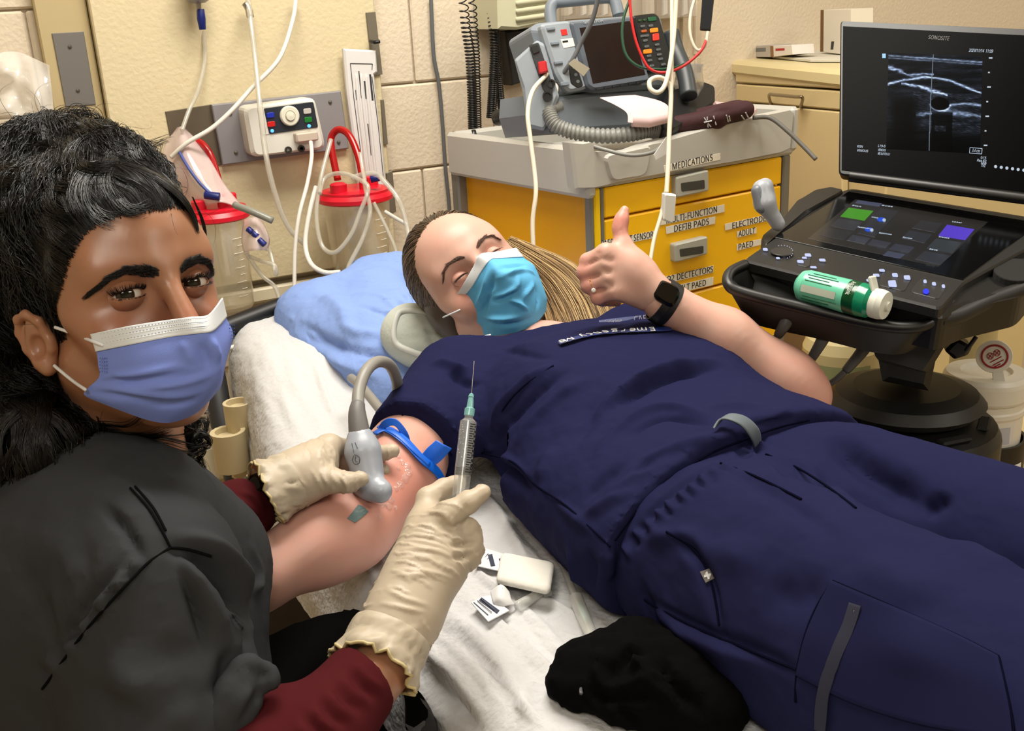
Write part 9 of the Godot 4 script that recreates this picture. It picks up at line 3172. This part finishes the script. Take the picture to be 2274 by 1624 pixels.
func build_small_things() -> void:
	var d := 1.172
	var t := thing("ultrasound_probe", "pale grey linear ultrasound probe pressed on the arm by a gloved hand", "ultrasound probe", P(820, 1095, d))
	var s := Sdf.new(P(815, 1035, d) - Vector3.ONE * 0.09, P(815, 1035, d) + Vector3.ONE * 0.09, 0.0022)
	s.cap(P(800, 972, d + 0.004), P(806, 1004, d), 0.0145, 0.0185, 0.012)
	s.cap(P(806, 1004, d), P(815, 1045, d - 0.004), 0.0185, 0.0155, 0.012)
	s.cap(P(815, 1045, d - 0.004), P(822, 1078, d - 0.008), 0.0155, 0.016, 0.012)
	s.cap(P(800, 1076, d - 0.002), P(848, 1088, d - 0.02), 0.01, 0.0115, 0.01)
	s.cap(P(802, 1084, d - 0.002), P(846, 1100, d - 0.02), 0.008, 0.0085, 0.008)
	var b := s.mesh(2)
	var pm := mat("probe_body", Color(0.60, 0.62, 0.66), 0.35)
	var sf := Surf.new(b, self)
	put("probe_body", local_to(t, MB_copy(b)), pm, t)
	b = MB.new()
	for q in [[[782, 985], [786, 1004]], [[789, 983], [794, 996]], [[786, 1012], [783, 1022], [787, 1030], [796, 1030], [799, 1020], [795, 1012], [788, 1010]], [[790, 1014], [789, 1024], [794, 1026]]]: b.tube(sf.line(q, 0.0003), 0.0005, 5)
	put("embossed_mark", local_to(t, b), mat("mark_slate", Color(0.32, 0.33, 0.35), 0.5), t)
	b = MB.new()
	b.tube(smooth(PackedVector3Array([P(800, 974, d + 0.002), P(796, 945, d + 0.006), P(793, 915, d + 0.012), P(795, 896, d + 0.018)]), 5), [0.0128, 0.0126, 0.0124, 0.0121, 0.0118, 0.0115, 0.0112, 0.0109, 0.0105, 0.0102, 0.0098, 0.0094, 0.009, 0.0086, 0.0083, 0.008], 16)
	put("strain_relief", local_to(t, b), mat("relief_mid", Color(0.40, 0.39, 0.385), 0.5), t)
	b = MB.new()
	b.tube(smooth(PackedVector3Array([P(795, 900, d + 0.017), P(797, 868, d + 0.03), P(812, 826, d + 0.05), P(838, 804, d + 0.08), P(866, 812, d + 0.12), P(882, 850, d + 0.16), P(880, 888, d + 0.2), P(868, 914, d + 0.24), P(848, 912, d + 0.28), P(824, 884, d + 0.34), P(800, 856, d + 0.4), P(780, 840, d + 0.46)]), 8), 0.0072, 14)
	put("probe_cable", local_to(t, b), mat("cable_putty", Color(0.52, 0.51, 0.485), 0.45), t)
	var sd := 1.005
	t = thing("syringe", "clear syringe of fluid with a fine needle held upright in the near glove", "syringe", P(1025, 1100, sd))
	var top := P(1041, 930, sd + 0.012)
	var bot := P(1021, 1112, sd - 0.004)
	var f := axis_y(bot, top)
	var L := bot.distance_to(top)
	var r := 0.0082
	var clear := clearmat("syringe_clear", Color(0.86, 0.87, 0.86), 0.18, 0.06)
	b = MB.new()
	b.lathe([[r * 1.7, -0.004], [r * 1.7, -0.002], [r, 0.0], [r, L - 0.003], [r * 0.55, L], [r * 0.42, L + 0.006], [r * 0.6, L + 0.006]], f, 28)
	put("barrel", local_to(t, b), clear, t)
	var lv := (P(1031, 1044, sd) - bot).dot(f.basis.y)
	b = MB.new()
	b.lathe([[0.0, lv + 0.003], [r * 0.9, lv + 0.003], [r * 0.9, L - 0.004], [0.0, L - 0.001]], f, 24)
	put("fluid", local_to(t, b), clearmat("fluid_grey", Color(0.55, 0.58, 0.62), 0.34, 0.05), t)
	b = MB.new()
	b.lathe([[0.0, lv - 0.005], [r * 0.95, lv - 0.005], [r * 0.95, lv - 0.003], [r * 0.88, lv - 0.002], [r * 0.95, lv - 0.001], [r * 0.95, lv + 0.002], [0.0, lv + 0.003]], f, 24)
	put("plunger_seal", local_to(t, b), mat("seal_black", Color(0.03, 0.03, 0.035), 0.5), t)
	b = MB.new()
	b.lathe([[0.0, -0.045], [r * 1.2, -0.045], [r * 1.2, -0.042], [r * 0.5, -0.041], [r * 0.5, lv - 0.005], [0.0, lv - 0.005]], f, 20)
	put("plunger_rod", local_to(t, b), clearmat("rod_clear", Color(0.88, 0.88, 0.86), 0.35, 0.1), t)
	var toward := (EYE - top).normalized()
	var yl := f.basis.y
	toward = (toward - yl * toward.dot(yl)).normalized()
	var rt := toward.cross(yl) * -1.0
	if rt.dot(cam_r) < 0: rt = -rt
	var ink := mat("graduation_ink", Color(0.08, 0.08, 0.09), 0.6)
	for k in 21:
		var y: float = lerpf(lv - 0.002, L - 0.006, k / 20.0)
		var pts := PackedVector3Array()
		for j in 4:
			var a := lerpf(0.25, 0.95 if k % 2 == 0 else 0.65, j / 3.0)
			pts.append(bot + yl * y + (toward * cos(a) + rt * sin(a)) * (r + 0.0002))
		b = MB.new()
		b.tube(pts, 0.0005, 4)
		put("graduation", local_to(t, b), ink, t)
	for k in 10:
		var y: float = lerpf(lv, L - 0.008, k / 9.0)
		var a := 1.15
		var nn := (toward * cos(a) + rt * sin(a)).normalized()
		var o := bot + yl * y + nn * (r + 0.0004)
		text(str(10 - k), t.transform.affine_inverse() * Transform3D(Basis(yl, nn.cross(yl), nn), o), 0.0046, ink, t)
	b = MB.new()
	for k in 26:
		var a := rng.randf_range(-1.2, 0.2)
		var y: float = lerpf(lv + 0.01, L - 0.006, rng.randf())
		var o := bot + yl * y + (toward * cos(a) + rt * sin(a)) * r * 0.93
		b.box(o, Vector3.ONE * rng.randf_range(0.0004, 0.0009), 0.0002)
	put("bubbles", local_to(t, b), mat("bubble_white", Color(0.9, 0.9, 0.9), 0.2), t).set_meta("kind", "stuff")
	var hub := P(1046, 882, sd + 0.018)
	var hl := L + (P(1045, 905, sd + 0.014) - top).dot(yl)
	b = MB.new()
	b.lathe([[0.0, L + 0.003], [r * 0.62, L + 0.003], [r * 0.62, L + 0.01], [r * 0.42, L + 0.011], [r * 0.36, L + 0.018], [r * 0.3, L + 0.021], [r * 0.36, L + 0.022], [r * 0.26, L + 0.0245], [0.0, L + 0.026]], f, 20)
	put("needle_hub", local_to(t, b), clearmat("hub_teal", Color(0.55, 0.80, 0.80), 0.6, 0.15), t)
	b = MB.new()
	b.tube(PackedVector3Array([bot + yl * (L + 0.025), P(1053, 802, sd + 0.02)]), 0.00045, 8)
	put("needle", local_to(t, b), mat("needle_steel", Color(0.7, 0.71, 0.74), 0.25, 0.9), t)
	t = thing("tourniquet", "bright blue elastic tourniquet knotted round the upper arm", "tourniquet", P(920, 1000, 1.25))
	var tb := mat("tourniquet_blue", Color(0.0, 0.36, 0.80), 0.45)
	sf = pat_arm
	b = sf.strip([[835, 972], [860, 962], [895, 985], [930, 1022], [962, 1048], [978, 1075]], 0.011, 0.004, 0.0025)
	put("band", local_to(t, b), tb, t)
	b = sf.strip([[845, 958], [880, 975], [915, 1008], [945, 1035]], 0.006, 0.006, 0.002)
	put("twisted_band", local_to(t, b), tb, t)
	b = MB.new()
	b.sheet(smoothgrid([[P(833, 972, 1.27), P(850, 936, 1.25), P(878, 930, 1.245), P(904, 958, 1.245), P(914, 990, 1.25)], [P(842, 974, 1.27), P(856, 952, 1.25), P(876, 946, 1.245), P(890, 965, 1.245), P(898, 992, 1.25)]], 6), 25, 7, 0.0015)
	put("loop", local_to(t, b), tb, t)
	b = MB.new()
	b.sheet(smoothgrid([[P(936, 1012, 1.245), P(950, 995, 1.243), P(970, 978, 1.243)], [P(948, 1024, 1.243), P(966, 1010, 1.241), P(988, 988, 1.24)], [P(962, 1036, 1.245), P(982, 1020, 1.243), P(1003, 996, 1.243)]], 5), 11, 11, 0.0015)
	put("tail_end", local_to(t, b), tb, t)
	s = Sdf.new(P(935, 1022, 1.25) - Vector3.ONE * 0.03, P(935, 1022, 1.25) + Vector3.ONE * 0.03, 0.0015)
	s.cap(P(918, 1003, 1.25), P(950, 1034, 1.25), 0.0062, 0.0062, 0.003)
	s.cap(P(925, 1018, 1.247), P(945, 1028, 1.247), 0.006, 0.006, 0.003)
	put("knot", local_to(t, s.mesh(2)), tb, t)
	var gel := clearmat("gel_wet", Color(0.95, 0.9, 0.88), 0.16, 0.03)
	b = MB.new()
	var blobs := [[880, 1010, 9], [893, 1026, 7], [905, 1035, 8], [908, 1050, 9], [900, 1064, 9], [889, 1076, 8], [880, 1085, 6], [868, 1110, 8], [862, 1124, 7], [850, 1122, 6], [843, 1150, 5], [878, 1128, 5], [872, 1005, 6], [885, 1040, 6]]
	for q in blobs:
		var ce := sf.at(q[0], q[1])
		var nn := sf.b.n[sf.pick(q[0], q[1])]
		var fr := axis_y(ce, ce + nn)
		var m := MB.new()
		var rr: float = q[2] / FOC * 1.25
		m.lathe([[rr * 1.2, -0.0008], [rr, 0.0006], [rr * 0.6, 0.0016], [0.0, 0.002]], fr, 12)
		for i in m.v.size(): m.v[i] += Vector3(noise.get_noise_3dv(m.v[i] * 300), noise.get_noise_3dv(m.v[i] * 300 + Vector3.ONE * 5), noise.get_noise_3dv(m.v[i] * 300 + Vector3.ONE * 9)) * 0.0016
		b.join(m)
	tag(put("gel_smear", b, gel), "clear wet gel smeared on the arm round the probe", "gel", "", "stuff")
	sachet([[1066, 1214], [1139, 1232], [1128, 1262], [1118, 1270], [1056, 1260]], "torn white wipe packet with navy print beside the gauze", [[1058, 1244, 1076, 1228], [1066, 1252, 1084, 1230], [1074, 1254, 1090, 1232]], [[1088, 1231, 1095, 1258], [1112, 1238, 1120, 1262]])
	sachet([[1046, 1338], [1070, 1322], [1088, 1318], [1130, 1350], [1084, 1380]], "torn white wipe packet with navy print nearest the glove", [[1052, 1338, 1084, 1366], [1060, 1334, 1092, 1360], [1068, 1330, 1098, 1354]], [[1066, 1328, 1106, 1356]])
	t = thing("gauze_pad", "thick folded white gauze pad lying on the sheet", "gauze", PH(1165, 1275, BED))
	var wg := mat("gauze_white", Color(0.86, 0.85, 0.82), 0.95)
	bumpy(wg, 50.0, 0.5, 0.1, 3, 71)
	for k in 3:
		var y := BED + 0.008 + k * 0.007
		b = MB.new()
		var tl := PH(1122, 1236, y)
		var tr := PH(1222, 1256, y)
		var br := PH(1212, 1312, y)
		var bl := PH(1112, 1290, y)
		var sg := Sdf.new((tl + br) / 2.0 - Vector3(0.06, 0.02, 0.06), (tl + br) / 2.0 + Vector3(0.06, 0.02, 0.06), 0.0025)
		for q in [[tl, tr], [bl, br], [tl.lerp(bl, 0.5), tr.lerp(br, 0.5)], [tl.lerp(bl, 0.25), tr.lerp(br, 0.25)], [tl.lerp(bl, 0.75), tr.lerp(br, 0.75)], [tl.lerp(bl, 0.12), tr.lerp(br, 0.12)], [tl.lerp(bl, 0.37), tr.lerp(br, 0.37)], [tl.lerp(bl, 0.63), tr.lerp(br, 0.63)], [tl.lerp(bl, 0.88), tr.lerp(br, 0.88)]]: sg.cap(q[0], q[1], 0.004, 0.004, 0.008)
		put("gauze_layer", local_to(t, sg.mesh(2)), wg, t)
	b = MB.new()
	b.sheet(smoothgrid([[PH(1090, 1316, BED + 0.012), PH(1112, 1300, BED + 0.022), PH(1130, 1316, BED + 0.014)], [PH(1096, 1338, BED + 0.014), PH(1112, 1326, BED + 0.02), PH(1136, 1336, BED + 0.012)], [PH(1104, 1352, BED + 0.006), PH(1124, 1346, BED + 0.012), PH(1148, 1344, BED + 0.006)]], 5), 11, 11, 0.001)
	tag(put("used_wipe", b, mat("wipe_white", Color(0.84, 0.84, 0.84), 0.8)), "small crumpled white wipe lying on the nearer packet", "wipe")
	var plastic := clearmat("cap_clear", Color(0.9, 0.9, 0.88), 0.4, 0.1)
	t = thing("needle_cap", "clear plastic needle cap lying between the packets and the gauze", "cap", PH(1180, 1330, BED))
	b = MB.new()
	b.tube(PackedVector3Array([PH(1150, 1348, BED + 0.008), PH(1208, 1312, BED + 0.008)]), [0.0065, 0.0045], 12)
	b.tube(PackedVector3Array([PH(1204, 1316, BED + 0.008), PH(1220, 1312, BED + 0.008)]), 0.007, 12)
	put("cap_body", local_to(t, b), plastic, t)
	t = thing("needle_cap", "long clear cap with a pale green needle lying by the tunic hem", "cap", PH(1300, 1370, BED))
	b = MB.new()
	b.tube(PackedVector3Array([PH(1245, 1245, BED + 0.008), PH(1276, 1322, BED + 0.008)]), [0.0035, 0.004], 10)
	b.tube(PackedVector3Array([PH(1279, 1330, BED + 0.008), PH(1322, 1430, BED + 0.008)]), [0.008, 0.006], 12)
	put("cap_body", local_to(t, b), plastic, t)
	b = MB.new()
	b.tube(PackedVector3Array([PH(1288, 1346, BED + 0.008), PH(1302, 1378, BED + 0.008)]), [0.004, 0.003], 10)
	put("green_hub", local_to(t, b), mat("hub_green", Color(0.55, 0.72, 0.68), 0.4), t)
	t = thing("black_garment", "crumpled black knitted garment lying on the sheet beside the thigh", "garment", PH(1400, 1500, BED))
	s = Sdf.new(PH(1420, 1500, BED) - Vector3(0.16, 0.03, 0.2), PH(1420, 1500, BED) + Vector3(0.16, 0.09, 0.2), 0.005)
	s.cap(PH(1262, 1520, BED + 0.012), PH(1400, 1440, BED + 0.02), 0.014, 0.022, 0.02)
	s.cap(PH(1300, 1480, BED + 0.014), PH(1430, 1440, BED + 0.024), 0.018, 0.024, 0.03)
	s.cap(PH(1280, 1540, BED + 0.012), PH(1420, 1570, BED + 0.014), 0.014, 0.018, 0.03)
	s.cap(PH(1320, 1500, BED + 0.016), PH(1500, 1520, BED + 0.024), 0.022, 0.026, 0.04)
	s.cap(PH(1380, 1580, BED + 0.012), PH(1500, 1560, BED + 0.014), 0.014, 0.018, 0.03)
	s.cap(PH(1430, 1490, BED + 0.02), PH(1600, 1580, BED + 0.02), 0.028, 0.026, 0.04)
	s.cut(Vector3(0, BED + 0.001, 0), Vector3(0, -1, 0), 0.004)
	b = s.mesh(2)
	sf = Surf.new(b, self)
	for q in [[[[1340, 1440], [1330, 1490], [1350, 1540]], 0.007, 0.007], [[[1440, 1440], [1370, 1480], [1350, 1530]], 0.008, -0.006], [[[1290, 1530], [1350, 1550], [1440, 1540]], 0.007, -0.006], [[[1300, 1500], [1310, 1540], [1300, 1560]], 0.006, 0.004], [[[1390, 1540], [1440, 1510], [1500, 1500]], 0.01, 0.007], [[[1360, 1570], [1400, 1600], [1410, 1620]], 0.008, -0.007], [[[1400, 1430], [1420, 1480], [1500, 1560]], 0.008, 0.01], [[[1460, 1440], [1480, 1500], [1560, 1590]], 0.008, -0.009]]: sf.fold(q[0], q[1] * 0.8, q[2] * 1.6)
	sf.rough(0.005, Vector3(22, 22, 22), 2, 1.0)
	b.normals()
	var kn := mat("knit_black", Color(0.028, 0.027, 0.028), 0.95)
	kn.metallic_specular = 0.15
	bumpy(kn, 70.0, 0.3, 0.2, 3, 72)
	put("knit_cloth", local_to(t, b), kn, t)
	b = MB.new()
	b.tube(sf.line([[1292, 1540], [1293, 1528], [1310, 1524], [1322, 1528]], 0.001), 0.0013, 5)
	put("zip_end", local_to(t, b), mat("zip_pale", Color(0.3, 0.3, 0.32), 0.5), t)

func sachet(px: Array, label: String, lines: Array, bars: Array) -> void:
	var t := thing("wipe_packet", label, "packet", PH(px[0][0], px[0][1], BED), "opened wipe packets on the sheet")
	var o := PH(px[0][0], px[0][1], BED + 0.014)
	var b := MB.new()
	slab(b, px, o, (Vector3.UP + Vector3(-0.12, 0, 0.1)).normalized(), 0.0012, 0.0003)
	put("paper", local_to(t, b), mat("sachet_white", Color(0.84, 0.84, 0.85), 0.5), t)
	var n := (Vector3.UP + Vector3(-0.12, 0, 0.1)).normalized()
	b = MB.new()
	for q in lines: b.tube(PackedVector3Array([PP(q[0], q[1], o + n * 0.0003, n), PP(q[2], q[3], o + n * 0.0003, n)]), 0.0005, 4)
	put("printed_lines", local_to(t, b), mat("ink_grey2", Color(0.3, 0.32, 0.38), 0.7), t).set_meta("kind", "stuff")
	for q in bars:
		b = MB.new()
		var a := Vector2(q[0], q[1])
		var c := Vector2(q[2], q[3])
		var d := (c - a).orthogonal().normalized() * 5.0
		slab(b, [[a.x - d.x, a.y - d.y], [c.x - d.x, c.y - d.y], [c.x + d.x, c.y + d.y], [a.x + d.x, a.y + d.y]], o + n * 0.0006, n, 0.0005, 0.0001)
		put("navy_bar", local_to(t, b), mat("ink_navy", Color(0.05, 0.10, 0.22), 0.6), t)
